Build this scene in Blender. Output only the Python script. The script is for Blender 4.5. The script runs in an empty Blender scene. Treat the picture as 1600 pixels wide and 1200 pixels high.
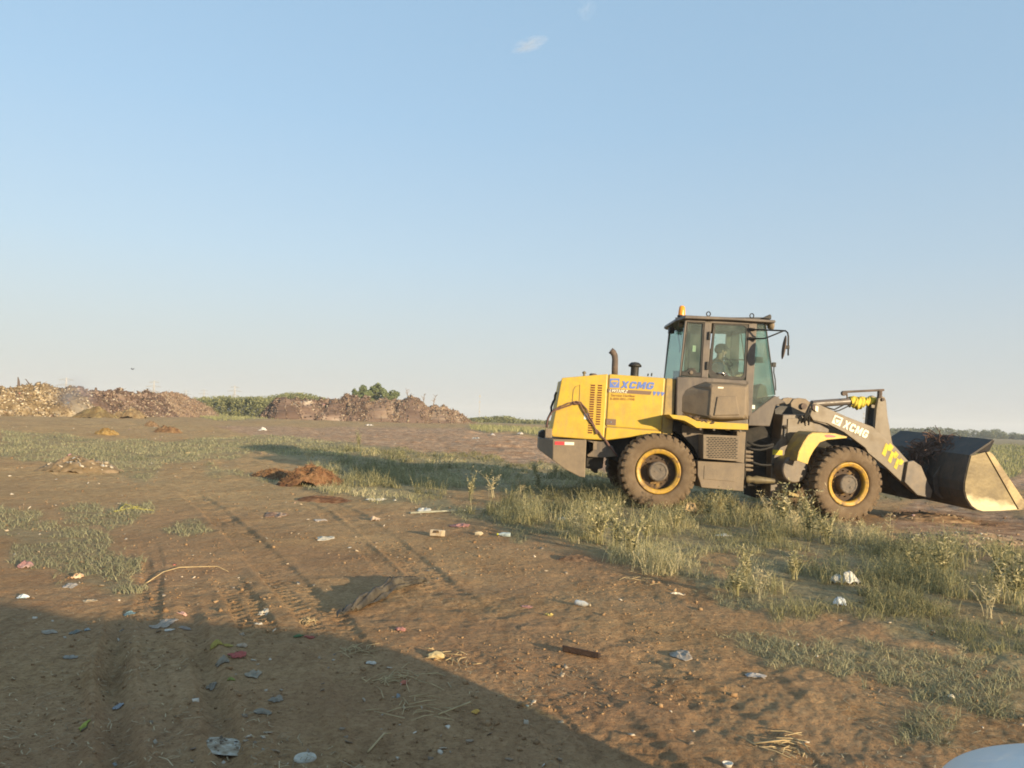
import bpy, bmesh, math, random
import numpy as np
from mathutils import Vector, Matrix
R = math.radians
random.seed(7)
rng = np.random.default_rng(11)
scene = bpy.context.scene
COL = scene.collection

# ------------------------------------------------------------------ camera
FPX, CAMH = 1200.0, 1.45
PITCH, ROLL = R(2.67), R(1.8)
f0 = Vector((0, math.cos(PITCH), math.sin(PITCH)))
r0 = Vector((1, 0, 0)); u0 = Vector((0, -math.sin(PITCH), math.cos(PITCH)))
cr = r0 * math.cos(ROLL) + u0 * math.sin(ROLL)
cu = u0 * math.cos(ROLL) - r0 * math.sin(ROLL)
CAM = Vector((0, 0, CAMH))
cam_d = bpy.data.cameras.new('camera'); cam = bpy.data.objects.new('camera', cam_d); COL.objects.link(cam)
cam.matrix_world = Matrix(((cr.x, cu.x, -f0.x, 0), (cr.y, cu.y, -f0.y, 0), (cr.z, cu.z, -f0.z, CAMH), (0, 0, 0, 1)))
cam_d.sensor_width = 36; cam_d.lens = 27.0; cam_d.clip_start = 0.05; cam_d.clip_end = 20000
scene.camera = cam

# ------------------------------------------------------------------ light
SUN_AZ, SUN_EL = R(180 - 42), R(9.5)           # clockwise from +Y: the sun stands behind the camera, to the right
HAZE_COL = (2.44, 2.47, 2.46, 1)
SKY_STRENGTH, SUN_STRENGTH, EXPOSURE = 0.132, 5.0, 0.90
w = bpy.data.worlds.new('World'); scene.world = w; w.use_nodes = True
nt = w.node_tree; bg = nt.nodes['Background']
sky = nt.nodes.new('ShaderNodeTexSky'); sky.sky_type = 'NISHITA'; sky.sun_disc = False
sky.sun_elevation = SUN_EL; sky.sun_rotation = SUN_AZ
sky.air_density = 1.0; sky.dust_density = 0.6; sky.ozone_density = 1.0; sky.altitude = 100
wg = nt.nodes.new('ShaderNodeTexCoord'); wsp = nt.nodes.new('ShaderNodeSeparateXYZ'); nt.links.new(wg.outputs['Generated'], wsp.inputs[0])
wr = nt.nodes.new('ShaderNodeValToRGB'); we = wr.color_ramp.elements      # thicker milky air towards the horizon
we[0].position, we[0].color = 0.0, (.90, .90, .90, 1); we[1].position, we[1].color = .60, (.02, .02, .02, 1)
for p_, v_ in ((.10, .66), (.20, .34), (.36, .10)):
    x_ = we.new(p_); x_.color = (v_, v_, v_, 1)
nt.links.new(wsp.outputs[2], wr.inputs[0])
wm = nt.nodes.new('ShaderNodeMix'); wm.data_type = 'RGBA'; nt.links.new(wr.outputs[0], wm.inputs[0]); ws = nt.nodes.new('ShaderNodeMix'); ws.data_type = 'RGBA'; ws.inputs[0].default_value = .62; nt.links.new(sky.outputs[0], ws.inputs[6]); ws.inputs[7].default_value = (1.50, 2.48, 3.50, 1); nt.links.new(ws.outputs[2], wm.inputs[6]); wm.inputs[7].default_value = HAZE_COL
nt.links.new(wm.outputs[2], bg.inputs[0]); bg.inputs[1].default_value = SKY_STRENGTH
sd = bpy.data.lights.new('sun', 'SUN'); sun = bpy.data.objects.new('sun', sd); COL.objects.link(sun)
sd.energy = SUN_STRENGTH; sd.angle = R(0.6); sd.color = (1.0, 0.785, 0.50)
SD = Vector((math.sin(SUN_AZ) * math.cos(SUN_EL), math.cos(SUN_AZ) * math.cos(SUN_EL), math.sin(SUN_EL)))
sun.rotation_euler = SD.to_track_quat('Z', 'Y').to_euler()
scene.view_settings.view_transform = 'Standard'; scene.view_settings.look = 'None'
scene.view_settings.exposure = EXPOSURE; scene.view_settings.gamma = 1
scene.cycles.max_bounces = 6; scene.cycles.transparent_max_bounces = 16
scene.cycles.use_denoising = True
scene.cycles.pixel_filter_type = 'BLACKMAN_HARRIS'; scene.cycles.filter_width = 1.8

# ------------------------------------------------------------------ helpers
def hor(px): return 656 + (px - 800) * math.tan(ROLL)
def ray(px, py): return f0 + cr * ((px - 800) / FPX) + cu * ((600 - py) / FPX)
def proj(x, y, z):
    dx, dy, dz = np.asarray(x, float), np.asarray(y, float), np.asarray(z, float) - CAMH
    d = dy * f0.y + dz * f0.z
    d = np.where(d < 0.05, 0.05, d)
    X = dx * cr.x + dy * cr.y + dz * cr.z; Y = dx * cu.x + dy * cu.y + dz * cu.z
    return 800 + FPX * X / d, 600 - FPX * Y / d

def tag(o, label=None, cat=None, group=None, kind=None):
    if label: o['label'] = label
    if cat: o['category'] = cat
    if group: o['group'] = group
    if kind: o['kind'] = kind
    return o

def link(name, me, parent=None):
    o = bpy.data.objects.new(name, me); COL.objects.link(o)
    if parent is not None: o.parent = parent
    return o

def empty(name, loc=(0, 0, 0), rot=(0, 0, 0), parent=None):
    o = link(name, None, parent); o.location = loc; o.rotation_euler = rot; o.empty_display_size = 0.2
    return o

def np_mesh(name, V, F, mat=None, smooth=False, attr=None):
    """V (n,3), F (m,k) numpy arrays; quads or tris"""
    me = bpy.data.meshes.new(name)
    V = np.ascontiguousarray(V, dtype=np.float32); F = np.ascontiguousarray(F, dtype=np.int32)
    k = F.shape[1]
    me.vertices.add(len(V)); me.vertices.foreach_set('co', V.ravel())
    me.loops.add(F.size); me.loops.foreach_set('vertex_index', F.ravel())
    me.polygons.add(len(F)); me.polygons.foreach_set('loop_start', np.arange(0, F.size, k, dtype=np.int32))
    me.polygons.foreach_set('loop_total', np.full(len(F), k, dtype=np.int32))
    if smooth: me.polygons.foreach_set('use_smooth', np.ones(len(F), dtype=bool))
    if attr:
        for nm, a in attr.items():
            at = me.attributes.new(nm, 'FLOAT', 'POINT'); at.data.foreach_set('value', np.ascontiguousarray(a, dtype=np.float32))
    me.update(calc_edges=True)
    if mat: me.materials.append(mat)
    return me

# numpy value noise
def _h(ix, iy, seed):
    h = (ix.astype(np.int64) * 374761393 + iy.astype(np.int64) * 668265263 + seed * 974634777) & 0xFFFFFFFF
    h = ((h ^ (h >> 13)) * 1274126177) & 0xFFFFFFFF
    h = h ^ (h >> 16)
    return (h & 0xFFFF) / 65535.0
def vn(x, y, seed=0):
    x = np.asarray(x, float); y = np.asarray(y, float)
    ix = np.floor(x); iy = np.floor(y); fx = x - ix; fy = y - iy
    fx = fx * fx * (3 - 2 * fx); fy = fy * fy * (3 - 2 * fy)
    a = _h(ix, iy, seed); b = _h(ix + 1, iy, seed); c = _h(ix, iy + 1, seed); d = _h(ix + 1, iy + 1, seed)
    return (a * (1 - fx) + b * fx) * (1 - fy) + (c * (1 - fx) + d * fx) * fy
def fbm(x, y, octv=4, seed=0, gain=0.5):
    s = 0; a = 1; t = 0
    for i in range(octv):
        s = s + a * vn(x, y, seed + i * 17); t += a; a *= gain
        x = np.asarray(x) * 2.03 + 5.1; y = np.asarray(y) * 2.03 + 1.7
    return s / t
def ss(a, b, x):
    t = np.clip((np.asarray(x, float) - a) / (b - a), 0, 1); return t * t * (3 - 2 * t)

# ------------------------------------------------------------------ machine frames
def frame(px, py, depth, yaw, px2=None, py2=None, pitch=0, roll=0):
    W = CAM + ray(px, py) * (depth / 1.0)
    I = Vector((-math.sin(yaw), math.cos(yaw), 0))
    Fh = Vector((math.cos(yaw), math.sin(yaw), 0))
    if px2 is not None:
        d = ray(px2, py2); n = I
        t = (W - CAM).dot(n) / d.dot(n); Q = CAM + d * t
        Fd = (Q - W).normalized()
    else:
        Fd = (Fh * math.cos(pitch) + Vector((0, 0, math.sin(pitch)))).normalized()
    I = (I + Vector((0, 0, math.tan(roll)))); I = (I - Fd * I.dot(Fd)).normalized()
    U = Fd.cross(I)
    return Matrix(((Fd.x, I.x, U.x, W.x), (Fd.y, I.y, U.y, W.y), (Fd.z, I.z, U.z, W.z), (0, 0, 0, 1)))
RT = 0.64
MR = frame(1029, 737, 12.9, R(-0.5), pitch=R(-2.0))
MF = frame(1327, 757, 13.15, R(9.0), pitch=R(-2.0), roll=R(2.6))
CROPS = {1: (820, 460, 1400 / 420), 2: (1180, 560, 1600 / 420), 3: (1020, 470, 1371 / 240), 4: (830, 570, 1579 / 250),
         7: (940, 660, 1600 / 300), 8: (1350, 660, 6.0), 9: (1100, 640, 1011 / 160), 10: (1190, 590, 1600 / 230), 0: (0, 0, 1)}
def P(M, c, x, y, s=0.0):
    """point of the machine whose photograph pixel is (x, y) of crop c, at lateral depth s: (forward, up) in frame M"""
    X0, Y0, k = CROPS[c]; d = ray(X0 + x / k, Y0 + y / k)
    Mi = M.inverted(); o = Mi @ CAM; dl = Mi.to_3x3() @ d
    t = (s - o.y) / dl.y
    p = o + dl * t
    return (p.x, p.z)
def PL(M, c, pts, s=0.0): return [P(M, c, x, y, s) for x, y in pts]

# ------------------------------------------------------------------ terrain
_cr = MR @ Vector((0, .2, -RT + .015)); _cf = MF @ Vector((0, .2, -RT + .02))
def unproj0(px, py, z=0.0):
    d = ray(px, py); t = (z - CAMH) / d.z; return (d.x * t, d.y * t)
RUTS = [  # polyline in the photograph's ground pixels, half width m, depth m, tread
    ([(196, 1320), (184, 1130), (176, 1050), (186, 975), (205, 925)], .06, .055, 0),
    ([(400, 1320), (356, 1190), (336, 1095), (318, 1030), (296, 960), (284, 910)], .055, .036, 0),
    ([(1120, 1330), (975, 1160), (862, 1050), (762, 975), (692, 920), (622, 860), (545, 800), (475, 765), (400, 735)], .17, .018, 1),
    ([(1010, 1330), (890, 1160), (790, 1050), (700, 975), (640, 920), (575, 860), (505, 800), (440, 765)], .10, .012, 1),
    ([(660, 1250), (575, 1075), (510, 975), (440, 900), (390, 850), (332, 795), (282, 760)], .17, .028, 1),
    ([(60, 1330), (44, 1110), (38, 970)], .06, .014, 0),
    ([(222, 905), (216, 860), (200, 820)], .10, .014, 1),
    ([(545, 1330), (470, 1150), (420, 1020), (380, 940), (340, 880)], .12, .020, 1),
    ([(300, 1330), (262, 1180), (236, 1080), (225, 1000), (232, 940), (240, 880), (228, 830)], .09, .018, 1),
    ([(120, 1330), (105, 1150), (98, 1050), (92, 960)], .09, .014, 1),
    ([(1330, 1330), (1240, 1200), (1120, 1110), (1000, 1040), (880, 960)], .15, .012, 1),
]
RW = [([unproj0(*p) for p in pl], w_, d_, t_) for pl, w_, d_, t_ in RUTS]
def seg_dist(x, y, pl):
    best = np.full(np.shape(x), 1e9); along = np.zeros(np.shape(x)); side = np.zeros(np.shape(x)); L = 0
    for (ax, ay), (bx, by) in zip(pl[:-1], pl[1:]):
        dx, dy = bx - ax, by - ay; l = math.hypot(dx, dy)
        t = np.clip(((x - ax) * dx + (y - ay) * dy) / (l * l), 0, 1)
        ex = x - ax - t * dx; ey = y - ay - t * dy; d = np.hypot(ex, ey)
        m = d < best
        best = np.where(m, d, best); along = np.where(m, L + t * l, along); side = np.where(m, np.sign(ex * dy - ey * dx), side); L += l
    return best, along, side
def H(x, y, micro=False):
    x = np.asarray(x, float); y = np.asarray(y, float)
    az = x / np.maximum(y, 1)
    left = 1 - ss(0.0, 0.35, az)
    rise = (0.20 * ss(16, 34, y) + 0.32 * ss(34, 75, y) + 0.15 * ss(75, 120, y)) * left - 0.25 * ss(20, 120, y) * (1 - left)
    z = rise + 0.10 * (fbm(x * .16, y * .16, 3, 3) - .5) * ss(6, 18, y) + 0.05 * (fbm(x * .6, y * .6, 3, 9) - .5)
    z = z + 0.25 * (fbm(x * .08, y * .08, 2, 13) - .5) * ss(25, 60, y) * (1 - ss(150, 300, y))
    t = np.clip((x - _cr.x) / (_cf.x - _cr.x), -.3, 1.6)
    pl = _cr.z + t * (_cf.z - _cr.z)
    wgt = ss(_cr.x - 3.5, _cr.x - 1, x) * (1 - ss(_cf.x + 2.5, _cf.x + 6, x)) * ss(9.5, 12, y) * (1 - ss(16, 21, y))
    z = z * (1 - wgt) + pl * wgt
    # heaped soil in front of the bucket and small rises
    z = z + 0.10 * np.exp(-((x - 7.2) / 1.6) ** 2 - ((y - 12.0) / 1.0) ** 2)
    z = z + .16 * ss(.45, .8, fbm(x * .22, y * .5, 3, 41)) * ss(19, 24, y) * (1 - ss(60, 80, y)) * ss(-.25, 0, az) * (1 - ss(.06, .12, az))
    if micro:
        near = 1 - ss(25, 60, y)
        far_ = ss(7, 22, y) * (1 - ss(110, 220, y))
        z = z + far_ * (.20 * (fbm(x * .9, y * .55, 4, 201) - .5) * (.4 + .012 * np.minimum(y, 80)) + .05 * (fbm(x * 4, y * 2.6, 2, 205) - .5))
        c = fbm(x * 5, y * 5, 4, 21) - .5
        z = z + near * (.026 * c * ss(.40, .72, fbm(x * .7, y * .7, 3, 77)) + .012 * c) + near * .013 * (fbm(x * 9, y * 7, 3, 88) - .5) * ss(-.3, 1.2, x) * (1 - ss(7, 14, y))
        z = z + near * .006 * (vn(x * 34, y * 34, 6) - .5)
        for pl_, hw, dp, tr in RW:
            d, al, sd_ = seg_dist(x, y, pl_); Lt = sum(math.hypot(q1[0] - q0[0], q1[1] - q0[1]) for q0, q1 in zip(pl_[:-1], pl_[1:])); dp = dp * (1 - ss(Lt - 1.6, Lt, al))
            wob = .6 + .8 * vn(al * 1.6, al * 0 + hw * 900, 31)
            if tr:
                band = 1 - ss(hw * .85, hw * 1.15, d)
                lug = (np.sin((al + d * .55) * 2 * math.pi / .11 + (sd_ > 0) * math.pi) > .1) * ss(.01, .03, d)
                wear = ss(.35, .7, fbm(x * 1.3, y * 1.3, 3, 303)); z = z - band * dp * wob * (.5 + .5 * lug * wear) + dp * .4 * np.exp(-((d - hw * 1.25) / .05) ** 2) * wear
            else:
                z = z - dp * wob * np.exp(-(d / hw) ** 2) + dp * .45 * np.exp(-((d - hw * 1.7) / (hw * .5)) ** 2) * wob
    return z
def G(px, py, dz=0.0):
    """ground point of the terrain under photograph pixel"""
    d = ray(px, py); z = 0.0
    for _ in range(12):
        t = (z - CAMH) / min(d.z, -1e-3); t = min(t, 400); z = float(H(d.x * t, d.y * t))
    return Vector((d.x * t, d.y * t, z + dz))

def inpoly(px, py, poly):
    ins = np.zeros(np.shape(px), bool); n = len(poly)
    for i in range(n):
        x1, y1 = poly[i]; x2, y2 = poly[(i + 1) % n]
        if y1 == y2: continue
        c = ((y1 > py) != (y2 > py)) & (px < (x2 - x1) * (py - y1) / (y2 - y1) + x1)
        ins ^= c
    return ins
# where the photograph shows low turf / weeds, outlined on the ground
LOW = [[(0, 672), (120, 682), (240, 690), (330, 682), (460, 680), (560, 700), (520, 722), (430, 708), (330, 716), (215, 748), (150, 738), (60, 722), (0, 716)],
       [(20, 830), (80, 812), (150, 830), (205, 870), (190, 915), (120, 905), (40, 885)], [(100, 795), (230, 792), (250, 812), (160, 822), (100, 812)],
       [(315, 728), (370, 726), (395, 742), (345, 750)], [(265, 822), (320, 818), (325, 836), (270, 842)], [(0, 790), (60, 800), (50, 835), (0, 840)], [(150, 900), (215, 905), (200, 935), (150, 925)],
       [(1130, 985), (1300, 1000), (1600, 1060), (1700, 1150), (1600, 1130), (1480, 1100), (1330, 1060), (1200, 1040)],
       [(1400, 1120), (1500, 1110), (1480, 1160), (1410, 1150)], [(1090, 930), (1190, 925), (1210, 968), (1120, 955)],
       [(340, 742), (520, 745), (560, 770), (520, 760)], [(700, 800), (900, 800), (920, 850), (860, 850)]]
WEED = [[(470, 742), (540, 700), (600, 705), (700, 722), (830, 742), (960, 762), (1030, 790), (1180, 790), (1290, 800), (1400, 845), (1480, 856), (1620, 870), (1700, 1070), (1560, 1045), (1440, 1005), (1340, 965),
         (1190, 965), (1120, 925), (1050, 900), (950, 880), (905, 850), (860, 830), (720, 802), (600, 782), (530, 775)]]
MIDW = [[(400, 690), (560, 690), (700, 712), (860, 725), (1000, 745), (1500, 745), (1500, 775), (960, 790), (860, 785), (700, 770), (560, 745), (430, 708)]]
BARE = [[(1390, 792), (1620, 792), (1620, 858), (1500, 862), (1410, 835)], [(1085, 868), (1180, 862), (1190, 890), (1100, 896)], [(690, 765), (790, 770), (780, 800), (700, 795)], [(1260, 878), (1330, 880), (1340, 905), (1270, 900)]]
FARG = [[(735, 664), (780, 663), (870, 672), (950, 690), (950, 708), (860, 684), (800, 676), (740, 672)], [(1395, 700), (1700, 692), (1700, 738), (1560, 737), (1395, 730)],
        [(300, 648), (420, 650), (440, 655), (330, 656)]]
CHURN = [[(330, 664), (560, 668), (740, 668), (860, 690), (960, 712), (1000, 740), (860, 728), (700, 712), (560, 696), (420, 686)], [(1560, 738), (1700, 740), (1700, 762), (1575, 758)], [(1390, 792), (1620, 792), (1620, 858), (1500, 862), (1410, 835)]]
def mask(px, py, polys, soft=14):
    m = np.zeros(np.shape(px))
    jx = px + (fbm(px / 45, py / 22, 3, 51) - .5) * 90 * np.clip((py - 640) / 220, .12, 1)
    jy = py + (fbm(px / 45 + 40, py / 22, 3, 52) - .5) * 60 * np.clip((py - 640) / 220, .08, 1)
    for p in polys: m = np.maximum(m, inpoly(jx, jy, p))
    return m

# ------------------------------------------------------------------ materials
def newmat(name):
    m = bpy.data.materials.new(name); m.use_nodes = True
    return m, m.node_tree, m.node_tree.nodes['Principled BSDF']
def N(nt_, t, **kw):
    n = nt_.nodes.new(t)
    for k, v in kw.items(): setattr(n, k, v)
    return n
def mat(name, col, rough=.6, metal=0., col2=None, scale=6., thr=(.45, .65), bump=0., bscale=40., detail=6, coat=0., spec=.5, stretch=None):
    m, t, b = newmat(name)
    b.inputs['Roughness'].default_value = rough; b.inputs['Metallic'].default_value = metal
    b.inputs['Base Color'].default_value = (*col, 1); b.inputs['Coat Weight'].default_value = coat; b.inputs['Specular IOR Level'].default_value = spec
    tc = N(t, 'ShaderNodeTexCoord'); src = tc.outputs['Object']
    if stretch:
        mp = N(t, 'ShaderNodeMapping'); mp.inputs['Scale'].default_value = stretch; t.links.new(src, mp.inputs[0]); src = mp.outputs[0]
    if col2:
        n = N(t, 'ShaderNodeTexNoise'); n.inputs['Scale'].default_value = scale; n.inputs['Detail'].default_value = detail; n.inputs['Roughness'].default_value = .62
        t.links.new(src, n.inputs['Vector'])
        r = N(t, 'ShaderNodeValToRGB'); r.color_ramp.elements[0].position = thr[0]; r.color_ramp.elements[1].position = thr[1]
        r.color_ramp.elements[0].color = (*col, 1); r.color_ramp.elements[1].color = (*col2, 1)
        t.links.new(n.outputs[0], r.inputs[0]); t.links.new(r.outputs[0], b.inputs['Base Color'])
    if bump:
        n = N(t, 'ShaderNodeTexNoise'); n.inputs['Scale'].default_value = bscale; n.inputs['Detail'].default_value = 5; t.links.new(src, n.inputs['Vector'])
        bp = N(t, 'ShaderNodeBump'); bp.inputs['Strength'].default_value = bump; bp.inputs['Distance'].default_value = .02
        t.links.new(n.outputs[0], bp.inputs['Height']); t.links.new(bp.outputs[0], b.inputs['Normal'])
    return m
def attr_mat(name, stops, rough=.8, trans=0., attr='tint', bump=0):
    m, t, b = newmat(name)
    a = N(t, 'ShaderNodeAttribute'); a.attribute_name = attr
    r = N(t, 'ShaderNodeValToRGB'); e = r.color_ramp.elements
    e[0].position, e[0].color = stops[0][0], (*stops[0][1], 1); e[1].position, e[1].color = stops[-1][0], (*stops[-1][1], 1)
    for p_, c_ in stops[1:-1]: x = e.new(p_); x.color = (*c_, 1)
    t.links.new(a.outputs['Fac'], r.inputs[0]); t.links.new(r.outputs[0], b.inputs['Base Color'])
    b.inputs['Roughness'].default_value = rough; b.inputs['Specular IOR Level'].default_value = .25
    if trans:
        tr = N(t, 'ShaderNodeBsdfTranslucent'); mx = N(t, 'ShaderNodeMixShader'); mx.inputs[0].default_value = trans
        t.links.new(r.outputs[0], tr.inputs[0]); t.links.new(b.outputs[0], mx.inputs[1]); t.links.new(tr.outputs[0], mx.inputs[2])
        t.links.new(mx.outputs[0], t.nodes['Material Output'].inputs[0])
    return m
def glass_mat(name, tint, refl=.9):
    m, t, b = newmat(name); t.nodes.remove(b)
    tr = N(t, 'ShaderNodeBsdfTransparent'); tr.inputs[0].default_value = (*tint, 1)
    gl = N(t, 'ShaderNodeBsdfGlossy'); gl.inputs[0].default_value = (.8, .85, .85, 1); gl.inputs['Roughness'].default_value = .03
    df = N(t, 'ShaderNodeBsdfDiffuse'); df.inputs[0].default_value = (.45, .47, .40, 1)
    lw = N(t, 'ShaderNodeLayerWeight'); lw.inputs[0].default_value = .25
    fr = N(t, 'ShaderNodeMapRange'); fr.inputs[3].default_value = .05; fr.inputs[4].default_value = .6; t.links.new(lw.outputs['Facing'], fr.inputs[0]); fr.inputs[1].default_value = .35
    m1 = N(t, 'ShaderNodeMixShader'); m2 = N(t, 'ShaderNodeMixShader')
    tc = N(t, 'ShaderNodeTexCoord'); n = N(t, 'ShaderNodeTexNoise'); n.inputs['Scale'].default_value = 4; n.inputs['Detail'].default_value = 4
    mp = N(t, 'ShaderNodeMapRange'); mp.inputs[1].default_value = .3; mp.inputs[2].default_value = .75; mp.inputs[3].default_value = .03; mp.inputs[4].default_value = .16
    t.links.new(tc.outputs['Object'], n.inputs['Vector']); t.links.new(n.outputs[0], mp.inputs[0]); t.links.new(mp.outputs[0], m1.inputs[0])
    t.links.new(tr.outputs[0], m1.inputs[1]); t.links.new(df.outputs[0], m1.inputs[2])
    t.links.new(fr.outputs[0], m2.inputs[0]); t.links.new(m1.outputs[0], m2.inputs[1]); t.links.new(gl.outputs[0], m2.inputs[2])
    t.links.new(m2.outputs[0], t.nodes['Material Output'].inputs[0])
    return m
DUST = (.20, .145, .09)
M = {}
M['yellow'] = mat('yellow paint', (.54, .365, .035), .45, 0, (.43, .285, .045), 5, (.42, .72), .06, 30, coat=.1)
M['yellow_dull'] = mat('dull yellow paint', (.40, .27, .06), .6, 0, (.25, .175, .08), 6, (.40, .62), .08, 30)
M['grey'] = mat('dusty dark grey paint', (.085, .070, .058), .55, 0, (.17, .13, .09), 4, (.38, .68), .08, 40)
M['grey_dust'] = mat('grey paint under dust', (.15, .115, .08), .7, 0, (.21, .16, .105), 5, (.35, .65), .12, 40)
M['cabgrey'] = mat('cab paint', (.09, .075, .066), .5, 0, (.155, .125, .10), 3, (.4, .7), .05, 40)
M['armgrey'] = mat('lift arm paint', (.125, .097, .064), .55, 0, (.17, .132, .086), 4, (.35, .7), .06, 40)
M['black'] = mat('black plastic', (.018, .017, .016), .6, 0, (.06, .05, .04), 8, (.5, .75))
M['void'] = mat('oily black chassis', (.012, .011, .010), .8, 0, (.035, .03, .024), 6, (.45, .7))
M['rubber'] = mat('dusty tyre rubber', (.115, .080, .050), .9, 0, (.155, .112, .070), 7, (.35, .65), .25, 60, spec=.2)
M['tread'] = mat('muddy tyre tread', (.10, .07, .045), .9, 0, (.16, .115, .072), 9, (.4, .6), .3, 60, spec=.2)
M['rim'] = mat('yellow wheel rim', (.46, .275, .035), .55, 0, (.18, .105, .05), 9, (.50, .66), .15, 50)
M['rimdirt'] = mat('muddy wheel disc', (.07, .045, .028), .85, 0, (.30, .18, .05), 6, (.52, .66), .3, 50)
M['hub'] = mat('grey wheel hub', (.10, .085, .07), .7, 0, (.15, .12, .09), 12, (.4, .6), .2, 60)
M['chrome'] = mat('bright metal', (.6, .58, .55), .25, 1)
M['steel'] = mat('scoured bucket steel', (.34, .26, .13), .55, .2, (.20, .15, .08), 3, (.42, .58), .2, 20)
M['bucket'] = mat('worn black bucket paint', (.040, .035, .031), .75, 0, (.085, .066, .048), 3.5, (.45, .75), .25, 14)
M['cream'] = mat('cream lettering', (.80, .77, .60), .6)
M['blue'] = mat('blue lettering', (.10, .17, .48), .6)
M['brownink'] = mat('brown lettering', (.34, .16, .045), .6)
M['strip'] = mat('brown grey stripe', (.16, .10, .07), .6)
M['white'] = mat('white sticker', (.75, .74, .70), .6)
M['red'] = mat('red reflector', (.65, .05, .06), .4)
M['slot'] = mat('dark red slot', (.10, .012, .010), .8)
M['orange'] = mat('orange beacon plastic', (.85, .30, .02), .25)
M['rust'] = mat('rusty pipe', (.085, .066, .056), .8, 0, (.15, .105, .08), 10, (.4, .7), .2, 60)
M['cloth'] = mat('yellow cloth', (.62, .50, .06), .85, 0, (.42, .32, .05), 14, (.4, .7), .5, 40)
M['mirror'] = mat('mirror glass', (.6, .6, .6), .05, 1)
M['interior'] = mat('cab lining', (.06, .058, .055), .8)
M['hose'] = mat('hydraulic hose', (.016, .015, .014), .8)
M['oldbrass'] = mat('pale fitting', (.17, .135, .07), .6, .1, (.10, .08, .05), 9)
M['rope'] = mat('brown cable', (.14, .075, .06), .8)
M['glass'] = glass_mat('green tinted glass', (.74, .85, .80))
M['skin'] = mat('skin', (.42, .24, .16), .6)
M['shirt'] = mat('blue grey shirt', (.16, .20, .25), .9)
M['cap'] = mat('dark cap', (.03, .03, .035), .9)
M['carpaint'] = mat('white car paint', (.60, .61, .60), .5, coat=.15)
M['carglass'] = mat('dark car glass', (.02, .025, .03), .1)

def weather(m, dust, amt=.5, streak=(3, 3, .5), chip=None):
    """road dust in streaks and specks, small chips, uneven gloss: marks that belong to the paint"""
    t = m.node_tree; b = t.nodes['Principled BSDF']; lk = b.inputs['Base Color'].links; src = lk[0].from_socket
    tc = N(t, 'ShaderNodeTexCoord'); mp = N(t, 'ShaderNodeMapping'); mp.inputs['Scale'].default_value = streak; t.links.new(tc.outputs['Object'], mp.inputs[0])
    def layer(src, scale, lo, hi, col, k, vec, det=6):
        n = N(t, 'ShaderNodeTexNoise'); n.inputs['Scale'].default_value = scale; n.inputs['Detail'].default_value = det; n.inputs['Roughness'].default_value = .7; t.links.new(vec, n.inputs['Vector'])
        r = N(t, 'ShaderNodeMapRange'); r.inputs[1].default_value = lo; r.inputs[2].default_value = hi; r.inputs[4].default_value = k; t.links.new(n.outputs[0], r.inputs[0])
        x = N(t, 'ShaderNodeMix'); x.data_type = 'RGBA'; t.links.new(r.outputs[0], x.inputs[0]); t.links.new(src, x.inputs[6]); x.inputs[7].default_value = (*col, 1); return x.outputs[2], r.outputs[0]
    c, f_ = layer(src, 5, .48, .72, dust, amt, mp.outputs[0])
    c, _ = layer(c, 70, .60, .72, tuple(q * .5 for q in dust), amt * .9, tc.outputs['Object'], 3)
    c, _ = layer(c, 2.2, .50, .70, tuple(q * .75 for q in dust), amt * .6, tc.outputs['Object'])
    if chip: c, _ = layer(c, 38, .70, .73, chip, .9, tc.outputs['Object'], 2)
    t.links.new(c, b.inputs['Base Color'])
    rr = N(t, 'ShaderNodeMapRange'); rr.inputs[3].default_value = b.inputs['Roughness'].default_value - .08; rr.inputs[4].default_value = .9; t.links.new(f_, rr.inputs[0]); t.links.new(rr.outputs[0], b.inputs['Roughness'])
weather(M['yellow'], (.34, .24, .10), .42, (3, 3, .5), (.12, .07, .04))
weather(M['yellow_dull'], (.24, .18, .10), .7)
weather(M['grey_dust'], (.26, .20, .135), .6, (2, 2, .7), (.05, .04, .03))
weather(M['grey'], (.22, .17, .11), .5)
weather(M['cabgrey'], (.20, .16, .115), .45, (3, 3, .5))
weather(M['armgrey'], (.20, .155, .10), .5, (1, 1, 1), (.06, .045, .03))
weather(M['rubber'], (.22, .165, .11), .7, (1, 1, 1))
weather(M['tread'], (.20, .15, .095), .8, (1, 1, 1))
weather(M['rim'], (.16, .10, .055), .8, (1, 1, 1), (.07, .04, .03))
weather(M['bucket'], (.12, .09, .06), .7, (3, 3, .4), (.15, .08, .04))
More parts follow.
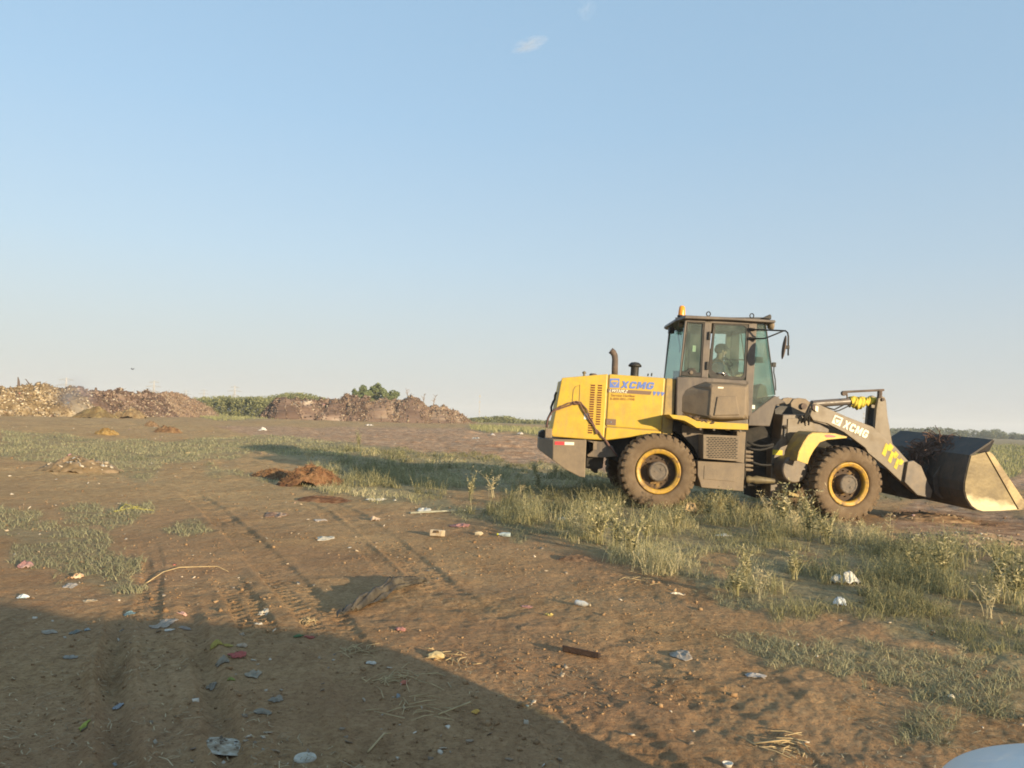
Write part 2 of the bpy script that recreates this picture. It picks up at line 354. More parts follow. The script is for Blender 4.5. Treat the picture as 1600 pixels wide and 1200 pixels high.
# ------------------------------------------------------------------ mesh builder
class MB:
    def __init__(s, M_=None): s.v = []; s.f = []; s.m = M_
    def add(s, vs, fs):
        o = len(s.v); s.v += [tuple(q) for q in vs]; s.f += [[i + o for i in q] for q in fs]; return s
    def box(s, a0, a1, s0, s1, b0, b1):
        return s.add([(a0, s0, b0), (a1, s0, b0), (a1, s1, b0), (a0, s1, b0), (a0, s0, b1), (a1, s0, b1), (a1, s1, b1), (a0, s1, b1)],
                     [(0, 3, 2, 1), (4, 5, 6, 7), (0, 1, 5, 4), (1, 2, 6, 5), (2, 3, 7, 6), (3, 0, 4, 7)])
    def prism(s, poly, s0, s1, poly2=None):
        n = len(poly); q = poly2 or poly
        vs = [(a, s0, b) for a, b in poly] + [(a, s1, b) for a, b in q]
        A = sum(poly[i][0] * poly[(i + 1) % n][1] - poly[(i + 1) % n][0] * poly[i][1] for i in range(n))
        f1 = list(range(n)); f2 = list(range(2 * n - 1, n - 1, -1))
        side = [(i, i + n, (i + 1) % n + n, (i + 1) % n) for i in range(n)]
        if A < 0: f1 = f1[::-1]; f2 = f2[::-1]; side = [q_[::-1] for q_ in side]
        return s.add(vs, [f1, f2] + side)
    def tube(s, pts, r, n=8, caps=True):
        pts = [Vector(p) for p in pts]; rs = r if isinstance(r, (list, tuple)) else [r] * len(pts)
        o = len(s.v); prev = None
        for i, p in enumerate(pts):
            d = (pts[min(i + 1, len(pts) - 1)] - pts[max(i - 1, 0)]).normalized()
            if prev is None:
                up = Vector((0, 0, 1)) if abs(d.z) < .9 else Vector((0, 1, 0)); x = d.cross(up).normalized()
            else: x = (prev - d * prev.dot(d)).normalized()
            prev = x; y = d.cross(x)
            for k in range(n):
                t = 2 * math.pi * k / n; s.v.append(tuple(p + (x * math.cos(t) + y * math.sin(t)) * rs[i]))
        for i in range(len(pts) - 1):
            for k in range(n):
                s.f.append([o + i * n + k, o + i * n + (k + 1) % n, o + (i + 1) * n + (k + 1) % n, o + (i + 1) * n + k])
        if caps:
            s.f.append([o + k for k in range(n)][::-1]); s.f.append([o + (len(pts) - 1) * n + k for k in range(n)])
        return s
    def lathe(s, prof, c, axis='y', n=32):
        """prof list of (r, h) along axis"""
        o = len(s.v)
        for r, h in prof:
            for k in range(n):
                t = 2 * math.pi * k / n
                if axis == 'y': s.v.append((c[0] + r * math.cos(t), c[1] + h, c[2] + r * math.sin(t)))
                elif axis == 'z': s.v.append((c[0] + r * math.cos(t), c[1] + r * math.sin(t), c[2] + h))
                else: s.v.append((c[0] + h, c[1] + r * math.cos(t), c[2] + r * math.sin(t)))
        for i in range(len(prof) - 1):
            for k in range(n): s.f.append([o + i * n + k, o + i * n + (k + 1) % n, o + (i + 1) * n + (k + 1) % n, o + (i + 1) * n + k])
        return s
    def build(s, name, m, parent=None, bevel=0., seg=2, smooth=False, solid=0., frame=None):
        me = bpy.data.meshes.new(name); V = s.v
        Mx = frame if frame is not None else s.m
        if Mx is not None: V = [tuple(Mx @ Vector(p)) for p in V]
        me.from_pydata(V, [], s.f); me.update()
        bm = bmesh.new(); bm.from_mesh(me); bmesh.ops.recalc_face_normals(bm, faces=bm.faces); bm.to_mesh(me); bm.free()
        if m: me.materials.append(m)
        o = link(name, me, parent)
        if smooth:
            me.polygons.foreach_set('use_smooth', [True] * len(me.polygons))
        if solid:
            md = o.modifiers.new('solid', 'SOLIDIFY'); md.thickness = solid; md.offset = 0
        if bevel:
            md = o.modifiers.new('bevel', 'BEVEL'); md.width = bevel; md.segments = seg; md.limit_method = 'ANGLE'; md.angle_limit = R(35)
        return o
def text_obj(name, txt, mtl, parent, Mx, shear=0., bold=.0, ext=.002, spacing=1.0):
    """letters in a unit-high strip mapped by Mx (x: along, y: up, z: out)"""
    c = bpy.data.curves.new('t', 'FONT'); c.body = txt; c.size = 1.4; c.shear = shear; c.offset = bold; c.space_character = spacing; c.resolution_u = 3
    o = bpy.data.objects.new('t', c); COL.objects.link(o)
    dg = bpy.context.evaluated_depsgraph_get(); me = bpy.data.meshes.new_from_object(o.evaluated_get(dg)); bpy.data.objects.remove(o)
    co = np.zeros(len(me.vertices) * 3); me.vertices.foreach_get('co', co); co = co.reshape(-1, 3)
    lo, hi = co.min(0), co.max(0); co[:, 0] = (co[:, 0] - lo[0]) / (hi[0] - lo[0]); co[:, 1] = (co[:, 1] - lo[1]) / (hi[1] - lo[1]); co[:, 2] = 0
    V = [tuple(Mx @ Vector(p)) for p in co]
    for v, p in zip(me.vertices, V): v.co = p
    me.materials.clear(); me.materials.append(mtl); me.name = name
    o = link(name, me, parent); md = o.modifiers.new('s', 'SOLIDIFY'); md.thickness = ext; md.offset = 0
    return o
CX, CYN = 1.69, 1.83       # centre line and nose of the parked car
CARLOW = [(0.0, .30, .30, .50, 3), (-.06, .46, .26, .62, 4), (-.2, .70, .22, .77, 6), (-.4, .83, .20, .885, 6), (-.8, .87, .18, .97, 7), (-1.3, .87, .18, .94, 7), (-1.7, .87, .18, .95, 7), (-3.2, .88, .18, .96, 6), (-3.9, .86, .2, .94, 5), (-4.25, .78, .24, .88, 4), (-4.4, .6, .3, .7, 3)]
CARTOP = [(-1.15, .66, .84, .92, 3), (-1.45, .70, .84, 1.02, 3), (-1.7, .70, .84, 1.14, 3), (-2.05, .68, .84, 1.31, 3.5), (-2.5, .66, .84, 1.42, 4), (-3.1, .66, .84, 1.42, 4), (-3.7, .66, .84, 1.28, 3), (-4.1, .64, .84, .98, 3)]
# ------------------------------------------------------------------ ground: one sheet to the horizon, fine near the road
def ground():
    ra = np.concatenate([np.exp(np.linspace(math.log(1.0), math.log(60), 860)), np.exp(np.linspace(math.log(60.5), math.log(260), 120)), np.exp(np.linspace(math.log(275), math.log(2600), 26))])
    an = np.concatenate([np.linspace(-180, -52, 40)[:-1], np.linspace(-52, 50, 940), np.linspace(50, 180, 40)[1:-1]])
    Rg, A = np.meshgrid(ra, np.radians(an), indexing='ij')
    X = Rg * np.sin(A); Y = Rg * np.cos(A)
    Z = H(X, Y, True)
    px, py = proj(X, Y, Z); front = (Y > 1.0) & (np.abs(A) < R(56))
    veg = np.where(front, np.maximum(mask(px, py, LOW) * .75, np.maximum(mask(px, py, WEED), np.maximum(mask(px, py, MIDW), mask(px, py, FARG)))), 0)
    veg = np.where(front & (mask(px, py, BARE) > 0), 0, veg)
    veg = np.where((Rg > 130), .8, veg); veg = np.where(~front, .4, veg)
    churn = np.where(front, mask(px, py, CHURN), 0)
    def blur(a, n=4):
        for _ in range(n):
            a[1:-1, :] = (a[:-2, :] + a[1:-1, :] * 2 + a[2:, :]) / 4
            a[:, 1:-1] = (a[:, :-2] + a[:, 1:-1] * 2 + a[:, 2:]) / 4
        return a
    veg = blur(veg.astype(float), 10); churn = blur(churn.astype(float), 6)
    na = len(an); nr = len(ra)
    V = np.stack([X, Y, Z], -1).reshape(-1, 3)
    c0 = len(V); V = np.vstack([V, [[0, 0, 0]]])
    i, j = np.meshgrid(np.arange(nr - 1), np.arange(na), indexing='ij'); j2 = (j + 1) % na
    F = np.stack([i * na + j, i * na + j2, (i + 1) * na + j2, (i + 1) * na + j], -1).reshape(-1, 4)[:, ::-1]
    j = np.arange(na); cap = np.stack([np.full(na, c0), (j + 1) % na, j, j], -1)
    dusty = ss(5, 17, Y) * (1 - .45 * ss(-.05, .25, X / np.maximum(Y, 1))) * (.65 + .7 * (fbm(X * .35, Y * .2, 3, 401))) * (1 - .75 * churn)  # far and left soil made paler in place of the weak low sun
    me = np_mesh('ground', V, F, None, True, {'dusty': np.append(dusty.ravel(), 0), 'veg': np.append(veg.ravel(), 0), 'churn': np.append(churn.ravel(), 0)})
    m, t, b = newmat('bare soil'); b.inputs['Roughness'].default_value = .95; b.inputs['Specular IOR Level'].default_value = .15
    geo = N(t, 'ShaderNodeNewGeometry')
    def noise(sc, det=6, ro=.6, vec=None):
        n = N(t, 'ShaderNodeTexNoise'); n.inputs['Scale'].default_value = sc; n.inputs['Detail'].default_value = det; n.inputs['Roughness'].default_value = ro
        t.links.new(vec or geo.outputs['Position'], n.inputs['Vector']); return n.outputs[0]
    def ramp(src, stops):
        r = N(t, 'ShaderNodeValToRGB'); e = r.color_ramp.elements; e[0].position, e[0].color = stops[0][0], (*stops[0][1], 1); e[1].position, e[1].color = stops[-1][0], (*stops[-1][1], 1)
        for p_, c_ in stops[1:-1]: x = e.new(p_); x.color = (*c_, 1)
        t.links.new(src, r.inputs[0]); return r.outputs[0]
    def mix(f, a, c):
        x = N(t, 'ShaderNodeMix'); x.data_type = 'RGBA'
        if isinstance(f, float): x.inputs[0].default_value = f
        else: t.links.new(f, x.inputs[0])
        t.links.new(a, x.inputs[6]); t.links.new(c, x.inputs[7]); return x.outputs[2]
    base_ = ramp(noise(.9, 8), [(.30, (.27, .155, .070)), (.5, (.42, .26, .125)), (.72, (.54, .355, .18))])
    fine = ramp(noise(22, 6, .7), [(.34, (.17, .092, .042)), (.5, (.42, .26, .125)), (.70, (.65, .45, .24))])
    col = mix(.42, base_, fine)
    red = ramp(noise(.35, 3), [(.40, (.0, .0, .0)), (.62, (1, 1, 1))])
    rc = N(t, 'ShaderNodeRGB'); rc.outputs[0].default_value = (.35, .19, .105, 1)
    rm = N(t, 'ShaderNodeMath', operation='MULTIPLY'); rm.inputs[1].default_value = .55; t.links.new(red, rm.inputs[0]); col = mix(rm.outputs[0], col, rc.outputs[0])
    av = N(t, 'ShaderNodeAttribute'); av.attribute_name = 'veg'; ac = N(t, 'ShaderNodeAttribute'); ac.attribute_name = 'churn'
    gcol = ramp(noise(9, 6, .7), [(.35, (.17, .155, .08)), (.55, (.33, .29, .16)), (.72, (.46, .39, .23))])
    ccol = ramp(noise(3, 8, .7), [(.35, (.22, .125, .075)), (.50, (.47, .285, .18)), (.68, (.72, .52, .35))])
    cm = N(t, 'ShaderNodeMath', operation='MULTIPLY'); cm.inputs[1].default_value = .8; t.links.new(ac.outputs['Fac'], cm.inputs[0]); col = mix(cm.outputs[0], col, ccol)
    ad = N(t, 'ShaderNodeAttribute'); ad.attribute_name = 'dusty'      # dry pale dust, brightened with distance to paint in missing sunlight
    sunlit_dust_col = ramp(noise(7, 8, .7), [(.34, (.33, .21, .095)), (.5, (.50, .335, .155)), (.68, (.68, .48, .25))])
    dm = N(t, 'ShaderNodeMath', operation='MULTIPLY'); dm.inputs[1].default_value = .62; dm.use_clamp = True; t.links.new(ad.outputs['Fac'], dm.inputs[0]); col = mix(dm.outputs[0], col, sunlit_dust_col)
    vm = N(t, 'ShaderNodeMath', operation='MULTIPLY'); vm.inputs[1].default_value = .68; t.links.new(av.outputs['Fac'], vm.inputs[0]); col = mix(vm.outputs[0], col, gcol)
    mpn = N(t, 'ShaderNodeMapping'); mpn.inputs['Rotation'].default_value = (0, 0, R(-12)); mpn.inputs['Scale'].default_value = (5.0, .9, 1); t.links.new(geo.outputs['Position'], mpn.inputs[0])
    stk = ramp(noise(1.6, 7, .72, mpn.outputs[0]), [(.34, (.62, .58, .54)), (.5, (1, 1, 1)), (.68, (1.0, 1.0, 1.0))])
    ms_ = N(t, 'ShaderNodeMix'); ms_.data_type = 'RGBA'; ms_.blend_type = 'MULTIPLY'; ms_.inputs[0].default_value = .6; t.links.new(col, ms_.inputs[6]); t.links.new(stk, ms_.inputs[7]); col = ms_.outputs[2]
    dmp = ramp(noise(.55, 5, .6), [(.40, (.70, .66, .62)), (.52, (1, 1, 1))])
    ms2 = N(t, 'ShaderNodeMix'); ms2.data_type = 'RGBA'; ms2.blend_type = 'MULTIPLY'; ms2.inputs[0].default_value = .3; t.links.new(col, ms2.inputs[6]); t.links.new(dmp, ms2.inputs[7]); col = ms2.outputs[2]
    clod_shade = ramp(noise(48, 6, .8), [(.34, (.40, .36, .33)), (.47, (1, 1, 1))])  # dark flecks paint small clod shadows into the soil colour
    mm_ = N(t, 'ShaderNodeMix'); mm_.data_type = 'RGBA'; mm_.blend_type = 'MULTIPLY'; mm_.inputs[0].default_value = .8; t.links.new(col, mm_.inputs[6]); t.links.new(clod_shade, mm_.inputs[7]); col = mm_.outputs[2]
    t.links.new(col, b.inputs['Base Color'])
    bp = N(t, 'ShaderNodeBump'); bp.inputs['Strength'].default_value = 1.0; bp.inputs['Distance'].default_value = .027; t.links.new(noise(30, 8, .7), bp.inputs['Height'])
    bp2 = N(t, 'ShaderNodeBump'); bp2.inputs['Strength'].default_value = .5; bp2.inputs['Distance'].default_value = .10; t.links.new(noise(6, 6, .6), bp2.inputs['Height'])
    t.links.new(bp2.outputs[0], bp.inputs['Normal']); t.links.new(bp.outputs[0], b.inputs['Normal'])
    me.materials.append(m); o = link('ground', me); tag(o, kind='structure'); return o
ground()

# ------------------------------------------------------------------ grass and weeds
def sample(n, r0_, r1_, a0=-42, a1=42, pw=0.0):
    u = rng.random(n); r = r0_ * (r1_ / r0_) ** u
    a = np.radians(rng.uniform(a0, a1, n)); return r * np.sin(a), r * np.cos(a), r
def blades(x, y, h, wd, lean, segs=2, kink=0.0, base_z=None):
    """curved tapering strips standing on the terrain"""
    n = len(x); z = H(x, y) if base_z is None else base_z
    th = rng.uniform(0, 2 * math.pi, n); ph = rng.uniform(0, 2 * math.pi, n)
    dx, dy = np.cos(th), np.sin(th); wx, wy = np.cos(ph), np.sin(ph)
    V = np.zeros((n, (segs + 1) * 2, 3)); 
    for k in range(segs + 1):
        t = k / segs; off = lean * h * t ** 1.8; wv = wd * (1 - t) ** .7 * .5 + .0006
        cx = x + dx * off; cy = y + dy * off; cz = z - .01 + h * t * (1 - .25 * lean * t)
        V[:, 2 * k, 0] = cx - wx * wv; V[:, 2 * k, 1] = cy - wy * wv; V[:, 2 * k, 2] = cz
        V[:, 2 * k + 1, 0] = cx + wx * wv; V[:, 2 * k + 1, 1] = cy + wy * wv; V[:, 2 * k + 1, 2] = cz
    b = np.arange(n)[:, None] * (segs + 1) * 2
    F = np.concatenate([b + np.array([[2 * k, 2 * k + 1, 2 * k + 3, 2 * k + 2]]) for k in range(segs)], 1).reshape(-1, 4)
    return V.reshape(-1, 3), F, (segs + 1) * 2
def join(parts):
    Vs, Fs, Ts = [], [], []; o = 0
    for V, F, T in parts: Vs.append(V); Fs.append(F + o); Ts.append(T); o += len(V)
    return np.vstack(Vs), np.vstack(Fs), np.concatenate(Ts)
M['turf'] = attr_mat('low turf', [(0, (.14, .145, .09)), (.45, (.25, .245, .15)), (.8, (.34, .32, .19)), (1, (.46, .40, .24))], .8, .25)
M['weed'] = attr_mat('olive weeds', [(0, (.12, .115, .056)), (.35, (.27, .255, .125)), (.7, (.45, .405, .215)), (1, (.65, .56, .34))], .75, .30)
M['drygrass'] = attr_mat('dry stalks', [(0, (.34, .29, .15)), (1, (.58, .50, .31))], .8, .2)

# low turf
x, y, r = sample(420000, 2.4, 60)
px, py = proj(x, y, H(x, y)); d = fbm(x * 1.7, y * 1.7, 3, 61)
keep = (mask(px, py, LOW) > 0) & (d > .38) & (rng.random(len(x)) < .8) & ~(mask(px, py, BARE) > 0)
x, y, r = x[keep], y[keep], r[keep]; n = len(x)
h = (.025 + .05 * rng.random(n)) * (.7 + .6 * vn(x * 2, y * 2, 8)) * (.75 + .035 * np.minimum(r, 40))
V, F, k = blades(x, y, h, np.maximum(.005, r * .0009), rng.uniform(.3, 1.2, n), 2)
tint = np.clip(.25 + .5 * rng.random(n) + .5 * (vn(x * .8, y * .8, 71) - .5), 0, 1)
me = np_mesh('low_grass', V, F, M['turf'], False, {'tint': np.repeat(tint, k)}); tag(link('low_grass', me), 'short dull green grass in patches over the brown soil on the left and lower right', 'grass', kind='stuff')

# weeds: bushy stems with side leaves
def weed_plants(x, y, hh, r, leaf_mul=1.0, nst=7):
    n = len(x); parts = []
    # stems
    m_ = nst; X = np.repeat(x, m_); Y = np.repeat(y, m_); Hh = np.repeat(hh, m_) * rng.uniform(.45, 1.05, n * m_); Rr = np.repeat(r, m_)
    spread = .12 * np.repeat(hh, m_) / .35
    X = X + rng.normal(0, 1, n * m_) * spread * .5; Y = Y + rng.normal(0, 1, n * m_) * spread * .5
    V, F, k = blades(X, Y, Hh, np.maximum(.004, Rr * .00055), rng.uniform(.1, .75, n * m_), 3)
    Tn = np.repeat(vn(x * .9, y * .9, 91), m_)
    T = np.repeat(np.clip(.45 + .6 * (Tn - .5) + .55 * (rng.random(n * m_) - .35), 0, 1), k); parts.append((V, F, T))
    # leaves along stems
    Vs = V.reshape(n * m_, 8, 3)
    for q in range(int(3 * leaf_mul)):
        t = rng.uniform(.12, .98, n * m_); seg = np.minimum((t * 3).astype(int), 2); fr_ = t * 3 - seg
        idx = np.arange(n * m_); c0 = (Vs[idx, 2 * seg] + Vs[idx, 2 * seg + 1]) / 2; c1 = (Vs[idx, 2 * seg + 2] + Vs[idx, 2 * seg + 3]) / 2
        c = c0 + (c1 - c0) * fr_[:, None]
        L = (.035 + .06 * rng.random(n * m_)) * (Hh / .3) ** .5; a = rng.uniform(0, 6.28, n * m_); el = rng.uniform(-.2, 1.1, n * m_)
        dv = np.stack([np.cos(a) * np.cos(el), np.sin(a) * np.cos(el), np.sin(el)], -1); wv = np.stack([-np.sin(a), np.cos(a), rng.uniform(-.5, .5, n * m_)], -1)
        wd = np.maximum(.0028, Rr * .00042)[:, None] * 1.0
        P0 = c; P1 = c + dv * (L * .5)[:, None] + wv * wd; P2 = c + dv * L[:, None] - np.array([0, 0, 1]) * (L * .25)[:, None]; P3 = c + dv * (L * .5)[:, None] - wv * wd
        Vq = np.stack([P0, P1, P2, P3], 1).reshape(-1, 3); Fq = np.arange(n * m_ * 4).reshape(-1, 4)
        Tq = np.repeat(np.clip(.30 + .7 * (Tn - .5) + .55 * (rng.random(n * m_) - .35), 0, 1), 4); parts.append((Vq, Fq, Tq))
    return join(parts)
x, y, r = sample(32000, 4.2, 30)
px, py = proj(x, y, H(x, y)); dn = fbm(x * .8, y * .8, 3, 63)
wm = mask(px, py, WEED) > 0; mm = (mask(px, py, MIDW) > 0) & ~wm; br = mask(px, py, BARE) > 0
gp = fbm(x * 2.1, y * 2.1, 3, 163)
keep = (((wm) & (dn > .43)) | (mm & (dn > .40))) & (gp > .47) & ~br & (rng.random(len(x)) < .85)
x, y, r, mm, dn, px, py = x[keep], y[keep], r[keep], mm[keep], dn[keep], px[keep], py[keep]
n = len(x)
tall = .6 + .9 * np.clip((dn - .40) / .25, 0, 1)
hh = np.where(mm, .10, .215) * tall * (.7 + .6 * rng.random(n))
hh = hh * np.where((px > 900) & (px < 1290) & (py < 850), 1.25, 1) * np.where((px > 1480) & (py > 860), 1.3, 1) * np.where(py > 900, .85, 1)
# keep wheels and bucket path from being buried
hh = np.where((px > 1380) & (py < 800), hh * .5, hh)
V, F, T = weed_plants(x, y, hh, r)
me = np_mesh('weeds', V, F, M['weed'], False, {'tint': T}); tag(link('weeds', me), 'olive green weeds growing thick in front of and beneath the loader', 'weeds', kind='stuff')

# finer turf among the weeds
x, y, r = sample(330000, 3.2, 30)
px, py = proj(x, y, H(x, y)); dn = fbm(x * .9, y * .9, 3, 65)
keep = ((mask(px, py, WEED) > 0) | (mask(px, py, MIDW) > 0)) & (dn > .37) & (fbm(x * 2.1, y * 2.1, 3, 163) > .45) & (rng.random(len(x)) < .7) & ~(mask(px, py, BARE) > 0)
x, y, r = x[keep], y[keep], r[keep]; n = len(x)
h = (.04 + .11 * rng.random(n)) * (.5 + .9 * vn(x * 1.5, y * 1.5, 18))
V, F, k = blades(x, y, h, np.maximum(.0035, r * .00055), rng.uniform(.2, 1.3, n), 2)
tint = np.clip(.20 + .55 * rng.random(n) + 1.0 * (vn(x * .9, y * .9, 91) - .5), 0, 1)
me = np_mesh('undergrowth', V, F, M['weed'], False, {'tint': np.repeat(tint, k)}); tag(link('undergrowth', me), 'fine blades of grass between the olive weeds around the loader', 'grass', kind='stuff')

# far field grass to the right and pale weeds behind the loader
x, y, r = sample(120000, 18, 170, -30, 42)
px, py = proj(x, y, H(x, y))
keep = (mask(px, py, FARG) > 0); x, y, r, px = x[keep], y[keep], r[keep], px[keep]; n = len(x)
h = np.where(px < 1200, .28, .22) * (.5 + .9 * rng.random(n)) * (.5 + vn(x * .3, y * .15, 5))
V, F, k = blades(x, y, h, np.maximum(.02, r * .0011), rng.uniform(.1, .7, n), 1)
M['field'] = attr_mat('field grass', [(0, (.15, .17, .07)), (.5, (.25, .25, .11)), (1, (.36, .34, .18))], .8, .25)
me = np_mesh('field_grass', V, F, M['field'], False, {'tint': np.repeat(np.clip(vn(x * .12, y * .06, 7) * .7 + .4 * rng.random(n), 0, 1), k)}); tag(link('field_grass', me), 'yellow green field grass beyond the loader bucket and behind its rear bumper', 'grass', kind='stuff')

# straw and stalk bits lying on the soil
x, y, r = sample(26000, 2.6, 26); px, py = proj(x, y, H(x, y))
dn = fbm(x * .7, y * .7, 3, 99); keep = (dn > .47) & (rng.random(len(x)) < .55) & (mask(px, py, WEED) < 1)
x, y, r = x[keep], y[keep], r[keep]; n = len(x); a = rng.uniform(0, 6.28, n); L = rng.uniform(.012, .05, n) * np.where(rng.random(n) < .10, 2.6, 1); wd = np.maximum(.0018, r * .00030)
z = H(x, y, True) + .008; dx, dy = np.cos(a), np.sin(a); bend = rng.normal(0, .18, n) * L
PQ = lambda t, s_, zz: np.stack([x + dx * L * t - dy * (wd * s_ + bend * (1 - (2 * t) ** 2)), y + dy * L * t + dx * (wd * s_ + bend * (1 - (2 * t) ** 2)), z + zz], -1)
V = np.stack([PQ(-.5, -1, 0), PQ(-.5, 1, 0), PQ(0, -1, .006), PQ(0, 1, .006), PQ(.5, -1, .002), PQ(.5, 1, .002)], 1).reshape(-1, 3)
b = np.arange(n)[:, None] * 6; F = np.concatenate([b + [[0, 1, 3, 2]], b + [[2, 3, 5, 4]]], 1).reshape(-1, 4)
M['straw'] = attr_mat('straw bits', [(0, (.16, .11, .06)), (.5, (.34, .25, .14)), (1, (.58, .46, .27))], .8)
me = np_mesh('straw_litter', V, F, M['straw'], False, {'tint': np.repeat(rng.random(n), 6)}); tag(link('straw_litter', me), 'short straw and stalk bits strewn over the brown soil', 'straw', kind='stuff')
# clods and tiny scraps
def chunks(x, y, z, sx, sy, sz, tint, flat=False):
    n = len(x); base_v = np.array([[-1, -1, -1], [1, -1, -1], [1, 1, -1], [-1, 1, -1], [-1, -1, 1], [1, -1, 1], [1, 1, 1], [-1, 1, 1]], float)
    fc = np.array([[0, 3, 2, 1], [4, 5, 6, 7], [0, 1, 5, 4], [1, 2, 6, 5], [2, 3, 7, 6], [3, 0, 4, 7]])
    V = base_v[None] * (1 + rng.uniform(-.35, .35, (n, 8, 3))) * np.stack([sx, sy, sz], -1)[:, None]
    a, b, c = rng.uniform(0, 6.28, n), rng.normal(0, .5, n), rng.normal(0, .5, n)
    ca, sa, cb, sb_, cc, sc__ = np.cos(a), np.sin(a), np.cos(b), np.sin(b), np.cos(c), np.sin(c)
    X, Y, Z = V[..., 0], V[..., 1], V[..., 2]
    Y, Z = Y * cb[:, None] - Z * sb_[:, None], Y * sb_[:, None] + Z * cb[:, None]
    X, Z = X * cc[:, None] + Z * sc__[:, None], -X * sc__[:, None] + Z * cc[:, None]
    X, Y = X * ca[:, None] - Y * sa[:, None], X * sa[:, None] + Y * ca[:, None]
    V = np.stack([X + x[:, None], Y + y[:, None], Z + z[:, None]], -1).reshape(-1, 3)
    F = (np.arange(n)[:, None, None] * 8 + fc[None]).reshape(-1, 4); return V, F, np.repeat(tint, 8)
x, y, r = sample(16000, 2.6, 40); dn = fbm(x * .9, y * .9, 3, 44); px, py = proj(x, y, H(x, y))
keep = (dn > .50) & (rng.random(len(x)) < .6); x, y, r = x[keep], y[keep], r[keep]; n = len(x); s_ = rng.uniform(.002, .007, n) * np.where(rng.random(n) < .05, 2, 1) * (1 + r * .04)
V, F, T = chunks(x, y, H(x, y, True) + s_ * .3, s_, s_ * .8, s_ * .6, rng.random(n))
M['clod'] = attr_mat('soil clods', [(0, (.20, .12, .06)), (1, (.36, .235, .125))], .95)
me = np_mesh('soil_clods', V, F, M['clod'], False, {'tint': T}); tag(link('soil_clods', me), 'small crumbs and clods of soil scattered on the ground', 'soil', kind='stuff')
x, y, r = sample(1500, 3.0, 60, -40, 40); dn = fbm(x * .5, y * .5, 3, 45); px, py = proj(x, y, H(x, y))
keep = (dn > .46) & ((px < 900) | (py < 720) | (rng.random(len(x)) < .3)); x, y, r = x[keep], y[keep], r[keep]; n = len(x); s_ = rng.uniform(.003, .010, n) * (1 + r * .06)
V, F, T = chunks(x, y, H(x, y, True) + s_ * .25, s_ * 1.3, s_, s_ * .25, rng.random(n))
M['scrap'] = attr_mat('mixed plastic and paper scraps', [(0, (.18, .13, .085)), (.4, (.34, .27, .19)), (.8, (.50, .43, .33)), (.95, (.64, .58, .48)), (.98, (.22, .24, .24)), (1, (.42, .12, .08))], .6)
me = np_mesh('scattered_scraps', V, F, M['scrap'], False, {'tint': T}); tag(link('scattered_scraps', me), 'tiny pale scraps of paper and plastic strewn across the ground', 'litter', kind='stuff')

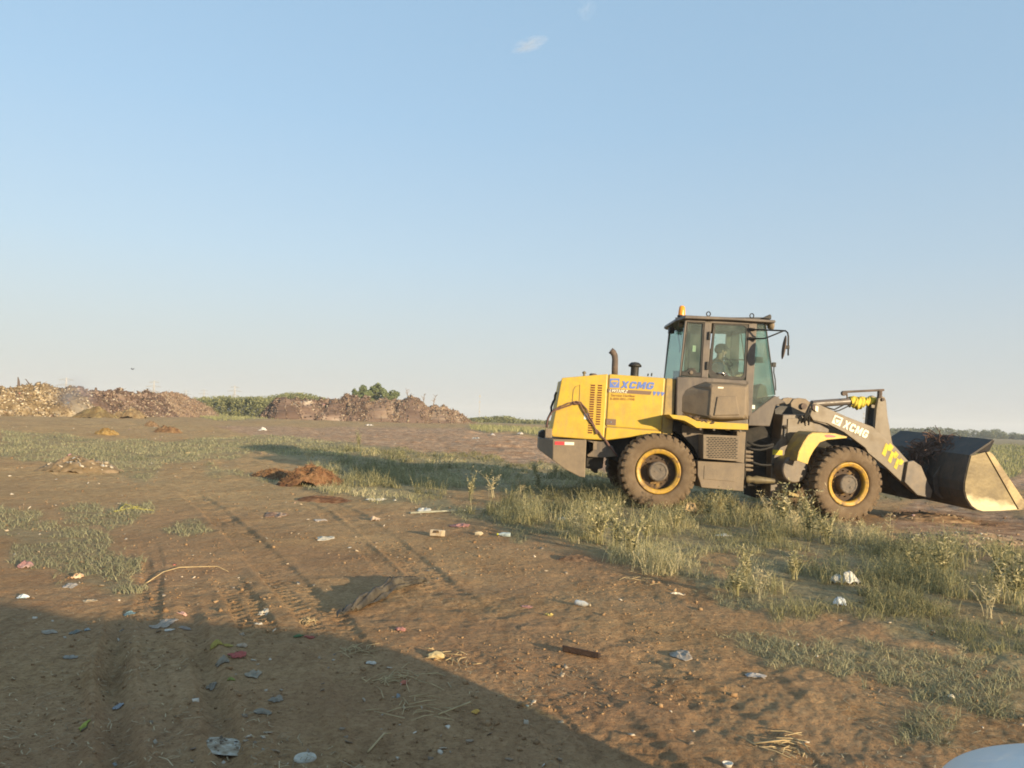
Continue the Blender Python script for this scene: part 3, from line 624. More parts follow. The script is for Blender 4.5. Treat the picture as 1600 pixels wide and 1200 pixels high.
# ------------------------------------------------------------------ rubbish heaps
def heap(name, st, wd, label, seed, cols, nscrap=0, nsticks=0, scr=(.05, .22), wmul=1., rough=1.0, cat='rubbish heap', scraptint=None):
    """ridge through stations (px, top_y, depth); real heights from the photograph's skyline"""
    st = np.array(st, float); L = np.zeros(len(st))
    P3 = []
    for px_, ty, D in st:
        d = ray(px_, hor(px_)); k = D / d.y; d2 = ray(px_, ty); k2 = D / d2.y; P3.append((d.x * k, D, CAMH + d2.z * k2))
    P3 = np.array(P3); L[1:] = np.cumsum(np.hypot(np.diff(P3[:, 0]), np.diff(P3[:, 1])))
    nu = int(min(520, max(60, L[-1] / wmul * 6))); nv = 90
    u = np.linspace(0, L[-1], nu); cx = np.interp(u, L, P3[:, 0]); cy = np.interp(u, L, P3[:, 1]); tz = np.interp(u, L, P3[:, 2])
    gx, gy = np.gradient(cx), np.gradient(cy); g = np.hypot(gx, gy); nx, ny = -gy / g, gx / g
    v = np.linspace(-1, 1, nv); gz = H(cx, cy)
    hgt = np.maximum(tz - .12 * wmul * rough - gz, 0.02)
    W = np.minimum(hgt * 1.35 + .3, wd)
    U, Vv = np.meshgrid(u, v, indexing='ij')
    X = cx[:, None] + nx[:, None] * Vv * W[:, None]; Y = cy[:, None] + ny[:, None] * Vv * W[:, None]
    pr_ = np.clip(1 - np.abs(Vv) ** 1.35, 0, 1)
    s = hgt[:, None]
    edge = ss(0, .12, U / L[-1]) * (1 - ss(.88, 1, U / L[-1]))
    lump = (fbm(U * .45 / wmul + seed, Vv * 2.0, 4, seed) - .5); fine = (fbm(U * 1.3 / wmul, Vv * W[:, None] * 1.3 / wmul, 5, seed + 5, .65) - .5)
    Z = H(X, Y) - .12 + (s + .12) * pr_ * (1 + .35 * lump * rough) + fine * .95 * rough * np.minimum(s, 1.1) * (pr_ > 0) * pr_ ** .5
    ox = (fbm(U * 1.5 + 9, Vv * 4, 3, seed + 9) - .5) * .5 * wmul; X = X + ox; Y = Y + (fbm(U * 1.5, Vv * 4 + 9, 3, seed + 8) - .5) * .5 * wmul
    i, j = np.meshgrid(np.arange(nu - 1), np.arange(nv - 1), indexing='ij')
    F = np.stack([i * nv + j, (i + 1) * nv + j, (i + 1) * nv + j + 1, i * nv + j + 1], -1).reshape(-1, 4)
    tint = np.clip(.5 + 1.4 * (fbm(U * .8 / wmul, Vv * 3, 4, seed + 3) - .5) + .6 * (fbm(U * 6 / wmul, Vv * 18, 3, seed + 4) - .5), 0, 1)
    m_ = attr_mat(name + ' soil', cols, .95)
    Vt = np.stack([X, Y, Z], -1).reshape(-1, 3)
    o = link(name, np_mesh(name, Vt, F, m_, False, {'tint': tint.ravel()})); tag(o, label, cat)
    if nscrap:
        k = rng.integers(0, len(Vt), 7000); q = Vt[k] + rng.normal(0, .05, (7000, 3)); n = len(q); s_ = rng.uniform(.025, .085, n)
        Vq, Fq, Tq = chunks(q[:, 0], q[:, 1], q[:, 2], s_ * 1.1, s_, s_ * .7, np.clip(rng.beta(1.4, 1.6, n), 0, 1))
        c = link('soil_lumps', np_mesh('soil_lumps', Vq, Fq, m_, False, {'tint': Tq}), o); c['kind'] = 'stuff'
        k = rng.integers(0, len(Vt), nscrap); q = Vt[k]; dn = fbm(q[:, 0] * .6, q[:, 2] * 1.5 + q[:, 1] * .3, 3, seed + 6); ok = dn > .44; q = q[ok]; n = len(q)
        s_ = rng.uniform(scr[0], scr[1], n) * np.where(rng.random(n) < .06, 2.2, 1) * .6
        Vq, Fq, Tq = chunks(q[:, 0], q[:, 1], q[:, 2] + s_ * .2, s_ * 1.2, s_, s_ * .35, rng.random(n) if scraptint is None else rng.beta(*scraptint, n))
        c = link('mixed_scraps', np_mesh('mixed_scraps', Vq, Fq, M['heapscrap'], False, {'tint': Tq}), o); c['kind'] = 'stuff'
    if nsticks:
        m = MB()
        k = rng.integers(0, len(Vt), nsticks)
        for kk in k:
            p = Vector(Vt[kk]); d = Vector((random.gauss(0, 1), random.gauss(0, .6), random.gauss(.25, .5))).normalized(); ln = random.uniform(.3, 1.1) * wmul
            m.tube([p - d * ln * .3, p + d * ln * .3 + Vector((0, 0, random.uniform(-.1, .1))), p + d * ln * .7], [.03 * wmul, .022 * wmul, .01 * wmul], 4)
        c = m.build('broken_branches', M['stick'], o); c['kind'] = 'stuff'
    return o, Vt
M['heapscrap0'] = None
M['heapscrap'] = attr_mat('heap scraps', [(0, (.07, .05, .035)), (.45, (.20, .15, .10)), (.8, (.34, .28, .20)), (.94, (.55, .50, .41)), (.97, (.22, .26, .30)), (1, (.42, .14, .10))], .7)
M['stick'] = mat('dead branches', (.14, .10, .07), .9, 0, (.30, .22, .15), 5, (.4, .6))
light_soil = [(0, (.10, .068, .034)), (.45, (.22, .16, .088)), (.75, (.38, .30, .19)), (1, (.66, .58, .44))]
dark_soil = [(0, (.055, .034, .025)), (.45, (.13, .084, .062)), (.8, (.27, .19, .14)), (1, (.50, .42, .32))]
hA, VA = heap('rubbish_heap', [(-150, 600, 60), (-60, 603, 62), (0, 598, 66), (20, 600, 67), (38, 601, 68), (60, 599, 69), (80, 601, 70), (95, 602, 72), (104, 609, 74)], 9, 'pale heap of mixed rubbish and soil at the left edge, full of white scraps', 101, light_soil, 5200, 160, (.03, .13), 1.0, 1.6)
hB, VB = heap('rubbish_heap', [(98, 612, 74), (120, 604, 75), (150, 607, 78), (180, 610, 82), (215, 612, 87), (235, 613, 92)], 9, 'long purplish brown soil heap with pale scraps, just right of the thin smoke', 133, dark_soil, 2600, 120, (.04, .15), 1.0, 1.4)
hC, VC = heap('brushwood_heap', [(212, 616, 88), (240, 614, 92), (275, 618, 96), (300, 623, 99), (318, 632, 102), (334, 646, 104)], 9, 'heap of dry branches and stalks at the right end of the left row of heaps', 155, [(0, (.13, .085, .065)), (.5, (.24, .17, .12)), (1, (.38, .29, .20))], 900, 900, (.04, .12), 1.0, 1.2, 'brushwood heap')
hD, VD = heap('rubbish_heap', [(402, 650, 104), (416, 640, 104), (428, 628, 105), (445, 619, 105), (460, 617, 106), (478, 622, 106), (500, 620, 107), (520, 621, 107), (545, 619, 108), (575, 619, 108)], 10, 'dark brown rubbish heap with a rounded left hump, beside the reed bed', 177, dark_soil, 2400, 160, (.03, .13), 1.15, 1.5)
hE, VE = heap('rubbish_heap', [(560, 621, 108), (590, 620, 108), (612, 623, 109), (640, 624, 109), (662, 627, 110), (680, 631, 110), (697, 634, 111), (712, 643, 111), (728, 652, 112), (742, 661, 112)], 10, 'brown rubbish heap with dead branches on top, sloping down towards the thin mast', 199, [(0, (.09, .058, .045)), (.5, (.185, .125, .09)), (1, (.34, .26, .18))], 2800, 420, (.03, .13), 1.15, 1.5)
# upright dead branches and bits on the skyline
def twiggy(name, px_, base_y, top_y, D, lean, label, n=6, th=.05, mt='stick', cat='dead branch', spread=.5, group=None):
    d = ray(px_, base_y); k = D / d.y; b_ = CAM + d * k; d = ray(px_ + lean, top_y); k = D / d.y; t_ = CAM + d * k
    m = MB(); rnd = random.Random(int(px_ * 13 + top_y)); L = (t_ - b_).length
    m.tube([b_ - Vector((0, 0, .5)), b_.lerp(t_, .5) + Vector((rnd.uniform(-.1, .1), 0, 0)), t_], [th, th * .7, th * .25], 5)
    for i in range(n):
        p = b_.lerp(t_, rnd.uniform(.15, .9)); dd = Vector((rnd.uniform(-1, 1), rnd.uniform(-1, 1), rnd.uniform(.1, 1))).normalized() * L * spread * rnd.uniform(.4, 1)
        q = p + dd * .5 + Vector((0, 0, rnd.uniform(0, .1))); m.tube([p, q, p + dd], [th * .5, th * .35, th * .15], 4)
    o = m.build(name, M[mt], None); tag(o, label, cat, group); return o
twiggy('wooden_post', 30, 602, 589, 68, -2, 'short rusty post sticking up from the top of the left edge heap', 0, .14, 'rust', 'post')
twiggy('bent_pipe', 50, 603, 594, 69, -9, 'bent dark pipe leaning left on top of the left edge heap', 1, .10, 'rust', 'pipe')
twiggy('dead_branch', 640, 625, 606, 109, -6, 'bare forked twig standing tallest on the heap right of the far trees', 9, .06)
twiggy('dead_branch', 661, 628, 615, 109, 2, 'low bare twig in the middle of the heap behind the thin forked twig', 8, .06)
twiggy('dead_branch', 677, 631, 617, 110, 5, 'bundle of bare twigs pointing right near the end of the right heap', 10, .07)
twiggy('dead_branch', 655, 627, 619, 108, -20, 'long bare branch lying over the crest of the right heap', 6, .06)
# ------------------------------------------------------------------ far vegetation
def leafcloud(lobes, n, leaf, seed, zmin=-1e9, flat=.6):
    """leaf faces spread through overlapping lobes (c, r) with gaps"""
    g = np.random.default_rng(seed); lob = g.integers(0, len(lobes), n); C = np.array([l[0] for l in lobes])[lob]; Rr = np.array([l[1] for l in lobes])[lob]
    d = g.normal(0, 1, (n, 3)); d /= np.linalg.norm(d, axis=1)[:, None]; rad = g.uniform(.25, 1, n) ** .5
    p = C + d * rad[:, None] * Rr
    dens = fbm(p[:, 0] / leaf / 6, (p[:, 2] + p[:, 1] * .5) / leaf / 6, 2, seed); ok = (dens > .40) & (p[:, 2] > zmin); p = p[ok]; n = len(p); d = d[ok]; dens = dens[ok]; Rr_ = rad[ok]
    a = g.normal(0, 1, (n, 3)) + d * .8; a /= np.linalg.norm(a, axis=1)[:, None]; b = np.cross(a, g.normal(0, 1, (n, 3))); b /= np.linalg.norm(b, axis=1)[:, None]; c = np.cross(a, b)
    L = leaf * g.uniform(.5, 1.3, n)[:, None]
    V = np.stack([p - b * L, p + c * L * .5, p + b * L, p - c * L * .5], 1).reshape(-1, 3)
    tint = np.clip(.15 + .55 * g.random(n) + .8 * (dens - .5), 0, 1)
    return V, np.arange(4 * n).reshape(-1, 4), np.repeat(tint, 4)
M['leaf'] = attr_mat('tree leaves', [(0, (.10, .13, .06)), (.5, (.18, .215, .095)), (1, (.27, .30, .14))], .7, .25)
M['bark'] = mat('bark', (.09, .065, .045), .9, 0, (.16, .12, .08), 8, (.4, .6))
def tree(name, px_, base_y, top_y, D, wpx, label, nl=9, nleaf=9000, leaf=.16, group=None, seed=1):
    def W3(x_, y_): d = ray(x_, y_); return CAM + d * (D / d.y)
    top = W3(px_, top_y); gz = float(H(top.x, D)); hgt = top.z - gz; w_ = wpx / FPX * D / 2; rnd = random.Random(seed)
    root = empty(name, (top.x, D, gz)); tag(root, label, 'tree', group)
    m = MB(); m.tube([(0, 0, -.2), (rnd.uniform(-.1, .1), 0, hgt * .3), (rnd.uniform(-.2, .2), 0, hgt * .6)], [.16, .12, .07], 8)
    lobes = []
    for i in range(nl):
        a = rnd.uniform(0, 6.28); rr = w_ * rnd.uniform(.15, .72); z_ = hgt * rnd.uniform(.42, .84); c = (rr * math.cos(a), rr * math.sin(a), z_)
        s_ = w_ * rnd.uniform(.28, .5); lobes.append((c, np.array([s_, s_, s_ * .7]))); m.tube([(0, 0, hgt * .28), (c[0] * .5, c[1] * .5, z_ * .75), c], [.08, .05, .02], 5)
    lobes.append(((0, 0, hgt * .80), np.array([w_ * .42, w_ * .42, hgt * .18])))
    m.build('trunk', M['bark'], root)
    V, F, T = leafcloud(lobes, nleaf, leaf, seed); link('crown', np_mesh('crown', V, F, M['leaf'], False, {'tint': T}), root)
    return root
tree('bushy_tree', 568, 640, 600, 128, 38, 'small bushy tree behind the brown heap, leftmost of the three', 9, 7000, .22, None, 3)
tree('bushy_tree', 591, 640, 597, 131, 36, 'tallest dense tree behind the brown heap, middle one of the three', 9, 7000, .22, None, 4)
tree('bushy_tree', 614, 640, 599, 127, 30, 'thinner tree behind the brown heap, rightmost of the three, near the bare twig', 7, 4200, .22, None, 9)
# reed belt between the heaps and low green rise
M['reed'] = attr_mat('reeds', [(0, (.11, .125, .055)), (.5, (.19, .205, .09)), (1, (.29, .29, .14))], .8, .25)
def belt(name, st, depth, n, label, cat, mt, bw=.12, lean=.25, seed=0):
    st = np.array(st, float); u = rng.random(n) * (len(st) - 1); i = np.minimum(u.astype(int), len(st) - 2); f = u - i
    s_ = st[i] * (1 - f)[:, None] + st[i + 1] * f[:, None]
    dr = np.array([ray(a, b)[:] for a, b in s_[:, :2]]); k = s_[:, 2] / dr[:, 1]; X = dr[:, 0] * k; top = CAMH + dr[:, 2] * k; off = rng.uniform(0, 1, n) ** 1.3 * depth
    Y = s_[:, 2] + off; X = X * (Y / s_[:, 2]); gz = H(X, Y); hh = np.maximum((top - gz) * rng.uniform(.72, 1.06, n) * (.9 + .22 * vn(X * .25, Y * .1, 5 + seed)), .1)
    V, F, k_ = blades(X, Y, hh, np.full(n, bw) * rng.uniform(.5, 1.3, n), rng.uniform(.05, lean * 1.6, n), 3, base_z=gz)
    me = np_mesh(name, V, F, M[mt], False, {'tint': np.repeat(np.clip(.55 * vn(X * .3, Y * .2, 9) + .55 * rng.random(n), 0, 1), k_)}); o = link(name, me); tag(o, label, cat, kind='stuff'); return o
def scrub(name, st, depth, nl, n, leaf, label, cat, seed, mt, rr=(1.0, 2.0)):
    st = np.array(st, float); g_ = random.Random(seed); lobes = []
    for i in range(nl):
        u = g_.random() * (len(st) - 1); k = min(int(u), len(st) - 2); f_ = u - k; px_, ty, D = st[k] * (1 - f_) + st[k + 1] * f_; D2 = D + g_.random() * depth
        d = ray(px_, ty + g_.uniform(-.5, 4)); q = CAM + d * (D2 / d.y); gz = float(H(q.x, q.y)); r_ = g_.uniform(*rr); hh = max(q.z - gz, .4)
        lobes.append(((q.x, q.y, max(q.z - r_ * .5, gz)), np.array([r_ * 1.5, r_, min(r_ * .5, hh)]))); lobes.append(((q.x + g_.uniform(-1, 1), q.y, gz + hh * .35), np.array([r_ * 1.6, r_, hh * .45])))
    V, F, T = leafcloud(lobes, n, leaf, seed); V = V.copy(); o = link(name, np_mesh(name, V, F, M[mt], False, {'tint': T})); tag(o, label, cat, kind='stuff'); return o
M['scrubleaf'] = attr_mat('scrub leaves', [(0, (.14, .15, .07)), (.5, (.23, .24, .115)), (1, (.33, .32, .16))], .8, .25)
scrub('reed_bed', [(285, 622, 118), (320, 620, 118), (345, 617, 118), (380, 619, 118), (410, 619, 118), (440, 615, 118), (465, 611, 119), (480, 614, 120), (500, 621, 121), (525, 630, 122)], 14, 150, 42000, .17, 'uneven pale green scrub filling the gap between the left and right heaps', 'scrub', 61, 'scrubleaf')
scrub('scrub_belt', [(690, 658, 150), (725, 655, 152), (745, 652, 155), (765, 649.5, 160), (785, 649, 160), (805, 652, 165), (840, 655, 170), (900, 658, 180), (1000, 662, 190), (1200, 669, 210)], 30, 230, 40000, .22, 'low green scrub line on the horizon behind the rear of the loader', 'scrub', 62, 'scrubleaf', (.8, 1.6))
# treeline on the right horizon
lobes = []; g_ = random.Random(5)
for i in range(230):
    px_ = 1180 + i * 2.6 + g_.uniform(-3, 3); D = g_.uniform(330, 380); ty = np.interp(px_, [1180, 1385, 1400, 1440, 1470, 1500, 1540, 1556, 1575, 1590, 1600, 1700], [669, 668, 670, 668, 669, 671, 672, 670, 676, 676, 678, 682]) + g_.uniform(0, 5)
    d = ray(px_, ty); q = CAM + d * (D / d.y); gz = float(H(q.x, q.y)); hh = q.z - gz; rr = g_.uniform(1.3, 2.6)
    lobes.append(((q.x, q.y, q.z - rr * .6), np.array([rr * 1.2, rr, rr * .9]))); lobes.append(((q.x + g_.uniform(-1, 1), q.y, gz + hh * .35), np.array([rr * 1.3, rr, hh * .45])))
V, F, T = leafcloud(lobes, 60000, .42, 31)
M['farleaf'] = attr_mat('far woodland leaves', [(0, (.08, .095, .055)), (.5, (.13, .15, .08)), (1, (.19, .21, .11))], .8, .2)
o = link('distant_wood', np_mesh('distant_wood', V, F, M['farleaf'], False, {'tint': T})); tag(o, 'far dark green wood along the right horizon behind the loader bucket', 'wood', kind='stuff')

# pylons, mast, bird
def pylon(px_, ty, D, label, arms=((.92, .17), (.78, .26), (.62, .2)), group=None):
    d = ray(px_, ty); q = CAM + d * (D / d.y); gz = 0.; h = q.z; root = Vector((q.x, D, gz)); m = MB(); w_ = h * .10; t = h * .009
    for sx in (-1, 1):
        for sy in (-1, 1): m.tube([root + Vector((sx * w_, sy * w_, -1)), root + Vector((sx * w_ * .25, sy * w_ * .25, h * .6)), root + Vector((0, 0, h))], t, 4)
    for k in range(7):
        z0, z1 = h * .6 * k / 7, h * .6 * (k + 1) / 7; a, b = w_ * (1 - .75 * k / 7), w_ * (1 - .75 * (k + 1) / 7)
        m.tube([root + Vector((-a, -a, z0)), root + Vector((b, -b, z1))], t * .6, 3); m.tube([root + Vector((a, -a, z0)), root + Vector((-b, -b, z1))], t * .6, 3)
    for zf, wf in arms: m.tube([root + Vector((-h * wf, 0, h * zf)), root + Vector((0, 0, h * (zf + .05))), root + Vector((h * wf, 0, h * zf))], t * .9, 4); m.tube([root + Vector((-h * wf, 0, h * zf)), root + Vector((h * wf, 0, h * zf))], t * .7, 4)
    o = m.build('power_pylon', M['pylon'], None); tag(o, label, 'pylon'); return o
M['pylon'] = mat('haze-pale galvanised steel', (.36, .35, .34), .6)  # steel grey lightened to put distance haze into the colour
pylon(104, 589, 560, 'large faint power pylon above the smoke on the left heap', ((.90, .25), (.72, .35), (.55, .2)))
pylon(241, 594, 620, 'power pylon above the long purplish heap, second largest in the row')
pylon(291, 609, 900, 'tiny power pylon above the brushwood heap')
pylon(319, 608, 900, 'tiny power pylon at the left end of the reed bed')
pylon(367, 602, 680, 'slim power pylon above the reed bed')
def mast(px_, ty, D, label, r_=.12):
    d = ray(px_, ty); q = CAM + d * (D / d.y); m = MB(); b_ = Vector((q.x, D, 0)); m.tube([b_ - Vector((0, 0, 1)), b_.lerp(q, .5), q], [r_, r_ * .8, r_ * .5], 5)
    for z_ in (.35, .7, .9): m.box(q.x - r_ * 2.2, q.x + r_ * 2.2, D - r_, D + r_, q.z * z_ - r_ * 2, q.z * z_ + r_ * 2)
    o = m.build('radio_mast', M['pylon'], None); tag(o, label, 'mast')
mast(750, 615, 420, 'thin grey mast on the horizon between the right heap and the loader', .2)
mast(1350, 643, 420, 'thin grey mast seen between the lift arm and the tilt cylinder of the loader', .2)
q = CAM + ray(207, 577) * 90
m = MB(); m.tube([q + Vector((-.16, 0, 0)), q, q + Vector((.14, .05, .01))], [.01, .05, .015], 6)
m.add([q + Vector(p) for p in ((-.04, 0, .02), (.05, 0, .02), (.06, -.42, .14), (-.02, -.38, .13))] , [(0, 1, 2, 3)]); m.add([q + Vector(p) for p in ((-.04, 0, .02), (.05, 0, .02), (.06, .42, .14), (-.02, .38, .13))], [(0, 1, 2, 3)])
m.add([q + Vector(p) for p in ((-.04, 0, .02), (.05, 0, .02), (.34, -.1, .06), (.30, -.1, .06))], [(0, 1, 2, 3)]); m.add([q + Vector(p) for p in ((-.04, 0, .02), (.05, 0, .02), (-.34, .1, .08), (-.30, .1, .08))], [(0, 1, 2, 3)])
o = m.build('bird', M['void'], None, solid=.01); tag(o, 'small dark bird flying above the left heaps', 'bird')
# ------------------------------------------------------------------ wheel loader
base = MR @ Vector((1.6, 1.15, -RT))
loader = empty('wheel_loader', base)
tag(loader, 'yellow and dusty grey wheel loader with its black bucket lowered to the ground', 'wheel loader')
RI = Matrix.Translation(-base)
FR, FF = RI @ MR, RI @ MF
def pr(fr, crop, pts, s): return PL(MR if fr is FR else MF, crop, pts, s)
def pp(fr, crop, x, y, s):
    a, b = P(MR if fr is FR else MF, crop, x, y, s); return (a, s, b)
def tmap(fr, crop, o, r, t, s):
    O = Vector(pp(fr, crop, *o, s)); X = Vector(pp(fr, crop, *r, s)) - O; Y = Vector(pp(fr, crop, *t, s)) - O
    return fr @ Matrix(((X.x, Y.x, 0, O.x), (X.y, Y.y, -1, O.y), (X.z, Y.z, 0, O.z), (0, 0, 0, 1)))

GL = {'X': [(0, 0), (.32, 0), (.5, .3), (.68, 0), (1, 0), (.68, .5), (1, 1), (.68, 1), (.5, .7), (.32, 1), (0, 1), (.32, .5)],
 'C': [(1, .66), (1, .8), (.8, 1), (.2, 1), (0, .8), (0, .2), (.2, 0), (.8, 0), (1, .2), (1, .34), (.68, .34), (.62, .26), (.38, .26), (.32, .34), (.32, .66), (.38, .74), (.62, .74), (.68, .66)],
 'M': [(0, 0), (.26, 0), (.26, .58), (.42, .12), (.58, .12), (.74, .58), (.74, 0), (1, 0), (1, 1), (.7, 1), (.5, .45), (.3, 1), (0, 1)],
 'G': [(1, .68), (1, .8), (.8, 1), (.2, 1), (0, .8), (0, .2), (.2, 0), (.8, 0), (1, .2), (1, .56), (.54, .56), (.54, .36), (.70, .36), (.70, .28), (.62, .25), (.38, .25), (.32, .34), (.32, .66), (.38, .75), (.62, .75), (.68, .68)]}
def glyphs(name, mtl, parent, Mx, sh):
    m = MB(Mx); x0 = 0
    for ch, wd in zip('XCMG', (.24, .22, .27, .23)):
        p = [(x0 + a * (wd - .022) + sh * b, b) for a, b in GL[ch]]; n = len(p); x0 += wd + .012
        m.add([(a, b, 0) for a, b in p] + [(a, b, .003) for a, b in p], [list(range(n)), list(range(n, 2 * n))[::-1]] + [(i, (i + 1) % n, (i + 1) % n + n, i + n) for i in range(n)])
    return m.build(name, mtl, parent)
# wheels: master built at the origin, outer face at y = 0, axle along y
TW = .43
def tyre_mesh():
    m = MB()
    prof = [(.385, .05), (.395, .02), (.43, .004), (.50, -.006), (.555, -.004), (.59, .012), (.605, .04), (.612, .10), (.615, TW / 2), (.612, TW - .10), (.605, TW - .04), (.59, TW - .012), (.50, TW + .006), (.43, TW), (.385, TW - .05)]
    m.lathe(prof, (0, 0, 0), 'y', 96); return m
def lug_mesh():
    m = MB(); n = 30
    for side in (0, 1):
        for k in range(n):
            t0 = 2 * math.pi * (k + .5 * side) / n; hw = math.pi / n * .66
            pts = []
            for (yy, off, rr0, rr1, wf) in ((-.006, 0, .545, .572, .92), (.016, 0, .575, .632, .95), (.055, .015, .60, .645, 1), (.15, .06, .60, .645, .9), (.205, .10, .60, .642, .7)):
                y_ = yy if side == 0 else TW - yy
                for rr in (rr0, rr1):
                    for sg in (-1, 1):
                        t = t0 + off + sg * hw * wf; pts.append((rr * math.cos(t), y_, rr * math.sin(t)))
            fs = []
            for i in range(4):
                b = i * 4
                fs += [(b, b + 1, b + 5, b + 4), (b + 2, b + 6, b + 7, b + 3), (b, b + 4, b + 6, b + 2), (b + 1, b + 3, b + 7, b + 5)]
            fs += [(0, 2, 3, 1), (16, 17, 19, 18)]
            m.add(pts, fs)
    return m
def make_wheel(name_='wheel'):
    m = MB(); m.lathe([(.0, .15), (.30, .15), (.335, .13), (.345, .08)], (0, 0, 0), 'y', 48)
    for k in range(14):
        t = 2 * math.pi * (k + .3) / 14; m.lathe([(.0, .118), (.011, .118), (.011, .155)], (.225 * math.cos(t), 0, .225 * math.sin(t)), 'y', 6)
    wheel = m.build('wheel', M['rimdirt'], loader)
    tyre_mesh().build('tyre', M['rubber'], wheel, smooth=True)
    lug_mesh().build('tread', M['tread'], wheel, bevel=.006, seg=1)
    m = MB(); m.lathe([(.318, .15), (.305, .09), (.298, .045), (.312, .022), (.328, .014), (.352, .010), (.360, .004), (.374, .010), (.384, .03), (.375, .055)], (0, 0, 0), 'y', 64)
    m.build('rim', M['rim'], wheel, smooth=True)
    m = MB(); m.lathe([(.165, .16), (.165, .02), (.158, .008), (.145, .0), (.128, .0), (.122, .008), (.0, .008)], (0, 0, 0), 'y', 40)
    for k in range(12):
        t = 2 * math.pi * k / 12; m.lathe([(.0, -.006), (.010, -.006), (.010, .01)], (.137 * math.cos(t), 0, .137 * math.sin(t)), 'y', 6)
    m.lathe([(0, -.004), (.022, -.004), (.022, .01)], (.03, 0, .055), 'y', 8); m.lathe([(0, .0), (.014, .0), (.014, .01)], (-.05, 0, -.02), 'y', 6)
    m.build('hub', M['hub'], wheel, bevel=.003, seg=1)
    return wheel
w0 = make_wheel()
def copy_tree(o, parent=None):
    c = o.copy(); COL.objects.link(c); c.parent = parent
    for ch in list(o.children): copy_tree(ch, c)
    return c
RF = RT * 0.985
w0.matrix_basis = FR @ Matrix.Rotation(.35, 4, 'Y')
for fr, s, rot, flip in ((FR, 2.30, 1.1, 1), (FF, 0, 2.0, 0), (FF, 2.30, .2, 1)):
    wn = copy_tree(w0, loader)
    wn.matrix_basis = fr @ Matrix.Translation((0, s, 0)) @ (Matrix.Rotation(math.pi, 4, 'Z') if flip else Matrix()) @ Matrix.Rotation(rot, 4, 'Y')

# --- axles and frames
m = MB(FR); m.tube([(0, .2, 0), (0, 2.1, 0)], .11, 16); m.lathe([(.12, -.28), (.24, -.15), (.24, .15), (.12, .28)], (0, 1.15, 0), 'y', 24); m.build('rear_axle', M['void'], loader)
m = MB(FF); m.tube([(0, .2, 0), (0, 2.1, 0)], .11, 16); m.lathe([(.12, -.28), (.24, -.15), (.24, .15), (.12, .28)], (0, 1.15, 0), 'y', 24); m.build('front_axle', M['void'], loader)
m = MB(FR)
fp = pr(FR, 1, [(330, 765), (780, 640), (1130, 700), (1160, 760), (1150, 1010), (900, 1000), (720, 940), (560, 900), (420, 850), (340, 850)], .72)
m.prism(fp, .72, 1.58)
m.build('rear_chassis', M['void'], loader, bevel=.01)
m = MB(FR)
fp = pr(FR, 1, [(1140, 640), (1250, 690), (1290, 760), (1280, 990), (1160, 1000)], .9); m.prism(fp, .9, 1.4)
m.build('articulation_joint', M['void'], loader, bevel=.01)
# rear tow bracket
m = MB(FR)
m.prism(pr(FR, 4, [(545, 745), (700, 760), (800, 800), (840, 900), (700, 915), (560, 905), (550, 890), (600, 850), (650, 790)], .55), .50, .60)
m.build('tow_bracket', M['grey'], loader, bevel=.005)
m = MB(FR); m.prism(pr(FR, 4, [(545, 900), (720, 905), (705, 1020), (660, 1032), (655, 1070), (625, 1068), (600, 1030), (540, 1020)], .6), .60, 1.1)
m.build('rear_drawbar_box', M['void'], loader, bevel=.01)
m = MB(FR); m.prism(pr(FR, 4, [(615, 755), (650, 755), (648, 838), (612, 838)], .48), .49, .497); m.build('frame_sticker', M['grey_dust'], loader)
# counterweight
m = MB(FR)
near = pr(FR, 4, [(215, 735), (545, 740), (530, 1112), (478, 1105), (330, 1030), (212, 940)], .12)
m.prism(near, .12, .32)
rp = pr(FR, 4, [(215, 735), (545, 740), (530, 1112), (478, 1105), (330, 1030), (212, 940)], .12)
# rear face tapers: chamfered corner towards the middle
back = pr(FR, 4, [(78, 722), (545, 740), (530, 1112), (478, 1105), (330, 1000), (74, 838)], .62)
m2 = MB(FR)
n = len(rp)
m2.add([(a, .12, b) for a, b in rp] + [(a, .62, b) for a, b in back] + [(a, 1.68, b) for a, b in back] + [(a, 2.18, b) for a, b in rp],
       [list(range(n))[::-1], list(range(3 * n, 4 * n))] + [(k * n + i, k * n + (i + 1) % n, (k + 1) * n + (i + 1) % n, (k + 1) * n + i) for k in range(3) for i in range(n)])
cw = m2.build('counterweight', M['grey_dust'], loader, bevel=.012)
m = MB(FR); m.prism(pr(FR, 4, [(235, 757), (330, 760), (328, 792), (233, 788)], .115), .112, .119); m.build('red_reflector', M['red'], cw)
m = MB(FR); m.prism(pr(FR, 4, [(331, 761), (424, 765), (422, 793), (329, 790)], .115), .112, .119); m.build('white_reflector', M['cream'], cw)
m = MB(FR); m.prism(pr(FR, 4, [(140, 628), (208, 628), (206, 722), (138, 720)], .35), .35, .5); m.build('rear_lamp_box', M['grey_dust'], cw, bevel=.01)
m = MB(FR); m.prism(pr(FR, 4, [(68, 712), (75, 672), (100, 645), (138, 640), (138, 720)], .6), .60, 1.1); m.build('rear_bumper_pad', M['black'], cw, bevel=.02)

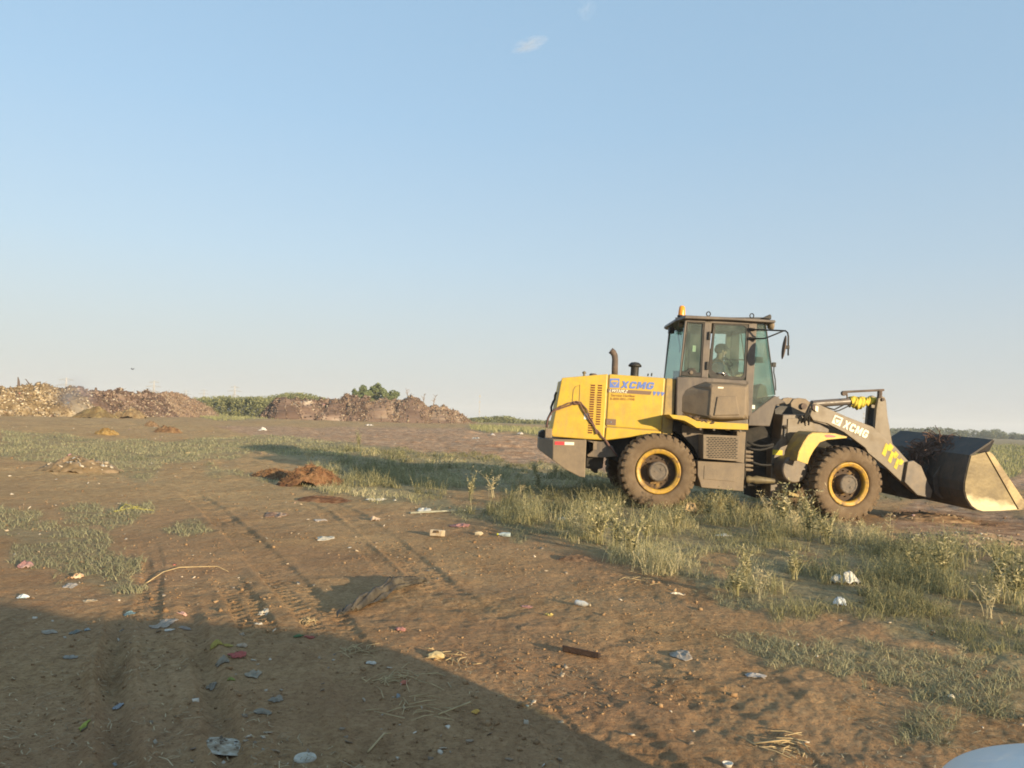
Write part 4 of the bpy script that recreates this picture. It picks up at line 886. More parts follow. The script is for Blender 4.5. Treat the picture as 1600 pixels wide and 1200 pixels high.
# --- engine hood: panels with real gaps over a dark core
S0, S1 = .5, 1.8
def hp(pts, s=S0): return pr(FR, 4, pts, s)
core = MB(FR); core.prism(hp([(310, 140), (760, 104), (1400, 145), (1380, 640), (1050, 690), (725, 730), (240, 695)]), S0 + .02, S1 - .02)
hood = core.build('engine_hood', M['yellow_dull'], loader)
def panel(name, pts, mtl, s0=S0, s1=S1, bev=.018, parent=hood, taper=None):
    m = MB(FR); q = hp(pts); 
    if taper: m.prism(q, s0, s0 + .25, None); 
    m = MB(FR); m.prism(q, s0, s1)
    return m.build(name, mtl, parent, bevel=bev, seg=3)
A = hp([(300, 128), (590, 104), (758, 90), (720, 744), (540, 735), (215, 710), (192, 690)])
A2 = hp([(345, 128), (590, 104), (758, 90), (720, 744), (540, 735), (290, 710), (262, 690)])
m = MB(FR); n = len(A)
m.add([(a, S0, b) for a, b in A] + [(a, S0 + .35, b) for a, b in A2] + [(a, S1 - .35, b) for a, b in A2] + [(a, S1, b) for a, b in A],
      [list(range(n))[::-1], list(range(3 * n, 4 * n))] + [(k * n + i, k * n + (i + 1) % n, (k + 1) * n + (i + 1) % n, (k + 1) * n + i) for k in range(3) for i in range(n)])
m.build('rear_hood_panel', M['yellow'], hood, bevel=.02, seg=3)
panel('side_door_panel', [(770, 91), (1322, 130), (1284, 650), (741, 608)], M['yellow'])
panel('front_hood_panel', [(1334, 131), (1430, 138), (1396, 692), (1292, 690), (1296, 650)], M['yellow_dull'])  # darker yellow than the panels beside it
panel('lower_fender_panel', [(740, 616), (1284, 658), (1282, 692), (1080, 704), (726, 746)], M['yellow'], S0 - .012, S1 + .012)
# vents
for (x0, y0, x1, y1, n_) in ((590, 203, 560, 670, 21), (660, 205, 638, 585, 17)):
    m = MB(FR); ml = MB(FR)
    for k in range(n_):
        t = k / (n_ - 1); x = x0 + (x1 - x0) * t; y = y0 + (y1 - y0) * t
        m.prism(hp([(x, y - 6), (x + 42, y - 5), (x + 41, y + 7), (x - 1, y + 6)], S0 - .003), S0 - .003, S0 + .004)
        ml.prism(hp([(x, y - 11), (x + 42, y - 10), (x + 42, y - 6), (x, y - 7)], S0), S0 - .016, S0 + .002)
    vs = m.build('vent_slots', M['slot'], hood); ml.build('vent_louvres', M['yellow'], vs)
m = MB(FR)  # moulded grip in the rear panel
grip = [pp(FR, 4, x, y, S0 - .004) for x, y in ((408, 360), (412, 300), (418, 250), (435, 218), (482, 196), (480, 270), (476, 365))]
m.tube(grip, .007, 6); m.build('hood_grip', M['yellow_dull'], hood)
m = MB(FR); m.prism(hp([(742, 530), (838, 538), (834, 598), (738, 590)], S0 - .006), S0 - .010, S0 + .004); lt = m.build('latch_plate', M['strip'], hood)
m = MB(FR); m.lathe([(0, -.016), (.015, -.016), (.015, 0)], pp(FR, 4, 787, 565, S0), 'y', 12); m.build('latch_button', M['chrome'], lt)
m = MB(FR); m.prism(hp([(760, 234), (1192, 262), (1176, 297), (754, 270)], S0 - .004), S0 - .004, S0 + .001); m.build('model_stripe', M['strip'], hood)
m = MB(FR); m.prism(hp([(522, 478), (562, 480), (558, 538), (520, 536)], S0 - .004), S0 - .004, S0 + .001); m.build('white_decal', M['white'], hood)
m = MB(FR); sq = hp([(778, 135), (872, 136), (868, 226), (774, 224)], S0 - .004); m.prism(sq, S0 - .004, S0 + .001); lg = m.build('hood_emblem', M['blue'], hood)
m = MB(FR)
m.prism(hp([(800, 152), (852, 153), (862, 165), (830, 210), (820, 210), (785, 165)], S0 - .006), S0 - .007, S0 - .003); m.build('emblem_ring', M['yellow'], lg)
m = MB(FR); m.prism(hp([(797, 170), (850, 171), (825, 204)], S0 - .009), S0 - .010, S0 - .006); m.build('emblem_triangle', M['blue'], lg)
glyphs('hood_lettering', M['blue'], hood, tmap(FR, 4, (880, 229), (1208, 243), (885, 160), S0 - .005), .05)
text_obj('model_lettering', 'LW330KZ', M['cream'], hood, tmap(FR, 4, (768, 270), (952, 280), (772, 240), S0 - .007), shear=.3, bold=.02)
text_obj('service_lettering', 'Service', M['brownink'], hood, tmap(FR, 4, (790, 312), (896, 316), (791, 287), S0 - .004), bold=.02)
text_obj('hotline_lettering', 'Hotline', M['brownink'], hood, tmap(FR, 4, (912, 316), (1024, 321), (913, 291), S0 - .004), bold=.02)
text_obj('number_lettering', '8-800-001-1998', M['brownink'], hood, tmap(FR, 4, (780, 346), (1022, 354), (782, 322), S0 - .004), bold=.02)
m = MB(FR)
for dx in (0, 40, 80):
    for q in ([(1202, 268), (1214, 258), (1222, 270), (1232, 262), (1236, 275), (1220, 296), (1212, 305), (1206, 290)],):
        m.prism(hp([(x + dx, y + dx * .07) for x, y in q], S0 - .004), S0 - .005, S0 + .001)
m.build('arrow_marks', M['blue'], hood)
for x_, t_ in ((1150, 88), (1186, 82)):
    m = MB(FR); m.tube([pp(FR, 4, x_, 112, 1.1), pp(FR, 4, x_ + 5, t_, 1.1)], .013, 8); m.build('hood_knob', M['rust'], hood)
m = MB(FR); m.lathe([(.02, -.05), (.02, .0), (.035, .005), (.035, .03), (.0, .05)], pp(FR, 4, 523, 88, .8), 'z', 12); m.build('clearance_lamp', M['oldbrass'], hood)
m = MB(FR); c_ = pp(FR, 4, 612, 100, .9); m.lathe([(.07, -.03), (.07, .01), (.05, .025), (.0, .025)], c_, 'z', 16); m.build('filler_cap', M['rust'], hood)
# exhaust, intake
m = MB(FR); pts = [pp(FR, 1, x, y, 1.15) for x, y in ((468, 425), (469, 370), (470, 340), (468, 318), (460, 302), (447, 292))]
m.tube(pts, [.055, .055, .053, .055, .056, .058], 14, caps=False); m.build('exhaust_pipe', M['rust'], loader, smooth=True, solid=.006)
m = MB(FR); c_ = pp(FR, 1, 571, 420, 1.15); top = pp(FR, 1, 571, 376, 1.15)[2] - c_[2]
m.lathe([(.075, -.02), (.075, top * .9), (.08, top)], c_, 'z', 20); itk = m.build('air_intake', M['black'], loader, smooth=True)
m = MB(FR); m.lathe([(.085, top - .01), (.122, top), (.118, top + .03), (.07, top + .075), (0, top + .085)], c_, 'z', 24); m.build('intake_cap', M['black'], itk, smooth=True)
# cable slung over the hood
def wob(pts, k=3, amp=.01):
    out = []
    for (a, b) in zip(pts[:-1], pts[1:]):
        for i in range(k):
            t = i / k; out.append(Vector(a).lerp(Vector(b), t) + Vector((random.uniform(-1, 1), random.uniform(-.3, 0), random.uniform(-1, 1))) * amp)
    out.append(Vector(pts[-1])); return out
for q in ([(150, 620), (180, 500), (215, 460), (300, 425), (420, 378), (480, 384), (530, 480), (590, 560), (640, 640), (730, 745), (850, 905)],
          [(215, 445), (300, 410), (400, 370), (490, 366), (545, 440), (580, 520), (625, 605), (640, 690), (655, 640), (720, 735), (845, 895)]):
    m = MB(FR); m.tube(wob([pp(FR, 4, x, y, S0 - .028) for x, y in q]), .0125, 6); m.build('slung_cable', M['rope'], loader, smooth=True)
m = MB(FR); m.tube([Vector(pp(FR, 4, 445, 375, S0 - .035)) + Vector((.05 * math.cos(t), -.01 * (t % 2), .02 * math.sin(t) * 1.2)) for t in np.linspace(0, 16, 40)], .011, 6); m.build('cable_knot', M['rope'], loader)
m = MB(FR); m.tube([pp(FR, 4, x, y, .78) for x, y in ((250, 270), (236, 300), (232, 340), (215, 370), (197, 420), (200, 460), (165, 530), (150, 620))], .02, 6); m.build('rear_hose', M['hose'], loader)

# --- cab
C0, C1 = .42, 1.92
def c3(pts, s=C0): return pr(FR, 3, pts, s)
cab = MB(FR)
body = c3([(215, 678), (460, 683), (690, 700), (862, 708), (850, 1120), (700, 1110), (208, 1040)])
cab.prism(body, C0, C1)
cabo = cab.build('cab', M['cabgrey'], loader, bevel=.02, seg=3)
m = MB(FR)   # lower front skirt
m.prism(c3([(862, 1010), (880, 1005), (1092, 845), (1195, 905), (1100, 935), (1048, 1122), (852, 1115)]), C0 + .02, C1 - .02); m.build('front_skirt', M['cabgrey'], cabo, bevel=.015)
def bar(polys, s0, s1, name='cab_pillar', mtl='cabgrey', bev=.008, par=None):
    m = MB(FR)
    for q in polys: m.prism(q, s0, s1)
    return m.build(name, M[mtl], par or cabo, bevel=bev)
B = c3([(463, 170), (528, 172), (492, 690), (434, 684)]); Cc = c3([(858, 195), (930, 200), (885, 1010), (862, 1030), (850, 1030), (830, 715)])
Rr = c3([(290, 165), (306, 166), (248, 672), (238, 672)]); Ff = c3([(1000, 190), (1012, 192), (1098, 838), (1088, 842)])
for s0, s1 in ((C0, C0 + .07), (C1 - .07, C1)):
    bar([B], s0, s1); bar([Cc], s0, s1); bar([Rr], s0, s0 + .05, 'rear_corner_pillar'); bar([Ff], s0 if s0 < 1 else s1 - .02, s0 + .02 if s0 < 1 else s1, 'front_corner_pillar', 'black')
    bar([c3([(285, 150), (1010, 180), (1012, 205), (925, 203), (860, 212), (528, 200), (460, 192), (290, 186)])], s0, s1, 'top_rail')
# black inner window frames
bar([c3([(306, 180), (463, 190), (434, 680), (420, 676), (446, 205), (318, 196), (262, 640), (250, 668)])], C0 + .01, C0 + .04, 'window_seal', 'black')
bar([c3([(250, 668), (262, 630), (300, 628), (325, 600), (375, 600), (395, 640), (426, 640), (434, 680)])], C0 + .01, C0 + .04, 'window_seal', 'black')
bar([c3([(326, 195), (446, 203), (420, 640), (372, 640), (350, 610), (300, 640)])], C0 + .10, C0 + .12, 'inner_side_panel', 'interior') if False else None
# far side solid pillar panels that show as dark through the glass
m = MB(FR)
far = C1 - .03
for q in ([(330, 150), (470, 190), (445, 690), (300, 690)], [(700, 150), (775, 190), (755, 700), (680, 700)]):
    m.prism(c3(q, far), far - .05, far)
m.prism(c3([(200, 150), (1000, 150), (1000, 275), (200, 262)], far), far - .05, far)
m.prism(c3([(180, 625), (850, 640), (850, 720), (180, 690)], far), far - .05, far)
m.build('far_side_lining', M['interior'], cabo, bevel=.005)
# door
door = MB(FR); outer = c3([(532, 196), (862, 212), (833, 704), (492, 690)]); inner = c3([(560, 225), (575, 212), (815, 222), (838, 240), (815, 650), (795, 680), (680, 672), (660, 640), (560, 640), (528, 615)])
def ringprism(mb, o_, i_, s0, s1):
    k = len(i_)
    # resample the outer to match the inner count by nearest angle
    ca = sum(p[0] for p in i_) / k; cb = sum(p[1] for p in i_) / k
    op = []
    for p in i_:
        d = (p[0] - ca, p[1] - cb); best = None
        for j in range(len(o_)):
            x1, y1 = o_[j]; x2, y2 = o_[(j + 1) % len(o_)]
            den = d[0] * (y2 - y1) - d[1] * (x2 - x1)
            if abs(den) < 1e-9: continue
            t = ((x1 - ca) * (y2 - y1) - (y1 - cb) * (x2 - x1)) / den
            u = ((x1 - ca) * d[1] - (y1 - cb) * d[0]) / den
            if t > 0 and -1e-6 <= u <= 1 + 1e-6 and (best is None or t < best): best = t
        t = best or 1; op.append((ca + d[0] * t, cb + d[1] * t))
    for j in range(k):
        j2 = (j + 1) % k
        mb.prism([op[j], op[j2], i_[j2], i_[j]], s0, s1)
ringprism(door, outer, inner, C0 + .012, C0 + .045)
dr = door.build('door', M['black'], cabo)
m = MB(FR); m.prism(inner, C0 + .024, C0 + .030); m.build('door_window', M['glass'], dr)
m = MB(FR); m.tube([pp(FR, 3, x, y, C0 - .01) for x, y in ((585, 648), (620, 644), (648, 660))], .014, 8); m.lathe([(.028, -.01), (.028, .02), (0, -.02)], pp(FR, 3, 643, 656, C0), 'y', 12); m.build('door_handle', M['chrome'], dr, smooth=True)
m = MB(FR); m.lathe([(0, -.014), (.028, -.012), (.036, .0), (.036, .02)], pp(FR, 3, 342, 640, C0), 'y', 16); m.build('window_latch', M['hub'], cabo)
for (x, y) in ((508, 310), (489, 578)):
    m = MB(FR); m.prism(c3([(x - 10, y - 36), (x + 10, y - 35), (x + 6, y + 38), (x - 14, y + 36)], C0 - .02), C0 - .035, C0 + .01); m.build('door_hinge', M['black'], cabo, bevel=.006)
# glass panes
for s_ in (C0 + .03, C1 - .02):
    m = MB(FR); m.prism(c3([(300, 170), (466, 176), (438, 684), (242, 676)], C0), s_, s_ + .006); m.build('side_window', M['glass'], cabo)
    m = MB(FR); m.prism(c3([(925, 190), (1006, 195), (1092, 840), (884, 1008)], C0), s_, s_ + .006); m.build('corner_window', M['glass'], cabo)
def quadpane(name, p0, p1, mtl='glass', th=.006):
    (a0, b0), (a1, b1) = p0, p1
    m = MB(FR); m.prism([(a0, b0), (a1, b1), (a1 + th, b1), (a0 + th, b0)], C0 + .05, C1 - .05); return m.build(name, M[mtl], cabo)
quadpane('rear_window', P(MR, 3, 241, 674, C0), P(MR, 3, 300, 172, C0))
quadpane('windshield', P(MR, 3, 1090, 838, C0), P(MR, 3, 1004, 195, C0))
m = MB(FR); m.tube([pp(FR, 3, x, y, 1.1) for x, y in ((232, 235), (228, 330), (245, 400), (238, 460))], .012, 6); m.tube([pp(FR, 3, 236, 250, 1.05), pp(FR, 3, 260, 340, 1.05)], .008, 6); m.build('rear_wiper', M['black'], cabo)
m = MB(FR); q = [pp(FR, 3, x, y, .9) for x, y in ((1082, 575), (1080, 640), (1092, 700), (1098, 800))]; m.tube(q, .011, 6); m.box(q[0][0] - .03, q[0][0] + .03, .88, .95, q[0][2] - .03, q[0][2] + .05); m.build('front_wiper', M['black'], cabo)
# roof
m = MB(FR)
rt = c3([(292, 128), (700, 147), (1092, 172), (1098, 180), (1095, 196), (700, 172), (285, 156)], C0 - .10)
rt2 = c3([(292, 128), (700, 147), (1092, 172), (1098, 180), (1095, 196), (700, 172), (285, 156)], C0 - .10)
ce = []
for (a, b) in rt2: ce.append((a, b))
am = min(p[0] for p in ce); 
mid = [((a - .10, b - .02) if a < am + .1 else (a, b)) for a, b in ce]
n = len(rt)
m.add([(a, C0 - .10, b) for a, b in rt] + [(a, C0 + .22, b) for a, b in mid] + [(a, C1 - .22, b) for a, b in mid] + [(a, C1 + .10, b) for a, b in rt],
      [list(range(n))[::-1], list(range(3 * n, 4 * n))] + [(k * n + i, k * n + (i + 1) % n, (k + 1) * n + (i + 1) % n, (k + 1) * n + i) for k in range(3) for i in range(n)])
roof = m.build('roof', M['cabgrey'], cabo, bevel=.012)
c_ = pp(FR, 3, 256, 146, .62)
m = MB(FR); m.lathe([(.03, -.06), (.03, .0), (.075, .0), (.075, .03)], c_, 'z', 20); bb = m.build('beacon_base', M['black'], roof)
hgt = pp(FR, 3, 258, 45, .62)[2] - c_[2]
m = MB(FR); m.lathe([(.062, .03), (.058, hgt * .55), (.05, hgt * .9), (.03, hgt), (0, hgt)], c_, 'z', 20); m.build('beacon_lamp', M['orange'], bb, smooth=True)
for (x, y) in ((497, 118), (884, 134)):
    m = MB(FR); c_ = Vector(pp(FR, 3, x, y, .62)); m.tube([c_ + Vector((.035 * math.cos(t), 0, .04 * math.sin(t))) for t in np.linspace(-1.9, 5.0, 14)], .010, 6); m.build('lifting_eye', M['black'], roof)
m = MB(FR); m.prism(c3([(965, 158), (1042, 122), (1052, 140), (1050, 168)], .7), .65, .85); m.build('front_roof_lamp', M['black'], roof, bevel=.008)
m = MB(FR); c_ = pp(FR, 3, 1050, 222, .55); m.lathe([(0, -.05), (.06, -.04), (.075, .02), (.07, .05), (0, .05)], c_, 'x', 16); m.tube([pp(FR, 3, 1050, 190, .55), c_], .012, 6); m.build('front_lamp', M['grey_dust'], roof, smooth=True)
m = MB(FR); m.prism(c3([(932, 188), (1020, 193), (1010, 248), (950, 245)], .5), .5, 1.0); m.build('lamp_housing', M['black'], roof)
c_ = pp(FR, 3, 165, 265, 1.3); m = MB(FR); m.box(c_[0] - .05, c_[0] + .05, 1.24, 1.36, c_[2] - .055, c_[2] + .055); m.tube([c_, pp(FR, 3, 178, 222, 1.3), pp(FR, 3, 215, 205, 1.3)], .012, 6); m.build('rear_work_lamp', M['black'], roof, bevel=.008)
m = MB(FR); m.lathe([(0, -.03), (.05, -.02), (.06, .03), (.05, .06), (0, .06)], pp(FR, 3, 246, 210, .75), 'x', 14); m.build('rear_round_lamp', M['grey_dust'], roof, smooth=True)
# mirror
m = MB(FR); m.tube([pp(FR, 3, 875, 258, C0 - .02), pp(FR, 3, 940, 258, .3), pp(FR, 3, 1100, 264, .1), pp(FR, 3, 1185, 268, .02), pp(FR, 3, 1204, 285, .0), pp(FR, 3, 1210, 320, .0), pp(FR, 3, 1208, 488, .0)], .014, 8)
m.tube([pp(FR, 3, 875, 340, C0 - .02), pp(FR, 3, 1000, 336, .25), pp(FR, 3, 1165, 270, .04)], .013, 8)
m.box(*(lambda q: (q[0] - .03, q[0] + .06))(pp(FR, 3, 875, 258, C0)), C0 - .03, C0 + .02, *(lambda q: (q[2] - .02, q[2] + .03))(pp(FR, 3, 875, 258, C0)))
m.box(*(lambda q: (q[0] - .03, q[0] + .06))(pp(FR, 3, 875, 340, C0)), C0 - .03, C0 + .02, *(lambda q: (q[2] - .02, q[2] + .03))(pp(FR, 3, 875, 340, C0)))
mir = m.build('mirror_arm', M['black'], cabo, smooth=True)
def ellipsoid(mb, c, r, Mx=None, nu=24, nv=14):
    o = len(mb.v); V = []
    for i in range(nv + 1):
        ph = math.pi * i / nv
        for k in range(nu):
            t = 2 * math.pi * k / nu; p = Vector((r[0] * math.sin(ph) * math.cos(t), r[1] * math.sin(ph) * math.sin(t), r[2] * math.cos(ph)))
            if Mx: p = Mx @ p
            V.append(tuple(Vector(c) + p))
    mb.add(V, [(i * nu + k, i * nu + (k + 1) % nu, (i + 1) * nu + (k + 1) % nu, (i + 1) * nu + k) for i in range(nv) for k in range(nu)]); return mb
m = MB(FR); ellipsoid(m, pp(FR, 3, 1171, 415, .0), (.028, .10, .205), Matrix.Rotation(R(6), 3, 'Y') @ Matrix.Rotation(R(-8), 3, 'Z')); m.build('mirror_shell', M['rust'], mir, smooth=True)
c_ = pp(FR, 3, 1208, 415, 0); m = MB(FR); m.box(c_[0] - .07, c_[0] + .02, -.02, .02, c_[2] - .03, c_[2] + .03); m.build('mirror_clamp', M['black'], mir, bevel=.006)
m = MB(FR); m.prism(c3([(878, 928), (916, 932), (914, 966), (876, 962)], C0 - .002), C0 + .022, C0 + .028); m.build('window_sticker', M['white'], cabo)
m = MB(FR); m.prism(c3([(358, 398), (388, 400), (384, 455), (354, 453)], C0 + .10), C0 + .10, C0 + .105); m.build('paper_label', M['cream'], cabo)
# interior: lining behind the rear side window, seat, steering column, console
m = MB(FR); m.prism(c3([(335, 210), (450, 210), (425, 640), (318, 640)], .95), .95, 1.0); m.build('cab_inner_panel', M['interior'], cabo, bevel=.01)
m = MB(FR)
sc_ = Vector(pp(FR, 3, 570, 640, 1.15))
m.box(sc_.x - .25, sc_.x + .28, .92, 1.40, sc_.z - .16, sc_.z - .03); m.box(sc_.x - .28, sc_.x - .17, .92, 1.40, sc_.z - .08, sc_.z + .42)
m.build('driver_seat', M['black'], cabo, bevel=.04)
st = Vector(pp(FR, 3, 665, 545, 1.15))
m = MB(FR); m.tube([st + Vector((.03 * math.cos(t) * 2.5, .20 * math.sin(t), -.06 * math.cos(t) * 1.2)) for t in np.linspace(0, 2 * math.pi, 25)], .014, 6); m.tube([st, st + Vector((.22, 0, -.45))], .035, 8); m.build('steering_wheel', M['black'], cabo)
m = MB(FR); m.prism(c3([(890, 880), (905, 790), (935, 740), (985, 770), (1000, 860)], 1.15), .95, 1.4); m.prism(c3([(885, 880), (1050, 860), (880, 1000)], 1.15), .6, 1.75); m.build('dashboard', M['grey'], cabo, bevel=.02)
m = MB(FR); m.prism(c3([(912, 500), (975, 505), (978, 555), (910, 555)], 1.6), 1.55, 1.6); m.build('sun_visor', M['interior'], cabo)
m = MB(FR); m.tube([pp(FR, 3, 590, 520, C1 - .1), pp(FR, 3, 820, 527, C1 - .1)], .012, 6); m.build('grab_rail', M['black'], cabo)
# moulded side tank
m = MB(FR)
b0 = c3([(258, 985), (262, 860), (290, 800), (350, 765), (470, 722), (700, 730), (852, 745), (858, 900), (852, 1060), (700, 1075), (420, 1065), (290, 1030)], C0)
b1 = c3([(490, 1030), (500, 900), (508, 800), (505, 765), (520, 742), (700, 748), (838, 762), (850, 800), (838, 1030), (810, 1052), (620, 1056), (510, 1050)], .12)
b2 = c3([(505, 1010), (515, 900), (522, 810), (522, 785), (540, 762), (700, 765), (820, 778), (832, 800), (822, 1015), (800, 1038), (620, 1040), (525, 1032)], .09)
n = len(b0)
m.add([(a, C0, b) for a, b in b0] + [(a, .12, b) for a, b in b1] + [(a, .09, b) for a, b in b2],
      [list(range(2 * n, 3 * n))] + [(k * n + i, k * n + (i + 1) % n, (k + 1) * n + (i + 1) % n, (k + 1) * n + i) for k in range(2) for i in range(n)])
tk = m.build('side_tank', M['grey_dust'], loader, bevel=.012, seg=3)
m = MB(FR); m.prism(c3([(575, 855), (745, 850), (775, 1020), (545, 1025)], .08), .066, .095); m.build('tank_moulding', M['grey_dust'], tk, bevel=.014, seg=3)
m = MB(FR); m.prism(c3([(582, 767), (631, 770), (629, 783), (580, 781)], .085), .083, .09); m.build('tank_label', M['cream'], tk)
# yellow step deck
m = MB(FR); m.prism(c3([(142, 1014), (300, 1028), (345, 1048), (392, 1072), (852, 1098), (852, 1152), (640, 1146), (392, 1135), (345, 1105), (280, 1070), (182, 1052)], .0), .0, .58); dk = m.build('step_deck', M['yellow'], loader, bevel=.006)
m = MB(FR)
for x, y in ((425, 1145), (545, 1150), (780, 1165)): m.lathe([(0, -.02), (.02, -.02), (.02, .02)], pp(FR, 3, x, y, .03), 'y', 8)
m.build('deck_bolts', M['hub'], dk)
m = MB(FR)
for i in range(90):
    x = random.gauss(440, 70); y = 1040 + (x - 340) * .28 + random.uniform(-10, 14)
    a, s_, b = pp(FR, 3, x, y, random.uniform(.02, .1)); r_ = random.uniform(.012, .035)
    ellipsoid(m, (a, s_, b), (r_ * 1.8, r_, r_ * .7), Matrix.Rotation(random.uniform(-.6, .6), 3, 'Y'), 7, 5)
o = m.build('mud_clods', M['rimdirt'], None, frame=Matrix.Translation(base) @ FR); tag(o, 'dry mud and root clods lying on the yellow step deck of the loader', 'mud', kind='thing')
# below the deck: recess, battery box with grille, step box
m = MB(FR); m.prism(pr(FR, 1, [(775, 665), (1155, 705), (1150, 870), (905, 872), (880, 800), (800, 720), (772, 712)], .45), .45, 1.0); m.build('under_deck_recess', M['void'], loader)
m = MB(FR); m.prism(pr(FR, 1, [(822, 680), (930, 700), (925, 880), (885, 800), (820, 730)], .40), .40, .46); m.build('recess_plate', M['grey'], loader, bevel=.005)
m = MB(FR); m.prism(pr(FR, 1, [(1105, 712), (1152, 716), (1142, 880), (1098, 872)], .20), .2, .6); m.prism(pr(FR, 1, [(900, 868), (1146, 880), (1138, 1026), (920, 1006), (900, 940)], .10), .10, .75)
sb = m.build('step_box', M['grey_dust'], loader, bevel=.01)
m = MB(FR); m.prism(pr(FR, 1, [(935, 892), (1098, 902), (1094, 975), (932, 962)], .09), .092, .10); m.build('step_box_lid', M['grey_dust'], sb, bevel=.004)
bx = [(930, 730), (1122, 737), (1106, 870), (930, 856)]
m = MB(FR); m.prism(pr(FR, 1, bx, .04), .05, .45); bb = m.build('battery_box', M['grey_dust'], loader, bevel=.008)
m = MB(FR)
for r_ in range(12):
    for c_ in range(9):
        x = 948 + c_ * 17.5 + (r_ % 2) * 8; y = 745 + r_ * 9.3 + c_ * .7
        if x > 1105 - r_ * .3: continue
        m.prism(pr(FR, 1, [(x, y - 2.6), (x + 12, y - 2.2), (x + 12, y + 2.6), (x, y + 2.4)], .045), .043, .052)
m.build('grille_holes', M['void'], bb)
m = MB(FR)   # hose fittings at the front edge
for y in (820, 842, 862, 890, 912): m.lathe([(.028, 0), (.028, .09), (.018, .09), (.018, .13)], pp(FR, 1, 1148, y, .22), 'x', 10)
m.build('hose_fittings', M['grey_dust'], loader)
m = MB(FR); c_ = pp(FR, 1, 1150, 962, .4); m.lathe([(.05, 0), (.07, .05), (.05, .12), (.075, .18), (.06, .3), (.04, .5)], c_, 'x', 14); m.build('drive_shaft', M['oldbrass'], loader, smooth=True)
for i, (y0, y1) in enumerate(((770, 780), (800, 790), (860, 885))):
    m = MB(FR); p0 = Vector(pp(FR, 1, 1160, y0, .45)); p1 = Vector(pp(FR, 1, 1295, y1, .55)); mid_ = (p0 + p1) / 2 + Vector((0, 0, -.05)); m.tube([p0, p0.lerp(mid_, .5) + Vector((0, 0, -.01)), mid_, mid_.lerp(p1, .5) + Vector((0, 0, -.01)), p1], .02, 8); m.build('hydraulic_hose', M['hose'], loader, smooth=True)

# --- front frame
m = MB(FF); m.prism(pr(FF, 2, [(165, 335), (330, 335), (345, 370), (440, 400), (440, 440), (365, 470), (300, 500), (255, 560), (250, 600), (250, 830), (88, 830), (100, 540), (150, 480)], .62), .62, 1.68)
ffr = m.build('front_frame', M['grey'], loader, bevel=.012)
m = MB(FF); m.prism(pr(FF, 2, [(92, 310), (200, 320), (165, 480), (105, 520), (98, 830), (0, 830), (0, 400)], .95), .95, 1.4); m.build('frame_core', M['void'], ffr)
m = MB(FF); m.prism(pr(FF, 2, [(195, 360), (330, 350), (370, 445), (300, 455), (190, 500)], .60), .60, .63); m.build('frame_side_plate', M['armgrey'], ffr, bevel=.005)
m = MB(FF); m.prism(pr(FF, 2, [(350, 400), (435, 400), (440, 450), (560, 480), (660, 545), (400, 560), (340, 520)], .9), .9, 1.4); m.build('front_crossmember', M['void'], ffr)
m = MB(FF); m.tube([pp(FF, 2, 178, 405, .60), pp(FF, 2, 174, 465, .60)], .018, 8); m.tube([pp(FF, 2, 180, 400, .58), pp(FF, 2, 180, 415, .60)], .03, 8); m.build('locking_pin', M['chrome'], ffr)
m = MB(FF); m.lathe([(0, -.02), (.03, -.02), (.03, .02)], pp(FF, 2, 218, 488, .58), 'y', 12); m.build('frame_bolt', M['chrome'], ffr)
m = MB(FF); m.prism(pr(FF, 2, [(106, 543), (164, 547), (162, 577), (104, 573)], .61), .612, .618); m.build('yellow_label', M['cloth'], ffr)
m = MB(FF); m.prism(pr(FF, 2, [(180, 547), (250, 553), (240, 580), (178, 575)], .61), .612, .618); m.build('yellow_label', M['cloth'], ffr)
m = MB(FF); m.lathe([(0, .0), (.215, .0), (.235, .02), (.235, .08), (.22, .10), (.22, .35)], pp(FF, 2, 238, 662, .25), 'y', 32); m.build('brake_drum', M['grey'], ffr, smooth=False, bevel=.004)
m = MB(FF); m.prism(pr(FF, 2, [(205, 795), (262, 810), (258, 826), (200, 812)], .2), .2, .5); m.build('yellow_step', M['yellow_dull'], ffr)
m = MB(FF)
for i in range(7):
    m.tube([Vector(pp(FF, 2, 330 + random.uniform(-12, 25), 270 + random.uniform(-10, 20), .55)), Vector(pp(FF, 2, 315 + random.uniform(-25, 20), 330 + random.uniform(-15, 15), .48)), Vector(pp(FF, 2, 280 + random.uniform(-20, 50), 380 + random.uniform(-20, 20), .55))], .014, 6)
m.build('arm_hoses', M['hose'], ffr, smooth=True)
# tilt cylinder mount (rounded head)
c_ = Vector(pp(FF, 2, 270, 290, 1.0))
for s0, s1, mtl in ((.93, .99, 'grey_dust'), (1.31, 1.37, 'grey_dust')):
    m = MB(FF); m.prism(pr(FF, 2, [(205, 330), (200, 265), (218, 240), (250, 235), (290, 240), (316, 262), (320, 300), (310, 340), (260, 345)], 1.0), s0, s1); m.build('tilt_mount', M[mtl], ffr, bevel=.01)
m = MB(FF); m.tube([(c_.x, .88, c_.z + .02), (c_.x, 1.42, c_.z + .02)], .055, 16); m.build('tilt_pin', M['rust'], ffr)
m = MB(FF); m.prism(pr(FF, 2, [(100, 300), (130, 280), (200, 285), (210, 340), (150, 345), (100, 330)], 1.0), .9, 1.5); m.build('valve_block', M['black'], ffr, bevel=.01)
